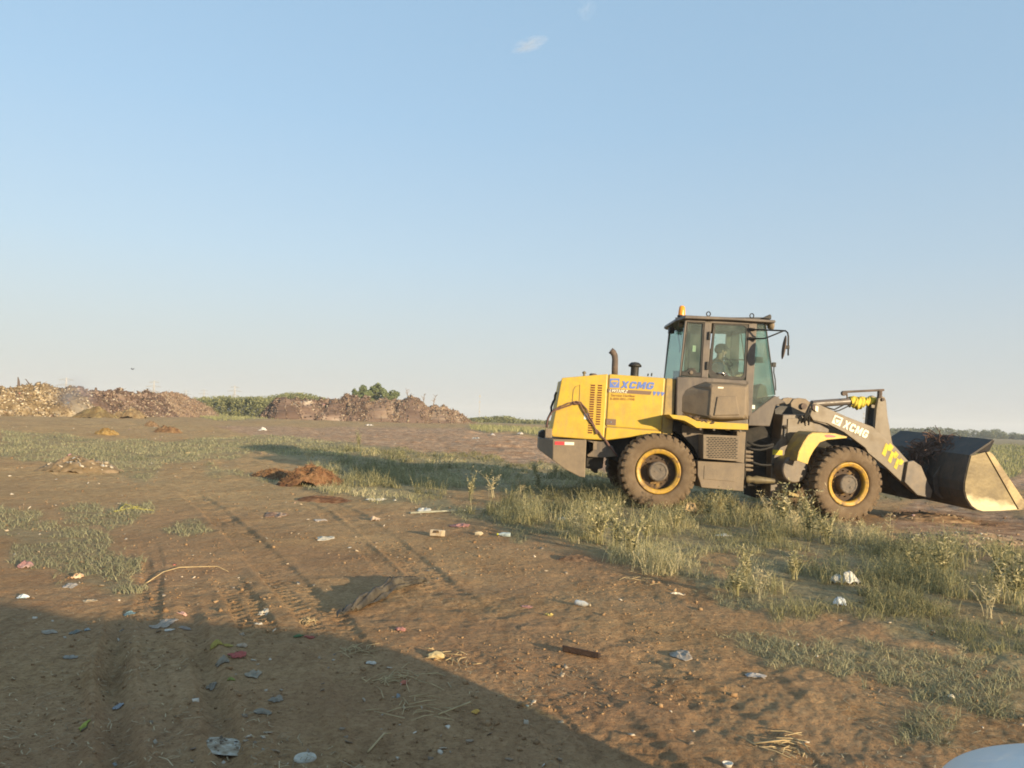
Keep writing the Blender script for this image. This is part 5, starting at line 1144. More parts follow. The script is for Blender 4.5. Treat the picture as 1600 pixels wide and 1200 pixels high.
# front fenders
def fender(s0, s1, par):
    o_ = pr(FF, 2, [(546, 465), (480, 447), (400, 441), (340, 441), (315, 455), (285, 500), (258, 555), (248, 607)], .02)
    i_ = pr(FF, 2, [(312, 630), (325, 590), (350, 545), (385, 500), (430, 484), (545, 474)], .02)
    m = MB(FF); m.prism(o_ + i_, s0, s0 + .025)   # visible side plate
    fo = m.build('front_fender', M['yellow'], par, bevel=.004)
    m = MB(FF)
    for (p, q) in zip(o_[:-1], o_[1:]): m.prism([p, q, (q[0] + .004, q[1] - .014), (p[0] + .012, p[1] - .008)], s0, s1)
    m.build('fender_skin', M['yellow_dull'], fo); return fo
fe = fender(.02, .46, loader)
m = MB(FF); m.prism(pr(FF, 2, [(414, 456), (440, 453), (486, 462), (470, 470), (425, 470)], .015), .014, .021); m.build('red_sticker', M['red'], fe)
fender(1.84, 2.28, loader)
# lift arms
arm = [(350, 262), (372, 268), (395, 280), (540, 345), (700, 407), (800, 490), (840, 530), (912, 612), (960, 650), (1000, 690), (1040, 760), (1050, 800), (1036, 830), (975, 822), (870, 735), (780, 650), (672, 562), (655, 532), (530, 440), (430, 388), (345, 368), (322, 330), (325, 290)]
armP = pr(FF, 2, arm, .50)
for s0 in (.50, 1.72):
    m = MB(FF); m.prism(armP, s0, s0 + .08); ao = m.build('lift_arm', M['armgrey'], loader, bevel=.008)
    m = MB(FF); c_ = pp(FF, 2, 352, 292, s0); m.lathe([(0, -.03), (.05, -.03), (.06, -.015), (.06, .10)], c_, 'y', 20); m.build('arm_pin', M['rust'], ao)
    if s0 < 1:
        m = MB(FF); m.prism(pr(FF, 2, [(360, 280), (376, 288), (374, 318), (358, 312)], s0 - .035), s0 - .036, s0 - .03); m.build('pin_plate', M['cream'], ao)
        m = MB(FF); m.prism(pr(FF, 2, [(476, 336), (524, 356), (504, 405), (455, 383)], s0 - .003), s0 - .004, s0 + .001); em = m.build('arm_emblem', M['cream'], ao)
        m = MB(FF); m.prism(pr(FF, 2, [(482, 347), (512, 360), (509, 372), (490, 392), (478, 388), (472, 362)], s0 - .006), s0 - .007, s0 - .003); r1 = m.build('emblem_ring', M['armgrey'], em)
        m = MB(FF); m.prism(pr(FF, 2, [(478, 362), (508, 370), (484, 388)], s0 - .009), s0 - .009, s0 - .006); m.build('emblem_triangle', M['cream'], r1)
        glyphs('arm_lettering', M['cream'], ao, tmap(FF, 2, (518, 410), (664, 479), (536, 366), s0 - .005), .02)
        m = MB(FF)
        for k, (dx, dy) in enumerate(((0, 0), (36, 47), (72, 90))):
            f_ = 1 - .08 * k
            for q in ([(753, 568), (778, 503), (795, 517), (773, 585)], [(793, 520), (803, 503), (824, 527), (809, 553), (789, 548)]):
                m.prism(pr(FF, 2, [(753 + (x - 753) * f_ + dx, 503 + (y - 503) * f_ + dy) for x, y in q], s0 - .003), s0 - .004, s0 + .001)
        m.build('chevron_marks', M['cloth'], ao)
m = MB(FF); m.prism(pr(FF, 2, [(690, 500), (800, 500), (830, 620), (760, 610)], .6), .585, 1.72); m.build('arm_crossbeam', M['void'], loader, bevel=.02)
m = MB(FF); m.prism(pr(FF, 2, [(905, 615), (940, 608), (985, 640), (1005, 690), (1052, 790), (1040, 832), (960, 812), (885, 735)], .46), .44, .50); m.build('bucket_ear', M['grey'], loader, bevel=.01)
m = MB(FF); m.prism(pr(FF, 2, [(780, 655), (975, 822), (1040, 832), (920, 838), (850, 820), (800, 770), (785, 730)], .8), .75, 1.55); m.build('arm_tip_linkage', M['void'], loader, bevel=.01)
# lift cylinder
for s_ in (.68, 1.62):
    m = MB(FF); p0 = pp(FF, 2, 340, 545, s_); p1 = pp(FF, 2, 560, 548, s_); p2 = pp(FF, 2, 670, 560, s_); m.tube([p0, p1], .062, 16); m.tube([p1, p2], .035, 12); m.build('lift_cylinder', M['oldbrass'], loader, smooth=True)
# bellcrank mast
mast = [(735, 228), (752, 222), (772, 232), (780, 250), (788, 340), (812, 480), (830, 560), (760, 560), (712, 470), (712, 412), (722, 300)]
for s0 in (.98, 1.24):
    m = MB(FF); m.prism(pr(FF, 2, mast, .98), s0, s0 + .07); mo = m.build('bellcrank', M['armgrey'], loader, bevel=.008)
m = MB(FF); m.prism(pr(FF, 2, [(722, 300), (712, 412), (712, 470), (700, 470), (690, 400), (712, 295)], 1.1), 1.06, 1.24); m.build('bellcrank_web', M['void'], mo)
m = MB(FF); c_ = pp(FF, 2, 757, 245, .98); m.tube([(c_[0], .95, c_[2]), (c_[0], 1.34, c_[2])], .03, 12); m.build('bellcrank_pin', M['rust'], mo)
# tilt cylinder, yellow cloth sleeve, indicator rod
p0, p1, p2 = Vector(pp(FF, 2, 290, 275, 1.15)), Vector(pp(FF, 2, 575, 255, 1.15)), Vector(pp(FF, 2, 757, 252, 1.15))
m = MB(FF); m.tube([p0.lerp(p1, .16), p1], .068, 20); m.tube([p0, p0.lerp(p1, .18)], .05, 12); tc_ = m.build('tilt_cylinder', M['cabgrey'], loader, smooth=False, bevel=.006)
m = MB(FF); m.tube([p1, p2], .03, 12); m.build('cylinder_rod', M['chrome'], tc_, smooth=True)
m = MB(FF); m.tube([pp(FF, 2, 400, 285, 1.1), pp(FF, 2, 470, 305, 1.1), pp(FF, 2, 545, 268, 1.1)], .014, 8); m.tube([pp(FF, 2, 460, 318, 1.08), pp(FF, 2, 500, 310, 1.08), pp(FF, 2, 585, 270, 1.08)], .012, 8); m.build('cylinder_hose', M['black'], tc_, smooth=True)
m = MB(FF); K, Lx = 22, 90; o_ = []
for i in range(Lx):
    t = i / (Lx - 1); c = p1.lerp(p2, -.08 + .98 * t); hang = .07 * math.exp(-((t - .3) / .22) ** 2)
    for k in range(K):
        th = 2 * math.pi * k / K
        r_ = .085 - .03 * t + .013 * math.sin(t * 55 + 2.2 * math.sin(th * 2)) + .008 * math.sin(t * 23 + th * 3) + hang * max(0, -math.sin(th)) * 1.1
        o_.append((c.x + .012 * math.sin(th * 2 + t * 20), c.y + r_ * math.cos(th), c.z + r_ * math.sin(th)))
m.add(o_, [(i * K + k, i * K + (k + 1) % K, (i + 1) * K + (k + 1) % K, (i + 1) * K + k) for i in range(Lx - 1) for k in range(K)])
m.build('yellow_cloth_sleeve', M['cloth'], tc_, smooth=True)
m = MB(FF); q0 = pp(FF, 2, 522, 200, 1.0); q1 = pp(FF, 2, 765, 188, 1.0); m.tube([q0, q1], .022, 10); m.tube([pp(FF, 2, 545, 205, 1.0), pp(FF, 2, 548, 240, 1.0)], .014, 8); m.tube([pp(FF, 2, 742, 192, 1.0), pp(FF, 2, 740, 235, 1.0)], .045, 8)
m.lathe([(0, -.03), (.045, -.03), (.045, .03), (0, .03)], pp(FF, 2, 527, 208, 1.0), 'y', 12); m.build('level_indicator_rod', M['rust'], loader)
M['side_steel'] = mat('scoured side plate', (.205, .160, .080), .55, .2, (.13, .10, .052), 3, (.40, .60), .2, 20)
def polish(mt, fr_, p, up, lo, hi):
    t = mt.node_tree; b_ = t.nodes['Principled BSDF']; src = b_.inputs['Base Color'].links[0].from_socket
    O = fr_ @ Vector(p); U = (fr_.to_3x3() @ Vector(up)).normalized()
    tc = N(t, 'ShaderNodeTexCoord'); d = N(t, 'ShaderNodeVectorMath', operation='DOT_PRODUCT'); d.inputs[1].default_value = U; t.links.new(tc.outputs['Object'], d.inputs[0])
    n = N(t, 'ShaderNodeTexNoise'); n.inputs['Scale'].default_value = 5; n.inputs['Detail'].default_value = 5; t.links.new(tc.outputs['Object'], n.inputs['Vector'])
    mm = N(t, 'ShaderNodeMath', operation='MULTIPLY_ADD'); mm.inputs[1].default_value = .30; t.links.new(n.outputs[0], mm.inputs[0]); t.links.new(d.outputs['Value'], mm.inputs[2])
    r = N(t, 'ShaderNodeMapRange'); r.inputs[1].default_value = O.dot(U) + .15 + lo; r.inputs[2].default_value = O.dot(U) + .15 + hi; r.inputs[3].default_value = 1; r.inputs[4].default_value = 0; t.links.new(mm.outputs[0], r.inputs[0])
    x = N(t, 'ShaderNodeMix'); x.data_type = 'RGBA'; t.links.new(r.outputs[0], x.inputs[0]); t.links.new(src, x.inputs[6]); x.inputs[7].default_value = (.50, .43, .27, 1); t.links.new(x.outputs[2], b_.inputs['Base Color'])
polish(M['side_steel'], FF, pp(FF, 8, 1100, 831, 0), (.12, 0, 1), .16, .27)
# bucket
BS0, BS1 = -.08, 2.40
prof = pr(FF, 8, [(1215, 168), (1165, 240), (1110, 285), (1000, 312), (972, 430), (945, 560), (942, 640), (962, 710), (1005, 778), (1055, 815), (1110, 831), (1280, 826), (1435, 816)], BS0)
m = MB(FF); back = pr(FF, 8, [(1215, 168), (1000, 312), (972, 430), (945, 560), (942, 640), (962, 710), (1005, 778), (1055, 815), (1110, 831), (1280, 826), (1435, 816)], BS0)
NS = 14; o_ = []
for j in range(NS + 1):
    s = BS0 + (BS1 - BS0) * j / NS
    for a, b in back: o_.append((a, s, b))
nb = len(back)
m.add(o_, [(j * nb + i, j * nb + i + 1, (j + 1) * nb + i + 1, (j + 1) * nb + i) for j in range(NS) for i in range(nb - 1)])
bk = m.build('bucket', M['bucket'], loader, solid=.035)
md = bk.modifiers['solid']; md.offset = 0
for s0 in (BS0 - .015, BS1 - .015):
    m = MB(FF); m.prism(pr(FF, 8, [(1000, 312), (1130, 278), (1435, 815), (1280, 828), (1110, 832), (1055, 816), (1005, 780), (962, 712), (940, 640), (943, 560), (970, 430)], BS0), s0, s0 + .03); m.build('side_plate', M['side_steel'], bk, bevel=.004)
    gq = pr(FF, 8, [(1000, 312), (1130, 278), (1165, 262), (1215, 168)], BS0); sg = 1 if s0 < 1 else -1
    m = MB(FF); m.add([(a, s0 + .015 + sg * dv, b) for (a, b), dv in zip(gq, (.16, -.02, -.03, -.02))] + [(a + .02, s0 + .015 + sg * (dv + .02), b) for (a, b), dv in zip(gq, (.16, -.02, -.03, -.02))], [(0, 1, 2, 3), (7, 6, 5, 4), (0, 4, 5, 1), (1, 5, 6, 2), (2, 6, 7, 3), (3, 7, 4, 0)]); m.build('spill_guard_gusset', M['bucket'], bk)
    m = MB(FF); m.prism(pr(FF, 8, [(1134, 278), (1165, 272), (1200, 300), (1500, 745), (1492, 800), (1438, 814)], BS0), s0 - .02, s0 + .05); m.build('side_cutter', M['steel'], bk, bevel=.006)
m = MB(FF); m.prism(pr(FF, 8, [(1300, 815), (1435, 806), (1520, 812), (1440, 825), (1300, 830)], BS0), BS0, BS1); m.build('cutting_edge', M['steel'], bk, bevel=.003)
for sj in (.55, .85, 1.45, 1.75):   # ribs behind the bucket
    m = MB(FF); m.prism([(back[i][0], back[i][1]) for i in (2, 3, 4, 5, 6)] + [(back[6][0] - .10, back[6][1] + .03), (back[5][0] - .14, back[5][1]), (back[3][0] - .12, back[3][1])], sj, sj + .03)
    m.build('bucket_rib', M['bucket'], bk, bevel=.004)
# tangled roots in and over the bucket
m = MB(FF); kx = back[0]; ky = back[1]
for i in range(200):
    t = random.random(); s_ = random.gauss(1.05, .20)
    u = random.uniform(-.5, .95); a = ky[0] + (kx[0] - ky[0]) * u; b = ky[1] + (kx[1] - ky[1]) * u
    p = Vector((a - random.uniform(.02, .07), s_, b + random.uniform(.0, .04))); pts = [p]; d = Vector((random.uniform(-.4, .5), random.uniform(-1, 1), random.uniform(-1, .6))).normalized()
    for k in range(5):
        d = (d + Vector((random.uniform(-.5, .5), random.uniform(-.5, .5), random.uniform(-.6, .3)))).normalized(); q = pts[-1] + d * .05
        lim = ky[0] + (kx[0] - ky[0]) * max(-.3, min(1.2, (q.z - ky[1]) / (kx[1] - ky[1]))) - .03
        q.x = min(q.x, lim + (.3 if q.z > kx[1] else 0)); pts.append(q)
    m.tube(pts, random.uniform(.005, .010), 5)
M['roots'] = mat('dry brown roots', (.075, .040, .026), .9, 0, (.16, .09, .06), 9, (.4, .65), .4, 40)
o = m.build('tangled_roots', M['roots'], None, frame=Matrix.Translation(base) @ FF); tag(o, 'tangle of dry brown roots and soil hanging over the rim of the loader bucket', 'roots')

# --- driver
def skin_person(name, nodes, edges, mtl, sub=2):
    me = bpy.data.meshes.new(name); me.from_pydata([n_[0] for n_ in nodes], edges, []); o = link('tmp', me)
    o.modifiers.new('s', 'SKIN'); sv = me.skin_vertices[0].data
    for i, n_ in enumerate(nodes): r_ = n_[1]; sv[i].radius = r_ if isinstance(r_, tuple) else (r_, r_)
    sv[0].use_root = True
    sb_ = o.modifiers.new('u', 'SUBSURF'); sb_.levels = sub; sb_.render_levels = sub
    dg = bpy.context.evaluated_depsgraph_get(); me2 = bpy.data.meshes.new_from_object(o.evaluated_get(dg)); bpy.data.objects.remove(o)
    me2.materials.clear(); me2.materials.append(mtl); me2.polygons.foreach_set('use_smooth', [True] * len(me2.polygons)); return me2
hd = Vector(pp(FR, 3, 612, 458, 1.15))          # head centre; faces +x
seat = hd + Vector((-.10, 0, -.66))
N_ = [((0, 0, 0), (.15, .12)), ((.0, 0, .16), (.15, .11)), ((.02, 0, .34), (.17, .10)), ((.04, 0, .46), (.13, .09)), ((.06, 0, .53), (.06, .06)), ((.09, 0, .60), (.065, .07)), ((.10, 0, .67), (.085, .095)), ((.10, 0, .73), (.075, .085)),
      ((.04, -.19, .44), .062), ((.07, -.23, .26), .05), ((.24, -.20, .18), .042), ((.42, -.14, .24), .03), ((.48, -.13, .26), .03),
      ((.04, .19, .44), .062), ((.07, .23, .26), .05), ((.24, .20, .18), .042), ((.42, .14, .24), .03), ((.48, .13, .26), .03),
      ((.12, -.10, -.02), .10), ((.42, -.12, .0), .075), ((.52, -.12, -.16), .055), ((.50, -.12, -.34), .045), ((.60, -.12, -.37), .04),
      ((.12, .10, -.02), .10), ((.42, .12, .0), .075), ((.52, .12, -.16), .055), ((.50, .12, -.34), .045), ((.60, .12, -.37), .04)]
E_ = [(0, 1), (1, 2), (2, 3), (3, 4), (4, 5), (5, 6), (6, 7), (3, 8), (8, 9), (9, 10), (10, 11), (11, 12), (3, 13), (13, 14), (14, 15), (15, 16), (16, 17), (0, 18), (18, 19), (19, 20), (20, 21), (21, 22), (0, 23), (23, 24), (24, 25), (25, 26), (26, 27)]
for sg, wi in ((-1, 12), (1, 17)):
    for f in range(5):
        b_ = Vector(N_[wi][0]); k = len(N_)
        N_.append((tuple(b_ + Vector((.035, sg * -.012 * (f - 2), .012 if f else -.01))), .010)); N_.append((tuple(b_ + Vector((.062 - .004 * abs(f - 2), sg * -.012 * (f - 2), -.012))), .008))
        E_ += [(wi, k), (k, k + 1)]
me = skin_person('person', N_, E_, M['skin'])
person = link('person', me); person.matrix_world = Matrix.Translation(base) @ FR @ Matrix.Translation(seat)
tag(person, 'driver in a dark cap and grey blue shirt sitting in the loader cab', 'person')
m = MB(); ellipsoid(m, (.10, 0, .745), (.115, .10, .075)); m.prism([(.16, .735), (.26, .715), (.26, .725), (.16, .75)], -.07, .07); m.build('cap', M['cap'], person, smooth=True)
shirt = [N_[i] for i in (0, 1, 2, 3, 8, 9, 10, 13, 14, 15)]
shirt = [(p, tuple(q * 1.1 + .006 for q in (r_ if isinstance(r_, tuple) else (r_, r_)))) for p, r_ in shirt]
me = skin_person('shirt', shirt, [(0, 1), (1, 2), (2, 3), (3, 4), (4, 5), (5, 6), (3, 7), (7, 8), (8, 9)], M['shirt']); link('shirt', me, person)
m = MB(); ellipsoid(m, (.185, 0, .655), (.02, .014, .02), None, 8, 6); m.build('nose', M['skin'], person, smooth=True)
m = MB(); ellipsoid(m, (.10, -.092, .665), (.018, .01, .03), None, 8, 6); ellipsoid(m, (.10, .092, .665), (.018, .01, .03), None, 8, 6); m.build('ears', M['skin'], person, smooth=True)
m = MB(); ellipsoid(m, (.172, -.035, .685), (.012, .014, .008), None, 8, 6); ellipsoid(m, (.172, .035, .685), (.012, .014, .008), None, 8, 6); m.tube([(.178, -.025, .615), (.186, 0, .613), (.178, .025, .615)], .005, 6); m.build('eyes_and_mouth', M['cap'], person)
m = MB(); ellipsoid(m, (.075, 0, .70), (.105, .097, .085), None); m.build('hair', M['cap'], person, smooth=True)
# ------------------------------------------------------------------ litter lying about, each piece its own object
litter_mats = {}
def lmat(col, rough=.85, col2=None):
    k = (col, col2)
    if k not in litter_mats: litter_mats[k] = mat('litter %d' % len(litter_mats), col, rough, 0, col2 or tuple(c * .6 for c in col), 14, (.45, .7), .2, 40, spec=.15)
    return litter_mats[k]
def size_at(p, wpx): return wpx / FPX * p.y
def crumple(name, px_, py_, wpx, dpt, hf, col, label, cat, seed=0, col2=None, rot=0., rough=.85, edge=.35, n=26, group=None):
    """thin crumpled sheet resting on the ground; wpx: photographed width, dpt: depth/width, hf: height/width"""
    p = G(px_, py_); w_ = size_at(p, wpx) * (.82 if py_ > 850 else .95); g, h_ = np.meshgrid(np.linspace(-1, 1, n), np.linspace(-1, 1, n), indexing='ij')
    rad = np.sqrt(g ** 2 + h_ ** 2) + 1e-6; ang = np.arctan2(h_, g); sq = np.maximum(np.abs(g), np.abs(h_))
    R_ = sq * (1 + edge * (vn(np.cos(ang) * 2 + 5, np.sin(ang) * 2 + 5, seed) - .5) * 2); X = R_ * np.cos(ang) * w_ / 2; Y = R_ * np.sin(ang) * w_ / 2 * dpt
    ridge = 1 - np.abs(2 * vn(g * 1.5 + seed, h_ * 1.5, seed + 3) - 1)
    Z = w_ * hf * (ridge ** 2 * (1 - sq ** 3) * .9 + .25 * vn(g * 5, h_ * 5, seed + 9)) 
    c, s = math.cos(rot), math.sin(rot); X, Y = X * c - Y * s, X * s + Y * c
    Z = Z + H(p.x + X, p.y + Y, True) - p.z + .004
    i, j = np.meshgrid(np.arange(n - 1), np.arange(n - 1), indexing='ij'); F = np.stack([i * n + j, (i + 1) * n + j, (i + 1) * n + j + 1, i * n + j + 1], -1).reshape(-1, 4)
    o = link(name, np_mesh(name, np.stack([X, Y, Z], -1).reshape(-1, 3), F, lmat(col, rough, col2), True)); o.location = p
    md = o.modifiers.new('solid', 'SOLIDIFY'); md.thickness = max(.003, w_ * .015); tag(o, label, cat, group); return o
def lumpy(name, px_, py_, wpx, sy, sz, col, label, cat, seed=0, col2=None, rot=0., amp=.3, n=28, rough=.9, mtl=None):
    p = G(px_, py_); w_ = size_at(p, wpx) / 2; ph, th = np.meshgrid(np.linspace(0, math.pi, n), np.linspace(0, 2 * math.pi, n * 2 + 1)[:-1], indexing='ij')
    x_, y_, z_ = np.sin(ph) * np.cos(th), np.sin(ph) * np.sin(th), np.cos(ph); k = 1 + amp * (fbm(x_ * 1.6 + 3 + z_, y_ * 1.6 + z_ * 1.3 + seed, 4, seed) - .5) * 2
    X, Y, Z = x_ * k * w_, y_ * k * w_ * sy, z_ * k * w_ * sz; c, s = math.cos(rot), math.sin(rot); X, Y = X * c - Y * s, X * s + Y * c
    i, j = np.meshgrid(np.arange(n - 1), np.arange(n * 2), indexing='ij'); j2 = (j + 1) % (n * 2); F = np.stack([i * 2 * n + j, (i + 1) * 2 * n + j, (i + 1) * 2 * n + j2, i * 2 * n + j2], -1).reshape(-1, 4)
    o = link(name, np_mesh(name, np.stack([X, Y, Z + w_ * sz * .55], -1).reshape(-1, 3), F, mtl or lmat(col, rough, col2), True)); o.location = p + Vector((0, 0, 0)); tag(o, label, cat); return o
def slab(name, p0, p1, wd, th, col, label, cat, mtl=None, lift=0.01):
    a, b = G(*p0), G(*p1); a.z = float(H(a.x, a.y, True)) + lift; b.z = float(H(b.x, b.y, True)) + lift; d = (b - a); L = d.length; d.normalize(); s = Vector((-d.y, d.x, 0)).normalized(); u = d.cross(s) * -1
    if u.z < 0: u = -u
    Mx = Matrix(((d.x, s.x, u.x, 0), (d.y, s.y, u.y, 0), (d.z, s.z, u.z, 0), (0, 0, 0, 1)))
    m = MB(Mx); m.box(0, L, -wd / 2, wd / 2, -th * .2, th * .8); m.box(0, L, -wd / 2, -wd / 2 + th * .5, th * .8, th * 1.15)
    o = m.build(name, mtl or lmat(col), None, bevel=.003); o.location = a; tag(o, label, cat); return o
def lathe_item(name, px_, py_, prof, col, label, cat, axis='z', rotm=None, mtl=None, n=24, solid=0):
    p = G(px_, py_); p.z = float(H(p.x, p.y, True)); m = MB(rotm); m.lathe(prof, (0, 0, 0), axis, n); o = m.build(name, mtl or lmat(col), None, smooth=True, solid=solid); o.location = p; tag(o, label, cat); return o

# black-brown tarp, folded into a ridge
p = G(598, 945); n1, n2 = 70, 26; uu, vv = np.meshgrid(np.linspace(0, 1, n1), np.linspace(-1, 1, n2), indexing='ij')
e0, e1, e2 = G(545, 962), G(612, 925), G(664, 912)
cx = np.interp(uu, [0, .55, 1], [e0.x, e1.x, e2.x]); cy = np.interp(uu, [0, .55, 1], [e0.y, e1.y, e2.y])
wid = np.interp(uu, [0, .1, .35, .55, .8, 1], [.12, .22, .20, .15, .08, .03]); hg = np.interp(uu, [0, .08, .25, .5, .75, .95, 1], [.015, .04, .06, .075, .05, .03, .01])
fold = 1 - np.abs(2 * vn(uu * 7 + vv * 2.4, vv * 2.5 - uu * 2, 4) - 1); ez = hg * (1 - np.abs(vv) ** 1.5) * (.45 + .9 * fold) + .022 * fold + .012 * np.sin(vv * 14 + uu * 18)
X = cx + vv * wid * .45; Y = cy + vv * wid * 1.15; Z = H(X, Y) + ez + .01
i, j = np.meshgrid(np.arange(n1 - 1), np.arange(n2 - 1), indexing='ij'); F = np.stack([i * n2 + j, (i + 1) * n2 + j, (i + 1) * n2 + j + 1, i * n2 + j + 1], -1).reshape(-1, 4)
o = link('crumpled_tarp', np_mesh('crumpled_tarp', np.stack([X, Y, Z], -1).reshape(-1, 3), F, mat('dusty black tarp', (.035, .031, .025), .6, 0, (.10, .083, .058), 8, (.4, .65), .5, 20), True)); o.modifiers.new('solid', 'SOLIDIFY').thickness = .006
tag(o, 'dusty black crumpled tarp lying folded on the bare soil in the middle foreground', 'tarp')

slab('timber_beam', (880, 1019), (937, 1031), .036, .026, (.05, .028, .018), 'short dark brown timber beam lying on the soil at the lower centre', 'beam', mat('dark wet timber', (.022, .013, .009), .8, 0, (.05, .028, .018), 10, (.4, .6), .4, 30), .012)
# hollow block
p = G(683, 838); w_ = size_at(p, 21); m = MB(); m.box(-w_ / 2, w_ / 2, -w_ * .35, w_ * .35, 0, w_ * .48)
o = m.build('broken_block', mat('pale brick', (.50, .42, .30), .9, 0, (.36, .27, .17), 12, (.4, .65), .4, 40), None, bevel=.012); o.location = p; o.rotation_euler = (R(-8), 0, R(-14)); tag(o, 'pale broken block with a dark hollow, standing on the soil left of the weeds', 'block')
m = MB(); m.prism([(-w_ * .28, w_ * .22), (w_ * .26, w_ * .25), (w_ * .2, w_ * .44), (-w_ * .2, w_ * .42)], -w_ * .362, -w_ * .33); m.build('hollow', M['rimdirt'], o)
lumpy('stone', 748, 836, 13, .7, .6, (.50, .42, .28), 'small beige stone right of the broken block', 'stone', 3)
lumpy('foam_lump', 681, 1028, 27, .6, .45, (.48, .38, .20), 'yellowish beige lump of foam among straws at the centre foreground', 'foam', 5, (.36, .27, .13))
# bottle pieces
def bottle(px_, py_, wpx, ang, cola, colb, label, name='plastic_bottle'):
    p = G(px_, py_); L = size_at(p, wpx); r_ = L * .17; p.z = float(H(p.x, p.y, True)) + r_ * .8; Mx = Matrix.Rotation(ang, 4, 'Z')
    m = MB(Mx); m.lathe([(0, 0), (r_ * .9, 0), (r_, L * .05), (r_ * .93, L * .3), (r_, L * .5), (r_ * .9, L * .62), (r_ * .4, L * .82), (r_ * .35, L * .9)], (-L / 2, 0, 0), 'x', 18)
    o = m.build(name, lmat(colb, .3), None, smooth=True); o.location = p; tag(o, label, 'bottle'); m = MB(Mx); m.lathe([(r_ * .42, L * .88), (r_ * .42, L), (0, L)], (-L / 2, 0, 0), 'x', 12); m.build('bottle_cap', lmat(cola, .4), o); return o
bottle(787, 838, 21, R(170), (.70, .66, .06), (.42, .50, .50), 'clear plastic bottle with a yellow cap at the edge of the weeds')
bottle(911, 948, 26, R(-35), (.50, .40, .26), (.62, .62, .58), 'white plastic tube lying on the soil between tarp and weeds')
crumple('pink_rag', 720, 822, 32, 1.2, .12, (.45, .22, .18), 'pinkish rag at the left edge of the weeds near the broken block', 'rag', 4)
crumple('paper_scrap', 662, 797, 26, 1.4, .12, (.66, .62, .52), 'white paper scrap by the grass above the broken block', 'paper', 5)
slab('grey_plank', (640, 803), (757, 796), .07, .02, (.30, .30, .24), 'long thin weathered grey plank half hidden in grass', 'plank')
crumple('cardboard_scrap', 586, 813, 17, 1.2, .4, (.48, .36, .26), 'small tan cardboard scrap with a shadow, left of the grey plank', 'cardboard', 6)
crumple('white_sheet', 508, 842, 28, 1.5, .10, (.55, .50, .40), 'whitish torn sheet on the soil below the brown dung clod', 'sheet', 7)
crumple('plastic_strip', 502, 813, 24, .8, .08, (.50, .43, .36), 'narrow pale plastic strip on the soil just under the dark clods', 'plastic', 8)
crumple('brown_paper', 433, 805, 40, 1.2, .08, (.20, .12, .08), 'flat dark brown paper lying left below the brown dung clod', 'paper', 9, (.40, .32, .24))
crumple('white_wrapper', 593, 781, 18, 1.1, .15, (.70, .66, .56), 'white wrapper at the edge of the grass, above the long plank', 'wrapper', 10)
crumple('paper_scrap', 580, 781, 16, 1.2, .15, (.66, .62, .54), 'small white paper scrap right of the flat dark clod', 'paper', 44)
crumple('bread_crust', 122, 903, 26, .9, .30, (.62, .38, .20), 'pale orange bread crust in the grass at the left', 'bread', 11, (.78, .66, .48))
crumple('grey_rag', 111, 917, 24, 1.1, .18, (.30, .28, .26), 'grey rag just below the orange bread crust', 'rag', 12)
crumple('milk_carton', 35, 936, 20, .9, .40, (.66, .68, .66), 'blue and white crushed carton at the left edge just above the car shadow', 'carton', 13, (.12, .30, .42))
crumple('purple_bag', 40, 886, 27, 1.0, .45, (.24, .13, .13), 'dull purple crumpled bag in the grass at the far left', 'bag', 14, (.38, .28, .26))
crumple('grey_bag', 258, 974, 46, 1.2, .10, (.40, .33, .26), 'greyish flattened plastic bag lying on the sunlit soil above the car shadow', 'bag', 15)
crumple('grey_bag', 290, 979, 24, 1.3, .12, (.33, .27, .22), 'smaller grey bag touching the flattened bag on its right', 'bag', 16)
crumple('plastic_scrap', 264, 984, 18, .7, .12, (.66, .60, .50), 'bright white plastic scrap in front of the two grey bags', 'plastic', 17)
crumple('shoe_sole', 411, 956, 18, 1.6, .12, (.58, .50, .38), 'cream oval sole on the soil at left centre', 'sole', 18, edge=.1)
crumple('plastic_scrap', 404, 975, 16, 1.0, .15, (.62, .54, .42), 'thin cream plastic scrap below the oval sole', 'plastic', 19)
crumple('red_wrapper', 483, 995, 18, 1.2, .16, (.34, .10, .07), 'red wrapper beside green leaf on the soil left of the tarp', 'wrapper', 20)
crumple('green_leaf', 466, 994, 16, 1.0, .2, (.10, .16, .07), 'green leaf stalk touching the red wrapper', 'leaf', 21)
crumple('red_bag', 372, 1026, 30, 1.1, .22, (.36, .10, .08), 'pink red plastic bag lying just inside the edge of the car shadow', 'bag', 22, (.40, .12, .10))
crumple('yellow_peel', 337, 1011, 20, 1.2, .25, (.34, .27, .07), 'yellow peel at the edge of the car shadow, left of two others', 'peel', 23)
crumple('yellow_peel', 356, 1010, 16, .8, .2, (.38, .30, .09), 'narrow yellow peel at the shadow edge behind the red bag', 'peel', 24)
crumple('cardboard_scrap', 377, 1009, 18, 1.2, .3, (.44, .34, .24), 'tan cardboard scrap standing at the shadow edge right of the peels', 'cardboard', 25)
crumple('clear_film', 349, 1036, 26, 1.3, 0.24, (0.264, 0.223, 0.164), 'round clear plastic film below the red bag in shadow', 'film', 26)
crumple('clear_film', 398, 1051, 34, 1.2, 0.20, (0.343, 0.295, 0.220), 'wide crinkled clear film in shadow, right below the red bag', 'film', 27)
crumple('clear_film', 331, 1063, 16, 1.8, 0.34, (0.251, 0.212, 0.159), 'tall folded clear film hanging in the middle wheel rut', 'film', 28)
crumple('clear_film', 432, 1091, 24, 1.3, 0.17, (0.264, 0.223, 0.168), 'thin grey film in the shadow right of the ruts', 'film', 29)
crumple('grey_sheet', 410, 1113, 32, .8, 0.09, (0.237, 0.200, 0.149), 'rectangular grey sheet flat on shaded soil below the thin grey film', 'sheet', 30, edge=.12)
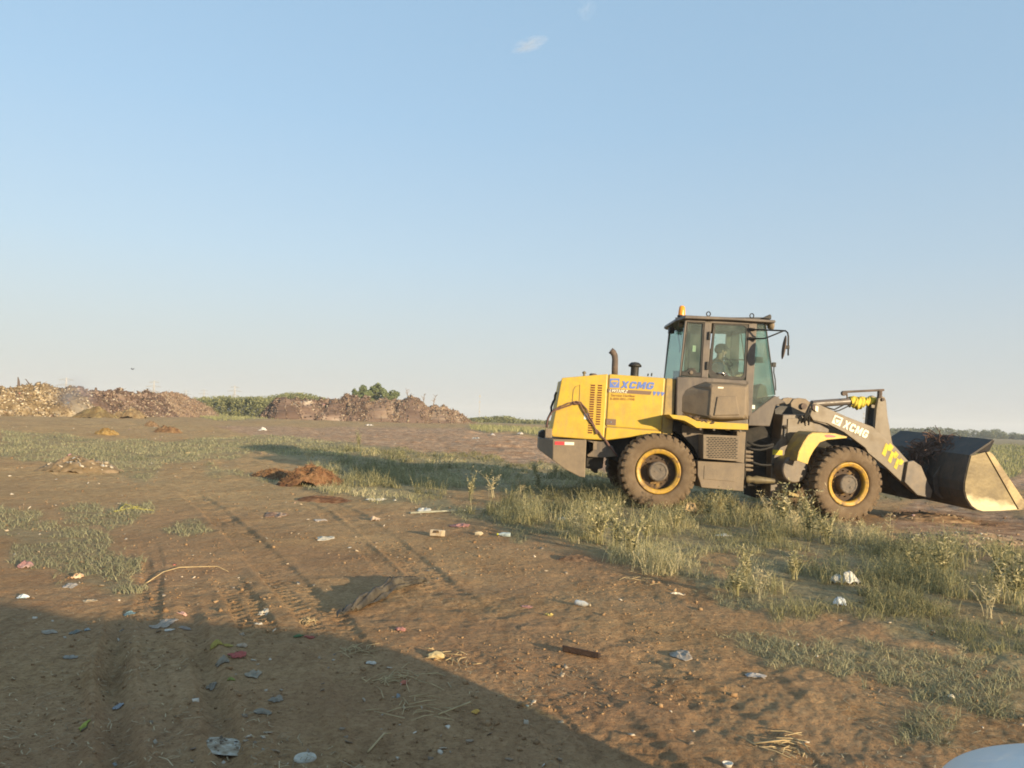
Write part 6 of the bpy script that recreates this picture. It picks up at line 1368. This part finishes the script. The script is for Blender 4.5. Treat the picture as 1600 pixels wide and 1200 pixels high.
crumple('green_leaf', 361, 1063, 14, 1.3, .2, (.22, .23, .06), 'yellow green leaf in shadow beside the folded clear film', 'leaf', 31)
crumple('green_leaf', 132, 1136, 14, 1.6, .3, (.34, .36, .08), 'yellow green leaf standing in shadow at the lower left', 'leaf', 32)
crumple('paper_ball', 185, 1095, 16, 1.4, .4, (.34, .37, .39), 'bluish white crumpled paper lying in the deep wheel rut', 'paper', 33)
crumple('plastic_scrap', 110, 1026, 24, 1.0, .1, (.30, .27, .22), 'pale plastic strip in the car shadow at the left end', 'plastic', 34)
crumple('blue_film', 118, 988, 20, 1.3, 0.20, (0.237, 0.236, 0.201), 'pale blue film inside the shadow near its left bulge', 'film', 35)
crumple('paper_scrap', 76, 988, 26, .9, .15, (.36, .31, .24), 'cream paper scrap inside the shadow, left of the blue film', 'paper', 36)
crumple('blue_film', 136, 985, 9, 1.3, 0.42, (0.316, 0.341, 0.327), 'small brighter blue film right of the pale blue one', 'film', 37)
crumple('tan_rag', 140, 941, 24, .8, .1, (.42, .33, .22), 'small tan rag on lit soil just above the car shadow', 'rag', 38)
crumple('blue_scrap', 203, 957, 18, 1.1, .2, (.16, .24, .26), 'dull blue green scrap on the soil above the shadow', 'scrap', 39)
crumple('pink_wrapper', 286, 958, 18, 1.0, .3, (.56, .34, .28), 'pinkish white wrapper above the two grey bags', 'wrapper', 40)
lathe_item('jar_lid', 477, 1180, [(0, .004), (.030, .004), (.036, .010), (.044, .012), (.048, .004), (.044, -.002)], (.52, .47, .38), 'round cream jar lid lying on the shaded soil at the bottom', 'lid')
lathe_item('paper_cup', 1137, 1196, [(.015, 0), (.020, .012), (.023, .016), (.020, .016), (.014, .003), (0, .003)], (.66, .60, .50), 'small cream paper cup cut by the bottom edge, right of centre', 'cup')
crumple('grey_bag', 1066, 1026, 50, 1.2, .10, (.34, .30, .25), 'dirty grey white film on the soil right of the dark beam', 'film', 42, (.22, .16, .11))
crumple('plastic_pouch', 1180, 1056, 38, .8, .10, (.36, .33, .30), 'small shiny grey pouch lying right of the dirty white film', 'pouch', 43)
crumple('white_bag', 1320, 912, 48, .8, .48, (.56, .55, .50), 'larger white plastic bag caught in the weeds at right', 'bag', 45, (.52, .52, .50))
crumple('white_bag', 1313, 946, 24, .9, .6, (.56, .60, .62), 'small bluish white bag below the larger one in the weeds', 'bag', 46)
crumple('paper_scrap', 1132, 838, 24, .8, .14, (.62, .58, .48), 'narrow white paper scrap in the weeds below the loader cab', 'paper', 47)
crumple('bone', 1057, 929, 24, .35, .16, (.62, .56, .44), 'small white bone at the edge of the weeds at centre right', 'bone', 48)
crumple('dry_leaf', 1080, 800, 30, .8, .55, (.58, .40, .20), 'curled orange tan leaf in the grass in front of the rear wheel', 'leaf', 49)
crumple('white_scrap', 880, 812, 20, 1.2, .2, (.58, .56, .50), 'white scrap with twigs in the weeds left of the rear wheel', 'scrap', 50)
crumple('white_bag', 411, 670, 12, 1.2, .5, (.70, .66, .58), 'white lump on the churned soil below the reed bed', 'bag', 51)
crumple('white_bag', 744, 683, 15, 1.5, .3, (.68, .62, .50), 'yellowish white bag on the churned soil left of the loader', 'bag', 52)
crumple('paper_scrap', 577, 665, 12, 1.5, .2, (.66, .60, .52), 'flat white paper at the foot of the right heap', 'paper', 53)
crumple('white_bag', 770, 681, 7, 1.5, .5, (.62, .56, .50), 'small whitish bag on churned soil just left of the loader bumper', 'bag', 54)
crumple('paper_scrap', 812, 679, 12, 1.5, .3, (.60, .54, .46), 'pale paper closest to the loader bumper on the churned soil', 'paper', 55)
crumple('pink_wrapper', 625, 986, 20, 1.2, .2, (.44, .20, .16), 'reddish wrapper on the soil below the tarp', 'wrapper', 56)
crumple('pink_wrapper', 823, 948, 18, 1.0, .08, (.42, .22, .18), 'flat faded pink wrapper left of the white tube', 'wrapper', 57)
crumple('yellow_leaf', 858, 963, 16, 1.0, .2, (.50, .38, .12), 'curled yellow leaf below the white tube', 'leaf', 58)
crumple('orange_peel', 743, 1114, 14, 1.0, .3, (.62, .38, .10), 'orange peel at the sunny side of the car shadow edge', 'peel', 59)
crumple('red_scrap', 632, 1067, 14, 1.3, .2, (.46, .16, .10), 'tiny red scrap just above the shadow edge right of centre', 'scrap', 60)
crumple('white_scrap', 580, 1034, 18, .8, .16, (.60, .55, .46), 'white scrap above the straw bundle at the shadow edge', 'scrap', 61)
# rubbish spill on the left with broken pieces
def pile(name, px_, py_, wpx, hpx, label, cat, cols, seed, nsc=0, deep=.6, sct=(1.2, 1.2)):
    p = G(px_, py_); w_ = size_at(p, wpx) / 2; hh = size_at(p, hpx); n = 60
    g, h_ = np.meshgrid(np.linspace(-1, 1, n), np.linspace(-1, 1, n), indexing='ij'); rad = np.hypot(g, h_)
    X = g * w_ * 1.1; Y = h_ * w_ * deep * 1.1; k = np.clip(1 - (rad * (1 + .6 * (fbm(g * 1.5 + seed, h_ * 1.5, 3, seed) - .5))) ** 2, -.2, 1)
    Z = hh * (k * (.55 + .9 * fbm(g * 3 + seed, h_ * 3, 4, seed + 1)) + .25 * (fbm(g * 12, h_ * 12, 3, seed + 2) - .5) * (k > 0)); Z = H(p.x + X, p.y + Y) - p.z + Z - .01
    i, j = np.meshgrid(np.arange(n - 1), np.arange(n - 1), indexing='ij'); F = np.stack([i * n + j, (i + 1) * n + j, (i + 1) * n + j + 1, i * n + j + 1], -1).reshape(-1, 4)
    T = np.clip(.5 + 1.5 * (fbm(g * 6, h_ * 6, 4, seed + 7) - .5), 0, 1); V = np.stack([X, Y, Z], -1).reshape(-1, 3)
    o = link(name, np_mesh(name, V, F, attr_mat(name + str(seed), cols, .95), False, {'tint': T.ravel()})); o.location = p; tag(o, label, cat)
    if nsc:
        kk = rng.choice(np.nonzero((rad < .85).ravel())[0], nsc); q = V[kk]; s_ = rng.uniform(.01, .03, nsc) * p.y / 16; Vq, Fq, Tq = chunks(q[:, 0], q[:, 1], q[:, 2] + s_ * .3, s_ * 1.3, s_, s_ * .4, rng.beta(*sct, nsc))
        c = link('broken_pieces', np_mesh('broken_pieces', Vq, Fq, M['heapscrap'], False, {'tint': Tq}), o); c['kind'] = 'stuff'
    return o
def hay(o, n, L, mt, seed):
    g_ = random.Random(seed); me = o.data; m = MB()
    for i in range(n):
        v = me.vertices[g_.randrange(len(me.vertices))].co
        if v.z < .03: continue
        d = Vector((g_.gauss(0, 1), g_.gauss(0, 1), g_.gauss(-.1, .5))).normalized() * L * g_.uniform(.4, 1); m.tube([v - d * .5, v + Vector((0, 0, .01)), v + d * .5 + Vector((0, 0, g_.uniform(-.01, .01)))], .004, 3)
    c = m.build('straw_fibres', mt, o); c['kind'] = 'stuff'
M['hay'] = mat('brown straw fibres', (.16, .075, .030), .9, 0, (.32, .19, .09), 30, (.4, .6))
dungc = [(0, (.09, .042, .022)), (.5, (.16, .082, .042)), (1, (.25, .145, .075))]
o = pile('dung_clod', 484, 756, 90, 27, 'large reddish brown clod of straw dung beside the grass, left of the loader shadow', 'dung', dungc, 301, 0, .8); hay(o, 1500, .16, M['hay'], 1)
o = pile('dung_clod', 430, 745, 70, 11, 'lower brown dung clod joined to the left of the large reddish one', 'dung', [(0, (.085, .042, .020)), (.5, (.15, .08, .038)), (1, (.23, .14, .07))], 303, 0, .8); hay(o, 700, .14, M['hay'], 2)
o = pile('dung_clod', 508, 782, 82, 8, 'flat thin streak of dark dung below the large reddish clod', 'dung', [(0, (.06, .028, .016)), (.5, (.12, .06, .032)), (1, (.20, .12, .07))], 305, 0, .45)
pile('rubbish_pile', 122, 736, 118, 20, 'small spill of broken white and orange rubbish on a low mound at the left', 'rubbish', [(0, (.12, .085, .045)), (.5, (.20, .145, .085)), (1, (.30, .22, .14))], 307, 120, .5, (1.6, .9))
o = pile('dung_mound', 150, 652.5, 62, 14, 'mossy brown dung mound with a yellow crest at the foot of the left heaps', 'dung mound', [(0, (.08, .058, .026)), (.5, (.17, .12, .055)), (1, (.32, .25, .11))], 331, 0, .7); hay(o, 260, .5, M['hay'], 7)
o = pile('dung_mound', 204, 653.5, 44, 14, 'lower brown dung mound just right of the mossy one', 'dung mound', [(0, (.12, .08, .04)), (.5, (.21, .15, .08)), (1, (.32, .24, .13))], 333, 0, .7); hay(o, 160, .5, M['hay'], 8)
pile('ash_patch', 345, 1162, 84, 5, 'low ashy grey patch on the shaded soil at the bottom, left of the jar lid', 'ash', [(0, (.20, .14, .085)), (.5, (.34, .28, .20)), (1, (.50, .46, .38))], 351, 30, .6)
pile('dung_pile', 166, 680, 36, 10, 'small orange brown dung pile standing in the open at left', 'dung pile', [(0, (.15, .085, .025)), (.5, (.24, .15, .05)), (1, (.34, .24, .10))], 309)
pile('dung_pile', 262, 676, 40, 10, 'small dark brown dung pile right of the orange one', 'dung pile', [(0, (.10, .055, .03)), (.5, (.17, .10, .05)), (1, (.26, .17, .09))], 311)
pile('dung_pile', 235, 666, 24, 7, 'tiny brown dung pile behind the dark brown one', 'dung pile', [(0, (.10, .06, .03)), (.5, (.17, .11, .06)), (1, (.26, .17, .1))], 313)
pile('soil_bump', 1520, 846, 190, 14, 'churned reddish brown soil below the bucket edge', 'soil', [(0, (.13, .08, .045)), (.5, (.29, .19, .11)), (1, (.45, .32, .19))], 315, 60, .5)
pile('soil_bump', 1448, 812, 130, 10, 'rough brown soil between the front wheel and the bucket', 'soil', [(0, (.13, .08, .045)), (.5, (.27, .175, .10)), (1, (.42, .30, .18))], 317, 30, .6)
pile('soil_bump', 903, 875, 60, 8, 'small broken edge of soil where the weeds begin, right of centre', 'soil', [(0, (.07, .04, .025)), (.5, (.16, .10, .06)), (1, (.26, .17, .10))], 319, 0, .5)
# sticks
def stick(pts, r_, label, mt='straw2', name='stick', cat='stick'):
    m = MB(); q = [G(*p) for p in pts]; o_ = q[0].copy()
    for i, p in enumerate(q): p.z = float(H(p.x, p.y, True)) + r_ + (.02 if 0 < i < len(q) - 1 else 0)
    m.tube([p - o_ for p in q], [r_] * (len(q) - 1) + [r_ * .4], 6); o = m.build(name, M[mt], None, smooth=True); o.location = o_; tag(o, label, cat); return o
M['straw2'] = mat('pale dry stem', (.50, .38, .20), .8, 0, (.36, .26, .13), 10, (.4, .6))
M['yellowstrap'] = mat('yellow strap', (.36, .33, .07), .8)
stick([(228, 907), (255, 899), (280, 890), (310, 889), (340, 888), (358, 894)], .0045, 'long curved pale stick lying across the wheel ruts at left')
stick([(290, 708), (322, 704)], .02, 'short straight pale stick on soil at the upper left')
stick([(178, 800), (205, 796), (240, 799)], .010, 'bright yellow strap lying in grass at the left', 'yellowstrap', 'yellow_strap', 'strap')
stick([(185, 799), (195, 791), (212, 795), (222, 793)], .010, 'looped end of yellow strap above the straight one', 'yellowstrap', 'yellow_strap', 'strap')
stick([(685, 1118), (735, 1104), (738, 1103)], .004, 'straight straw crossing the shadow edge right of centre')
stick([(602, 1062), (618, 1048)], .004, 'upright leaning straw of the little straw bundle at the shadow edge')
stick([(596, 1066), (640, 1036)], .004, 'longest straw of the little bundle at the shadow edge')
stick([(1175, 1162), (1225, 1163), (1238, 1158)], .004, 'pale curved straw at the lower right on the soil')
stick([(575, 1170), (600, 1150), (612, 1142)], .005, 'forked dry stem standing in the shadow at bottom centre')
stick([(700, 1068), (705, 1082), (700, 1068)], .004, 'short thin stem on the soil near the shadow edge')
def straw_bundle(px_, py_, wpx, n, label, seed, flat=.12):
    p = G(px_, py_); w_ = size_at(p, wpx); g_ = random.Random(seed); m = MB()
    for i in range(n):
        c = Vector((g_.gauss(0, w_ * .28), g_.gauss(0, w_ * .3), 0)); c.z = float(H(p.x + c.x, p.y + c.y, True)) - p.z + .006; a = g_.uniform(0, 3.14); L = w_ * g_.uniform(.15, .55); d = Vector((math.cos(a), math.sin(a), g_.uniform(-.02, flat))) * L * .5
        m.tube([c - d, c + Vector((g_.gauss(0, .01), g_.gauss(0, .01), .006)), c + d], [.0022, .0026, .0016], 4)
    o = m.build('straw_bundle', M['straw2'], None); o.location = p; tag(o, label, 'straw'); return o
straw_bundle(615, 1060, 60, 26, 'loose bundle of pale straw crossing the shadow edge at the lower centre', 1)
straw_bundle(700, 1032, 70, 18, 'fan of thin straw right of the beige foam lump', 2)
straw_bundle(555, 1012, 60, 22, 'scatter of straw on lit soil just above the shadow, below the tarp', 3)
straw_bundle(650, 1100, 110, 22, 'long straw stalks lying in the shadow below the loose bundle', 4)
straw_bundle(1230, 1165, 90, 22, 'straw scatter at the lower right, left of the car bonnet', 5)
straw_bundle(1000, 905, 60, 14, 'thin straw on bare soil in front of the weeds', 6)
straw_bundle(480, 968, 26, 30, 'small dark dry tuft left of the tarp', 7, .9)
# ------------------------------------------------------------------ tall plants that stand out
def copy_plain(o, parent=None):
    c = o.copy(); COL.objects.link(c); c.parent = parent
    for ch in list(o.children): copy_plain(ch, c)
    return c
def stalk_plant(seed, hgt, ns, dry, lean=.2):
    g_ = np.random.default_rng(seed); n = ns; a = g_.uniform(0, 6.28, n)
    root = empty('tall_weed')
    global rng
    sv = rng; rng = g_
    x_ = g_.normal(0, .05 * hgt, n); y_ = g_.normal(0, .05 * hgt, n); hh = hgt * g_.uniform(.55, 1.05, n)
    V, F, k = blades(x_, y_, hh, np.full(n, .013 if dry else .020), g_.uniform(.05, lean * 2, n), 4, base_z=np.zeros(n)); rng = sv
    link('stalks', np_mesh('stalks', V, F, M['drygrass'] if dry else M['weed'], False, {'tint': np.repeat(g_.random(n) * .6 + .3, k)}), root)
    # seed heads / leaves
    Vs = V.reshape(n, 10, 3); L_, T_ = [], []
    for i in range(n):
        for q in range(16):
            t = g_.uniform(.3, 1.0); s_ = min(int(t * 4), 3); f_ = t * 4 - s_; c = ((Vs[i, 2 * s_] + Vs[i, 2 * s_ + 1]) * (1 - f_) + (Vs[i, 2 * s_ + 2] + Vs[i, 2 * s_ + 3]) * f_) / 2
            d = g_.normal(0, 1, 3); d[2] = abs(d[2]) * .9; d /= np.linalg.norm(d); w_ = np.cross(d, g_.normal(0, 1, 3)); w_ /= np.linalg.norm(w_); l_ = g_.uniform(.06, .15) * (1.2 - .5 * t)
            L_ += [c, c + d * l_ * .5 + w_ * (.009 if dry else .014), c + d * l_, c + d * l_ * .5 - w_ * (.009 if dry else .014)]; T_ += [g_.random()] * 4
    link('leaves', np_mesh('leaves', np.array(L_), np.arange(len(L_)).reshape(-1, 4), M['drygrass'] if dry else M['weed'], False, {'tint': np.array(T_)}), root)
    return root
protos = [(stalk_plant(1, 1.0, 5, True, .12), 1), (stalk_plant(2, 1.0, 14, False, .2), 0), (stalk_plant(3, 1.0, 22, False, .35), 0), (stalk_plant(4, 1.0, 8, True, .35), 1)]
used = set()
# (px, py of the foot, height in photograph pixels, kind, label)
TALL = [(680, 748, 58, 0, 'tall thin pale dry stalk standing in the loader shadow above the grey plank'), (742, 756, 34, 0, 'shorter dry stalk right of the tall thin one, in the loader shadow'),
        (482, 727, 44, 3, 'loose cluster of dry stalks above the large dung clod'), (515, 733, 34, 0, 'single dry stalk just right of the cluster above the dung clod'), (560, 700, 30, 1, 'upright green weed on the churned soil in front of the right heap'),
        (768, 778, 55, 3, 'dry stalk tuft between the loader shadow and the centre weeds'), (735, 782, 45, 1, 'green weed left of the dry tuft in the centre weeds'), (815, 775, 45, 3, 'dry stalks right of the centre tuft, by the end of the shadow'),
        (840, 768, 40, 1, 'green weed standing before the left corner of the counterweight'), (836, 742, 28, 2, 'dark green bush of weed in the loader shadow left of the bumper'), (868, 742, 22, 2, 'low bright green bush under the counterweight'),
        (905, 850, 70, 3, 'dry stalks at the left tip of the thick weeds'), (935, 850, 82, 2, 'bushy weed left of the rear wheel'), (962, 862, 84, 1, 'straight green weed before the left side of the rear wheel'), (985, 872, 78, 2, 'bushy weed in front of the rear wheel, lower one'),
        (1010, 852, 62, 1, 'green weed under the rear hub'), (1056, 825, 45, 2, 'leafy weed before the right side of the rear wheel'), (1110, 812, 52, 2, 'leafy weed below the ladder box'), (1140, 818, 58, 1, 'upright weed below the front corner of the step box'),
        (1200, 812, 60, 3, 'dry leaning stalks under the articulation joint'), (1222, 830, 82, 1, 'upright weed left of the front wheel'), (1245, 838, 92, 3, 'tallest dry stalks in front of the front wheel left edge'), (1262, 845, 86, 1, 'tall green weed before the front wheel'),
        (1290, 850, 66, 2, 'bushy weed below the front hub'), (1330, 852, 58, 3, 'dry stalks below the front rim'), (1392, 845, 60, 0, 'thin bent stalk right of the front wheel'), (1165, 915, 70, 1, 'upright weed in the middle of the near weeds'), (1185, 940, 78, 3, 'pale forked dry stalk in the near weeds'),
        (1150, 930, 56, 2, 'bushy weed left of the pale forked stalk'), (1240, 905, 60, 2, 'bushy weed left of the white bags'), (1430, 900, 66, 1, 'upright weed right of the white bags'), (1475, 905, 84, 2, 'broad weed bush right of centre in the near weeds'),
        (1520, 880, 70, 3, 'long bent dry stalks below the bucket'), (1560, 935, 96, 1, 'tall weed near the right edge, in front'), (1590, 945, 110, 2, 'tall bushy weed cut by the right edge'), (1545, 965, 80, 3, 'dry stalks at the lower right edge of the weeds'), (1500, 1035, 44, 3, 'pale bright tuft with broad dry heads at lower right')]
def seed_head(root):
    V = []; g_ = np.random.default_rng(8)
for i, (px_, py_, hp_, kd, lb) in enumerate(TALL):
    pr_, dry = protos[kd]
    r_ = pr_ if kd not in used else copy_plain(pr_); used.add(kd)
    p = G(px_, py_); r_.location = p; s_ = size_at(p, hp_); r_.scale = (s_, s_, s_); r_.rotation_euler = (0, 0, i * 1.37)
    r_['label'] = lb; r_['category'] = 'weed'; r_['group'] = 'tall weeds standing out of the grass'
for k_, (pr_, _) in enumerate(protos):
    if k_ not in used: bpy.data.objects.remove(pr_)
# ------------------------------------------------------------------ smoke over the left heap, cloud wisps
def volume(name, c, r_, dens, col, label, cat, nscale=3.0, emis=0, rot=None, thr=.42):
    m = MB(); ellipsoid(m, (0, 0, 0), (1, 1, 1), None, 24, 14); o = m.build(name, None, None); o.location = c; o.scale = r_
    if rot: o.rotation_euler = rot
    mt = bpy.data.materials.new(name + ' air'); mt.use_nodes = True; t = mt.node_tree; t.nodes.remove(t.nodes['Principled BSDF'])
    v = N(t, 'ShaderNodeVolumePrincipled'); v.inputs['Color'].default_value = (*col, 1); v.inputs['Anisotropy'].default_value = .2
    tc = N(t, 'ShaderNodeTexCoord'); ln = N(t, 'ShaderNodeVectorMath', operation='LENGTH'); t.links.new(tc.outputs['Object'], ln.inputs[0])
    mr = N(t, 'ShaderNodeMapRange'); mr.inputs[1].default_value = 1.0; mr.inputs[2].default_value = .1; mr.inputs[3].default_value = 0; mr.inputs[4].default_value = 1; t.links.new(ln.outputs['Value'], mr.inputs[0])
    n = N(t, 'ShaderNodeTexNoise'); n.inputs['Scale'].default_value = nscale; n.inputs['Detail'].default_value = 4; t.links.new(tc.outputs['Object'], n.inputs['Vector'])
    m2 = N(t, 'ShaderNodeMapRange'); m2.inputs[1].default_value = thr; m2.inputs[2].default_value = .7; t.links.new(n.outputs[0], m2.inputs[0])
    a = N(t, 'ShaderNodeMath', operation='MULTIPLY'); t.links.new(mr.outputs[0], a.inputs[0]); t.links.new(m2.outputs[0], a.inputs[1])
    b = N(t, 'ShaderNodeMath', operation='MULTIPLY'); b.inputs[1].default_value = dens; t.links.new(a.outputs[0], b.inputs[0]); t.links.new(b.outputs[0], v.inputs['Density'])
    t.links.new(v.outputs[0], t.nodes['Material Output'].inputs['Volume']); o.data.materials.append(mt); tag(o, label, cat, kind='stuff'); return o
sp = CAM + ray(112, 622) * 68; volume('smoke', sp, (2.2, 2.2, 2.6), .3, (.75, .74, .85), 'thin bluish smoke rising from the gap between the two left heaps', 'smoke', 1.6, thr=.35)
cp = CAM + ray(827, 70) * 3000; volume('cloud', cp, (85, 60, 20), .035, (1, 1, 1), 'small white wisp of cloud high above the middle of the photo', 'cloud', 1.8, rot=(0, R(-18), 0), thr=.38)
cp = CAM + ray(916, 14) * 3000; volume('cloud', cp, (45, 45, 50), .006, (1, 1, 1), 'very faint wisp of cloud at the top edge of the photo', 'cloud', 1.8)
# ------------------------------------------------------------------ the photographer's car, beside and behind the camera
car = empty('white_car', (CX, CYN, 0), (0, 0, R(-8))); tag(car, 'pale white car, only a rounded bonnet corner showing at the bottom right', 'car')
def loft(secs, n=28):
    m = MB(); rows = []
    for (y_, hw, z0, z1, pw) in secs:
        row = []
        for k in range(n):
            t = 2 * math.pi * k / n; c, s = math.cos(t), math.sin(t); e = 2 / pw
            row.append((hw * math.copysign(abs(c) ** e, c), y_, (z0 + z1) / 2 + (z1 - z0) / 2 * math.copysign(abs(s) ** e, s)))
        rows.append(row)
    o_ = [p for r_ in rows for p in r_]; nr = len(rows)
    m.add(o_, [(i * n + k, i * n + (k + 1) % n, (i + 1) * n + (k + 1) % n, (i + 1) * n + k) for i in range(nr - 1) for k in range(n)] + [list(range(n)), list(range((nr - 1) * n, nr * n))])
    return m
m = loft(CARLOW, 40); bd = m.build('body', M['carpaint'], car, smooth=True); md = bd.modifiers.new('sub', 'SUBSURF'); md.levels = 2; md.render_levels = 2
m = loft(CARTOP, 32); m.build('cabin', M['carglass'], car, smooth=True)
m = loft([(a, b * .8, d - .06, d + .03, 3) for a, b, c, d, e in CARTOP[2:-2]], 24); m.build('roof', M['carpaint'], car, smooth=True)
for y_ in (-.95, -3.45):
    for sx in (-1, 1):
        m = MB(); m.lathe([(.0, -.02), (.20, -.02), (.21, 0), (.31, 0), (.32, .03), (.32, .17), (.30, .2), (0, .2)], (sx * .78 - .10, y_, .32), 'x', 28); m.build('wheel', M['black'], car, smooth=True)
for sx in (-1, 1):
    m = MB(); ellipsoid(m, (sx * .98, -1.55, .98), (.09, .06, .07), None, 12, 8); m.build('wing_mirror', M['carpaint'], car, smooth=True)
    m = MB(); ellipsoid(m, (sx * .50, -.16, .52), (.15, .08, .07), None, 12, 8); m.build('headlight', M['glass'], car, smooth=True)

# ------------------------------------------------------------------ evening haze
HZ = 0.00055
m = MB(); m.box(-2750, 2750, -2750, 2750, -4, 42); o = m.build('haze', None, None); mt = bpy.data.materials.new('evening haze'); mt.use_nodes = True; t = mt.node_tree; t.nodes.remove(t.nodes['Principled BSDF'])
v = N(t, 'ShaderNodeVolumePrincipled'); v.inputs['Color'].default_value = (.93, .97, 1, 1); v.inputs['Density'].default_value = HZ; v.inputs['Anisotropy'].default_value = 0.0
t.links.new(v.outputs[0], t.nodes['Material Output'].inputs['Volume']); o.data.materials.append(mt); tag(o, kind='stuff')
